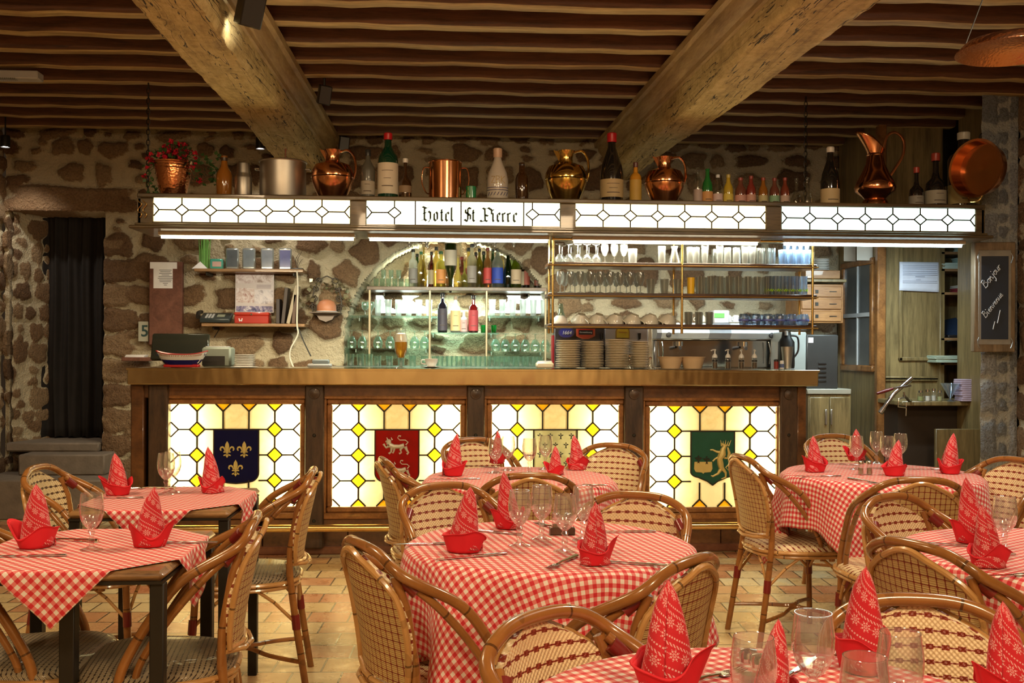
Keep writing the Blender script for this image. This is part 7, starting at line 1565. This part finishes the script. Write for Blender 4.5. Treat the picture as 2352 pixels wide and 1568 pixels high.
# cables
def cable(pts, Y, r, c, lab, name='cable'):
    q = bez([P(px, py, Y) for px, py in pts], 6); o = MB().tube(q, r, 6).build(name, mat(c, .5, name='cable_sheath')); tag(o, lab, 'cable')
cable([(682, 622), (684, 660), (682, 740), (684, 768), (668, 800), (666, 822), (674, 843)], 8.24, .007, (.62, .58, .48), 'white cable hanging from the upper wall shelf down to the bar')
cable([(686, 755), (698, 785), (714, 818)], 8.26, .005, (.02, .02, .02), 'thin black cable running down right of the white cable')
o = MB().tube([P(503, 757, 8.45), P(492, 775, 8.47)], .004, 6).build('cable', BLACK); tag(o, 'short black cable hanging under the telephone shelf', 'cable')
# ================================================================ RIGHT: pantry things
# drawer cabinet and shelf on the wall behind the rack's end
YD = 7.95
def PB(m, px0, px1, py0, py1, Y0, Y1, o, mat_i=0, bev=.004):
    a, b = P(px0, py0, Y0), P(px1, py1, Y0); return m.bb(a.x-o.location.x, b.x-o.location.x, Y0-o.location.y, Y1-o.location.y, b.z-o.location.z, a.z-o.location.z, mat_i, bev)
c0 = P(1870, 742, YD); t = thing('drawer_cabinet', 'small chestnut cabinet of three drawers hung on the wall right of the rack', 'cabinet', (c0.x, YD, c0.z))
m = MB(); PB(m, 1838, 1937, 652, 742, YD, YD+.35, t); m.build('carcass', W_DRAWER, t)
for i, (y0, y1) in enumerate(((657, 682), (686, 710), (714, 738))):
    m = MB(); PB(m, 1842, 1933, y0, y1, YD-.015, YD, t); d_ = m.build('drawer', W_DRAWER, t); m = MB(); PB(m, 1906, 1922, (y0+y1)/2-1, (y0+y1)/2+1, YD-.022, YD-.015, t, 0, .001); m.build('handle', DARKMETAL, d_); m = MB(); PB(m, 1873, 1880, (y0+y1)/2-4, (y0+y1)/2+4, YD-.02, YD-.015, t, 0, .001); m.build('emblem', DARKMETAL, d_)
t2 = thing('wall_board_shelf', 'dark wooden board over the chestnut drawer cabinet', 'shelf', (c0.x, YD, P(1870, 644, YD).z)); m = MB(); PB(m, 1836, 1945, 640, 648, YD-.03, YD+.35, t2); m.build('board', W_PANEL, t2); m = MB(); PB(m, 1850, 1930, 620, 640, YD+.05, YD+.3, t2); m.build('box_back', W_DRAWER, t2)
# pile of small plates on it
zz = P(1905, 618, YD).z
for k in range(7):
    if k == 0: o = b_ = MB().lathe([(0, 0), (.04, 0), (.062, .006), (.064, .010), (.058, .010), (0, .004)], 28).build('saucer', WHITE, loc=(P(1905, 0, YD).x, YD+.15, zz+.0135*k))
    else: o = b_.copy(); COL.objects.link(o); o.location = (P(1905, 0, YD).x, YD+.15, zz+.0135*k)
    tag(o, 'white saucer in the pile on the board above the chestnut drawers', 'saucer', 'pile of white saucers above the drawers')
# pinned papers above
for i, (x0, x1, y0, y1, c, lab) in enumerate(((1938, 1965, 548, 600, (.48, .44, .36), 'left yellowed sheet pinned above the hatch window'), (1968, 2004, 546, 598, (.58, .55, .48), 'right pale sheet pinned above the hatch window'))):
    Y = 7.72+(.35 if i == 0 else .13); a, b = P(x0, y0, Y), P(x1, y1, Y); o = MB().bb(a.x, b.x, Y-.002, Y, b.z, a.z).build('pinned_sheet', mat(c, .7, name='old_paper')); tag(o, lab, 'paper')
# microwave on the low cupboard
YM = 7.35
lcb = P(1905, 1160, YM); t = thing('low_cupboard', 'low oak cupboard with a pale steel top right of the bar', 'cupboard', (P(1905, 0, YM).x, YM, 0)); zt_ = P(1905, 893, YM).z
m = MB(); PB(m, 1857, 1953, 906, 1240, YM, YM+.45, t); m.build('carcass', W_PANEL, t); m = MB(); PB(m, 1855, 1955, 893, 905, YM-.01, YM+.46, t, 0, .003); m.build('worktop', mat((.42, .40, .32), .35, .3, name='pale_top'), t)
for (x0, x1) in ((1860, 1904), (1907, 1951)): m = MB(); PB(m, x0, x1, 912, 1200, YM-.015, YM, t); d_ = m.build('door', W_PANEL, t); m = MB(); PB(m, x1-8 if x0 < 1900 else x0+2, x1-4 if x0 < 1900 else x0+5, 940, 975, YM-.03, YM-.015, t, 0, .002); m.build('handle', SATIN, d_)
t = thing('microwave_oven', 'dark grey microwave oven with side vents on the low cupboard', 'microwave', (P(1890, 0, YM).x, YM+.03, zt_)); m = MB(); PB(m, 1853, 1925, 768, 893, YM+.04, YM+.42, t, 0, .008); m.build('case', mat((.06, .058, .055), .35, .5, name='dark_steel'), t)
m = MB(); PB(m, 1806, 1852, 762, 893, YM+.05, YM+.42, t, 0, .008); m.build('front', mat((.40, .44, .42), .3, .4, name='oven_front'), t)
m = MB(); [PB(m, 1880, 1898, y, y+4, YM+.034, YM+.041, t, 0, .001) for y in (832, 842, 852, 862, 872)]; m.build('vents', BLACK, t); m = MB(); PB(m, 1857, 1868, 775, 787, YM+.036, YM+.04, t, 0, 0); m.build('sticker', PAPER, t)
# black jug and steel cup right of the espresso machine, on the bar end
t = thing('steel_beaker', 'steel tapered beaker at the right end of the bar', 'beaker', (at(1808, 6.9), 6.9, zc)); h = P(1808, 796, 6.9).z-zc; MB().lathe([(0, 0), (.028, 0), (.042, h), (.040, h), (.026, .004), (0, .004)], 24).build('cup', SATIN, t)
t = thing('thermos_jug', 'black vacuum jug behind the steel beaker', 'jug', (at(1806, 7.02), 7.02, zc)); h = P(1806, 762, 7.02).z-zc; MB().lathe([(0, 0), (.055, 0), (.058, .02), (.056, h*.72), (.035, h*.85), (.03, h), (0, h)], 24).build('body', BLACK, t); MB().tube(bez([(.03, 0, h*.9), (.08, 0, h*.85), (.085, 0, h*.5), (.055, 0, h*.3)], 4), .007, 8).build('handle', BLACK, t); MB().lathe([(.0, 0), (.012, 0), (.012, .03), (0, .032)], 12, (-.01, -.03, h*.9)).build('spout', WHITE, t)
# shelf unit with menus
YV = 7.70; u0, u1 = 2163, 2252
cc = P(2207, 900, YV); t = thing('shelf_unit', 'tall open oak shelf unit of menus and papers left of the granite pillar', 'shelf unit', (cc.x, YV, 0))
m = MB(); PB(m, 2160, 2168, 545, 1240, YV, YV+.34, t); xr = P(2275, 0, YV).x-cc.x; m.bb(xr, xr+.03, 0, .34, 0, 2.3); m.bb(P(2165, 0, YV).x-cc.x, xr, .33, .35, 0, 2.35); m.build('carcass', W_PANEL, t)
SH = {}
for py in (578, 617, 671, 776, 832): 
    z = P(2200, py, YV).z; SH[py] = z; MB().bb(P(2165, 0, YV).x-cc.x, xr, 0, .33, z-.02, z, 0, .003).build('shelf', W_SHELF, t)
def sheets(x0, x1, z, n, c, lab, nm='menu', th=.008, grp='', rz=0, y=YV+.10, d=.2, cat='menu'):
    a = P(x0, 0, YV).x; b = P(x1, 0, YV).x; first = None; rg = random.Random(x0)
    for k in range(n):
        if first is None: o = first = MB().bb(-(b-a)/2, (b-a)/2, -d/2, d/2, 0, th*.86, 0, .0012).build(nm, mat(c, .5, name='menu_cover', var=.2), loc=((a+b)/2, y, z+th*k))
        else: o = first.copy(); COL.objects.link(o); o.location = ((a+b)/2+rg.uniform(-.006, .006), y+rg.uniform(-.006, .006), z+th*k)
        o.rotation_euler.z = rz+rg.uniform(-.04, .04); tag(o, lab, cat, grp)
sheets(2168, 2216, SH[617], 6, (.50, .62, .56), 'pale green menu lying in the left pile below the top shelf of the unit', grp='left pile of pale menus'); sheets(2219, 2250, SH[617], 12, (.55, .70, .64), 'pale menu in the tall right pile leaning at the top of the shelf unit', grp='right pile of pale menus', d=.22); sheets(2222, 2250, SH[578], 10, (.60, .75, .68), 'pale menu in the topmost right pile beside the chalkboard', grp='topmost right pile of menus')
sheets(2214, 2250, SH[671], 3, (.33, .04, .05), 'dark red folder in the pile on the second shelf of the unit', grp='red folders', th=.012, nm='folder', cat='folder'); sheets(2214, 2250, SH[671]+.037, 2, (.55, .52, .45), 'cream folder on top of the dark red folders', grp='cream folders', th=.012, nm='folder', cat='folder')
sheets(2140, 2246, SH[832], 6, (.42, .50, .40), 'broad pale menu sticking out over the lower shelf of the unit', grp='broad pale menus', th=.009, y=YV+.02, d=.26)
o = thing('tablet_screen', 'dark blue tilted screen on the middle shelf of the unit', 'screen', (P(2215, 0, YV).x, YV+.08, SH[776])); MB().box((0, 0, .09), (.20, .02, .20), 0, Matrix.Rotation(radians(-38), 4, 'X') @ Matrix.Rotation(radians(-14), 4, 'Y'), .006).build('screen', mat((.02, .035, .07), .12, coat=.8, name='screen_blue'), o); MB().bb(-.1, .1, -.05, .08, 0, .025, 0, .006).build('base', BLACK, o)
# white sheets pinned on the oak panel
a, b = P(2066, 601, 7.72), P(2161, 671, 7.72); t = thing('schedule_sheet', 'large bluish white schedule sheet with lines of print pinned on the oak panel', 'paper', ((a.x+b.x)/2, 7.725, b.z)); w_ = (b.x-a.x)/2; h = a.z-b.z
MB().grid(lambda u, v: ((u*2-1)*w_, -.004-.006*sin(v*3+u*2)*v, h*v+.012*(1-v)*(1-u)), 10, 8).build('sheet', mat((.66, .70, .82), .7, name='blue_paper'), t).modifiers.new('t', 'SOLIDIFY').thickness = .001
m = MB(); [m.bb(-w_*.86, w_*.8, -.014, -.0105, h*q, h*q+.0022) for q in (.3, .36, .56, .62, .68, .76, .82, .88)]; m.bb(-w_*.25, w_*.2, -.015, -.012, h*.50, h*.52); m.bb(-w_*.22, w_*.0, -.015, -.012, h*.40, h*.415); m.build('print_line', mat((.36, .40, .52), .7, name='print'), t)
# ledge with shakers, funnel glass, napkin pile and the orange press
YL2 = 7.28; zl = P(2160, 921, YL2).z; a0, b0 = P(2072, 921, YL2).x, P(2268, 921, YL2).x; t = thing('serving_ledge', 'dark wooden serving ledge left of the granite pillar', 'ledge', ((a0+b0)/2, YL2+.2, zl)); w_ = (b0-a0)/2
MB().bb(-w_, w_, -.2, .27, -.035, 0, 0, .006).build('board', W_PANEL, t); MB().bb(-w_+.05, w_, -.02, .25, -zl+.0, -.035).build('support', mat((.04, .025, .015), .6, name='dark_wood'), t)
for px, h_, r_q, c, lab in ((2122, .055, .024, (.30, .34, .14), 'short jar of pale green spice on the serving ledge'), (2138, .06, .02, (.7, .7, .66), 'clear shaker with salt on the serving ledge'), (2152, .065, .018, (.55, .55, .52), 'second clear shaker on the serving ledge'), (2166, .055, .02, (.36, .38, .2), 'small jar of dried herbs right of the shakers')):
    x = P(px, 0, YL2).x; t = thing('spice_jar', lab, 'jar', (x, YL2+.02, zl)); MB().lathe([(0, 0), (r_q, 0), (r_q, h_), (r_q*.6, h_*1.15), (0, h_*1.15)], 18).build('jar', G_CLEAR, t); MB().lathe([(0, .002), (r_q*.9, .002), (r_q*.9, h_*.6), (0, h_*.6)], 14).build('filling', mat(c, .7, name='spice'), t); MB().lathe([(r_q*.7, h_*1.1), (r_q*.7, h_*1.4), (0, h_*1.42)], 14).build('lid', STEEL, t)
x = P(2190, 0, YL2).x; t = thing('cocktail_glass', 'wide conical glass on the serving ledge', 'glass', (x, YL2+.02, zl)); h = P(2190, 880, YL2).z-zl; MB().lathe([(0, 0), (.035, 0), (.008, .012), (.006, .02), (.07, h), (.067, h), (.0, .024)], 28).build('cone', G_BLUEISH, t)
zz = zl
for k in range(12):
    if k == 0: o = b_ = MB().bb(-.062, .062, -.06, .06, 0, .0125, 0, .003).build('cloth_napkin', mat((.44, .34, .44), .8, name='mauve_cloth', var=.25), loc=(P(2227, 0, YL2).x, YL2+.02, zl+.0135*k))
    else: o = b_.copy(); COL.objects.link(o); o.location = (P(2227, 0, YL2).x+.003*(k % 3)-.0016*k*.6, YL2+.02, zl+.0135*k)
    tag(o, 'folded mauve napkin in the pile on the serving ledge next to the pillar', 'napkin', 'pile of mauve napkins')
# wine opener / orange press on a bracket
Yo = 7.15; t = thing('lever_corkscrew', 'chrome lever corkscrew with a dark red handle clamped to the serving ledge', 'corkscrew', tuple(P(2070, 915, Yo))); q = lambda px, py, dy=0: tuple(P(px, py, Yo)-Vector(t.location)+Vector((0, dy, 0)))
MB().tube([q(2022, 948), q(2052, 905), q(2094, 868)], [.012, .016, .017], 12).tube([q(2022, 948), q(2030, 937)], .019, 12).build('barrel', CHROME, t); MB().tube([q(2088, 885, -.03), q(2045, 892, -.03)], .008, 8).build('lever', CHROME, t); MB().tube([q(2047, 892, -.03), q(2030, 897, -.03), q(2010, 903, -.03)], [.010, .013, .010], 10).build('handle', mat((.14, .015, .015), .3, coat=.5, name='dark_red_wood'), t)
MB().tube([q(2076, 900), q(2078, 912), q(2064, 915), q(2063, 934), q(2082, 936)], .006, 8).tube([q(2082, 924), q(2081, 955)], .004, 8).tube([q(2076, 908), q(2095, 921, .05), q(2110, 922, .12)], .010, 8).build('clamp', STEEL, t)
# dark low door behind the right table
t = thing('low_door', 'low oak half door leaning open under the serving ledge', 'door', (P(2205, 0, 7.15).x, 7.12, 0)); m = MB(); PB(m, 2150, 2250, 985, 1240, 7.12, 7.15, t); m.build('door_leaf', W_PANEL, t)
# chalkboard on the pillar
Yk = 6.66; A_ = P(2243, 556, Yk); B_ = P(2243, 808, Yk); hC = A_.z-B_.z; t = thing('chalkboard', 'narrow wood-framed chalkboard on the granite pillar with white handwriting', 'chalkboard', (A_.x-.015, Yk-.005, B_.z), radians(-9)); wC = .235
MB().bb(0, wC+.03, .0, .075, -.0, hC, 0, .006).build('box_frame', wood('board_frame', (.11, .075, .04), (.28, .20, .12), .5, (6, 6, 1), 3, .1), t)
MB().bb(.025, wC-.0, -.004, .0, .05, hC-.055, 0, .002).build('inner_frame', mat((.34, .33, .30), .4, .5, name='pewter_frame', var=.3), t)
slate = MB().bb(.042, wC-.018, -.006, -.004, .085, hC-.095).build('slate', mat((.018, .026, .045), .5, name='slate'), t)
for s, zq in ((0, .9), (1, .9), (0, .13), (1, .13)): MB().tube(bez([(.028+s*(wC-.032), -.008, zq*hC), (.018+s*(wC-.01), -.012, zq*hC-.03), (.03+s*(wC-.034), -.01, zq*hC-.07)], 4), .004, 6).build('scroll_clip', SATIN, t)
m = MB(); cv = lambda px, py: ((px-2243)/82*wC*1.0, 0, (808-py)/252*hC)
HW = {'B': [[(0, 0), (.1, 1)], [(-.05, .95), (.35, 1.02), (.5, .8), (.1, .55), (.55, .5), (.6, .2), (.35, 0), (0, .04)]], 'o': [[(.15, .5), (0, .25), (.2, 0), (.42, .2), (.3, .48), (.15, .5), (.5, .45)]], 'n': [[(0, .5), (.05, 0)], [(.04, .3), (.25, .5), (.33, .3), (.36, 0), (.5, .1)]], 'j': [[(.2, .5), (.15, -.3), (-.05, -.5), (-.12, -.3)], [(.2, .8), (.26, .86)]], 'u': [[(0, .5), (.04, .08), (.25, .05), (.36, .5), (.4, 0), (.52, .1)]], 'r': [[(0, .5), (.06, 0)], [(.05, .3), (.2, .5), (.36, .42)]], 'i': [[(.05, .5), (.1, 0), (.2, .05)], [(.06, .8), (.12, .88)]], 'e': [[(.02, .24), (.36, .3), (.28, .5), (.06, .4), (.06, .06), (.3, 0), (.42, .12)]], 'v': [[(0, .5), (.16, 0), (.36, .52), (.46, .45)]]}
def script(word, x0, z0, ang, size):
    c, s = cos(ang), sin(ang); u = 0
    for ch in word:
        for st in HW[ch]: m.tube([(x0+(u+a+b*.25)*size*c-b*size*s, -.0075, z0+(u+a+b*.25)*size*s+b*size*c) for a, b in st], .0022, 5)
        u += .72 if ch == 'B' else (.34 if ch in 'ij' else .5)
p0 = cv(2268, 662); script('Bonjour', p0[0], p0[2], radians(54), .050)
p0 = cv(2268, 730); script('Bienvenue', p0[0], p0[2], radians(54), .042)
m.tube([(cv(a, b)[0], -.0075, cv(a, b)[2]) for a, b in ((2284, 756), (2288, 738), (2294, 742), (2300, 712))], .0024, 5)
m.build('chalk_writing', mat((.78, .82, .88), .9, name='chalk'), slate)
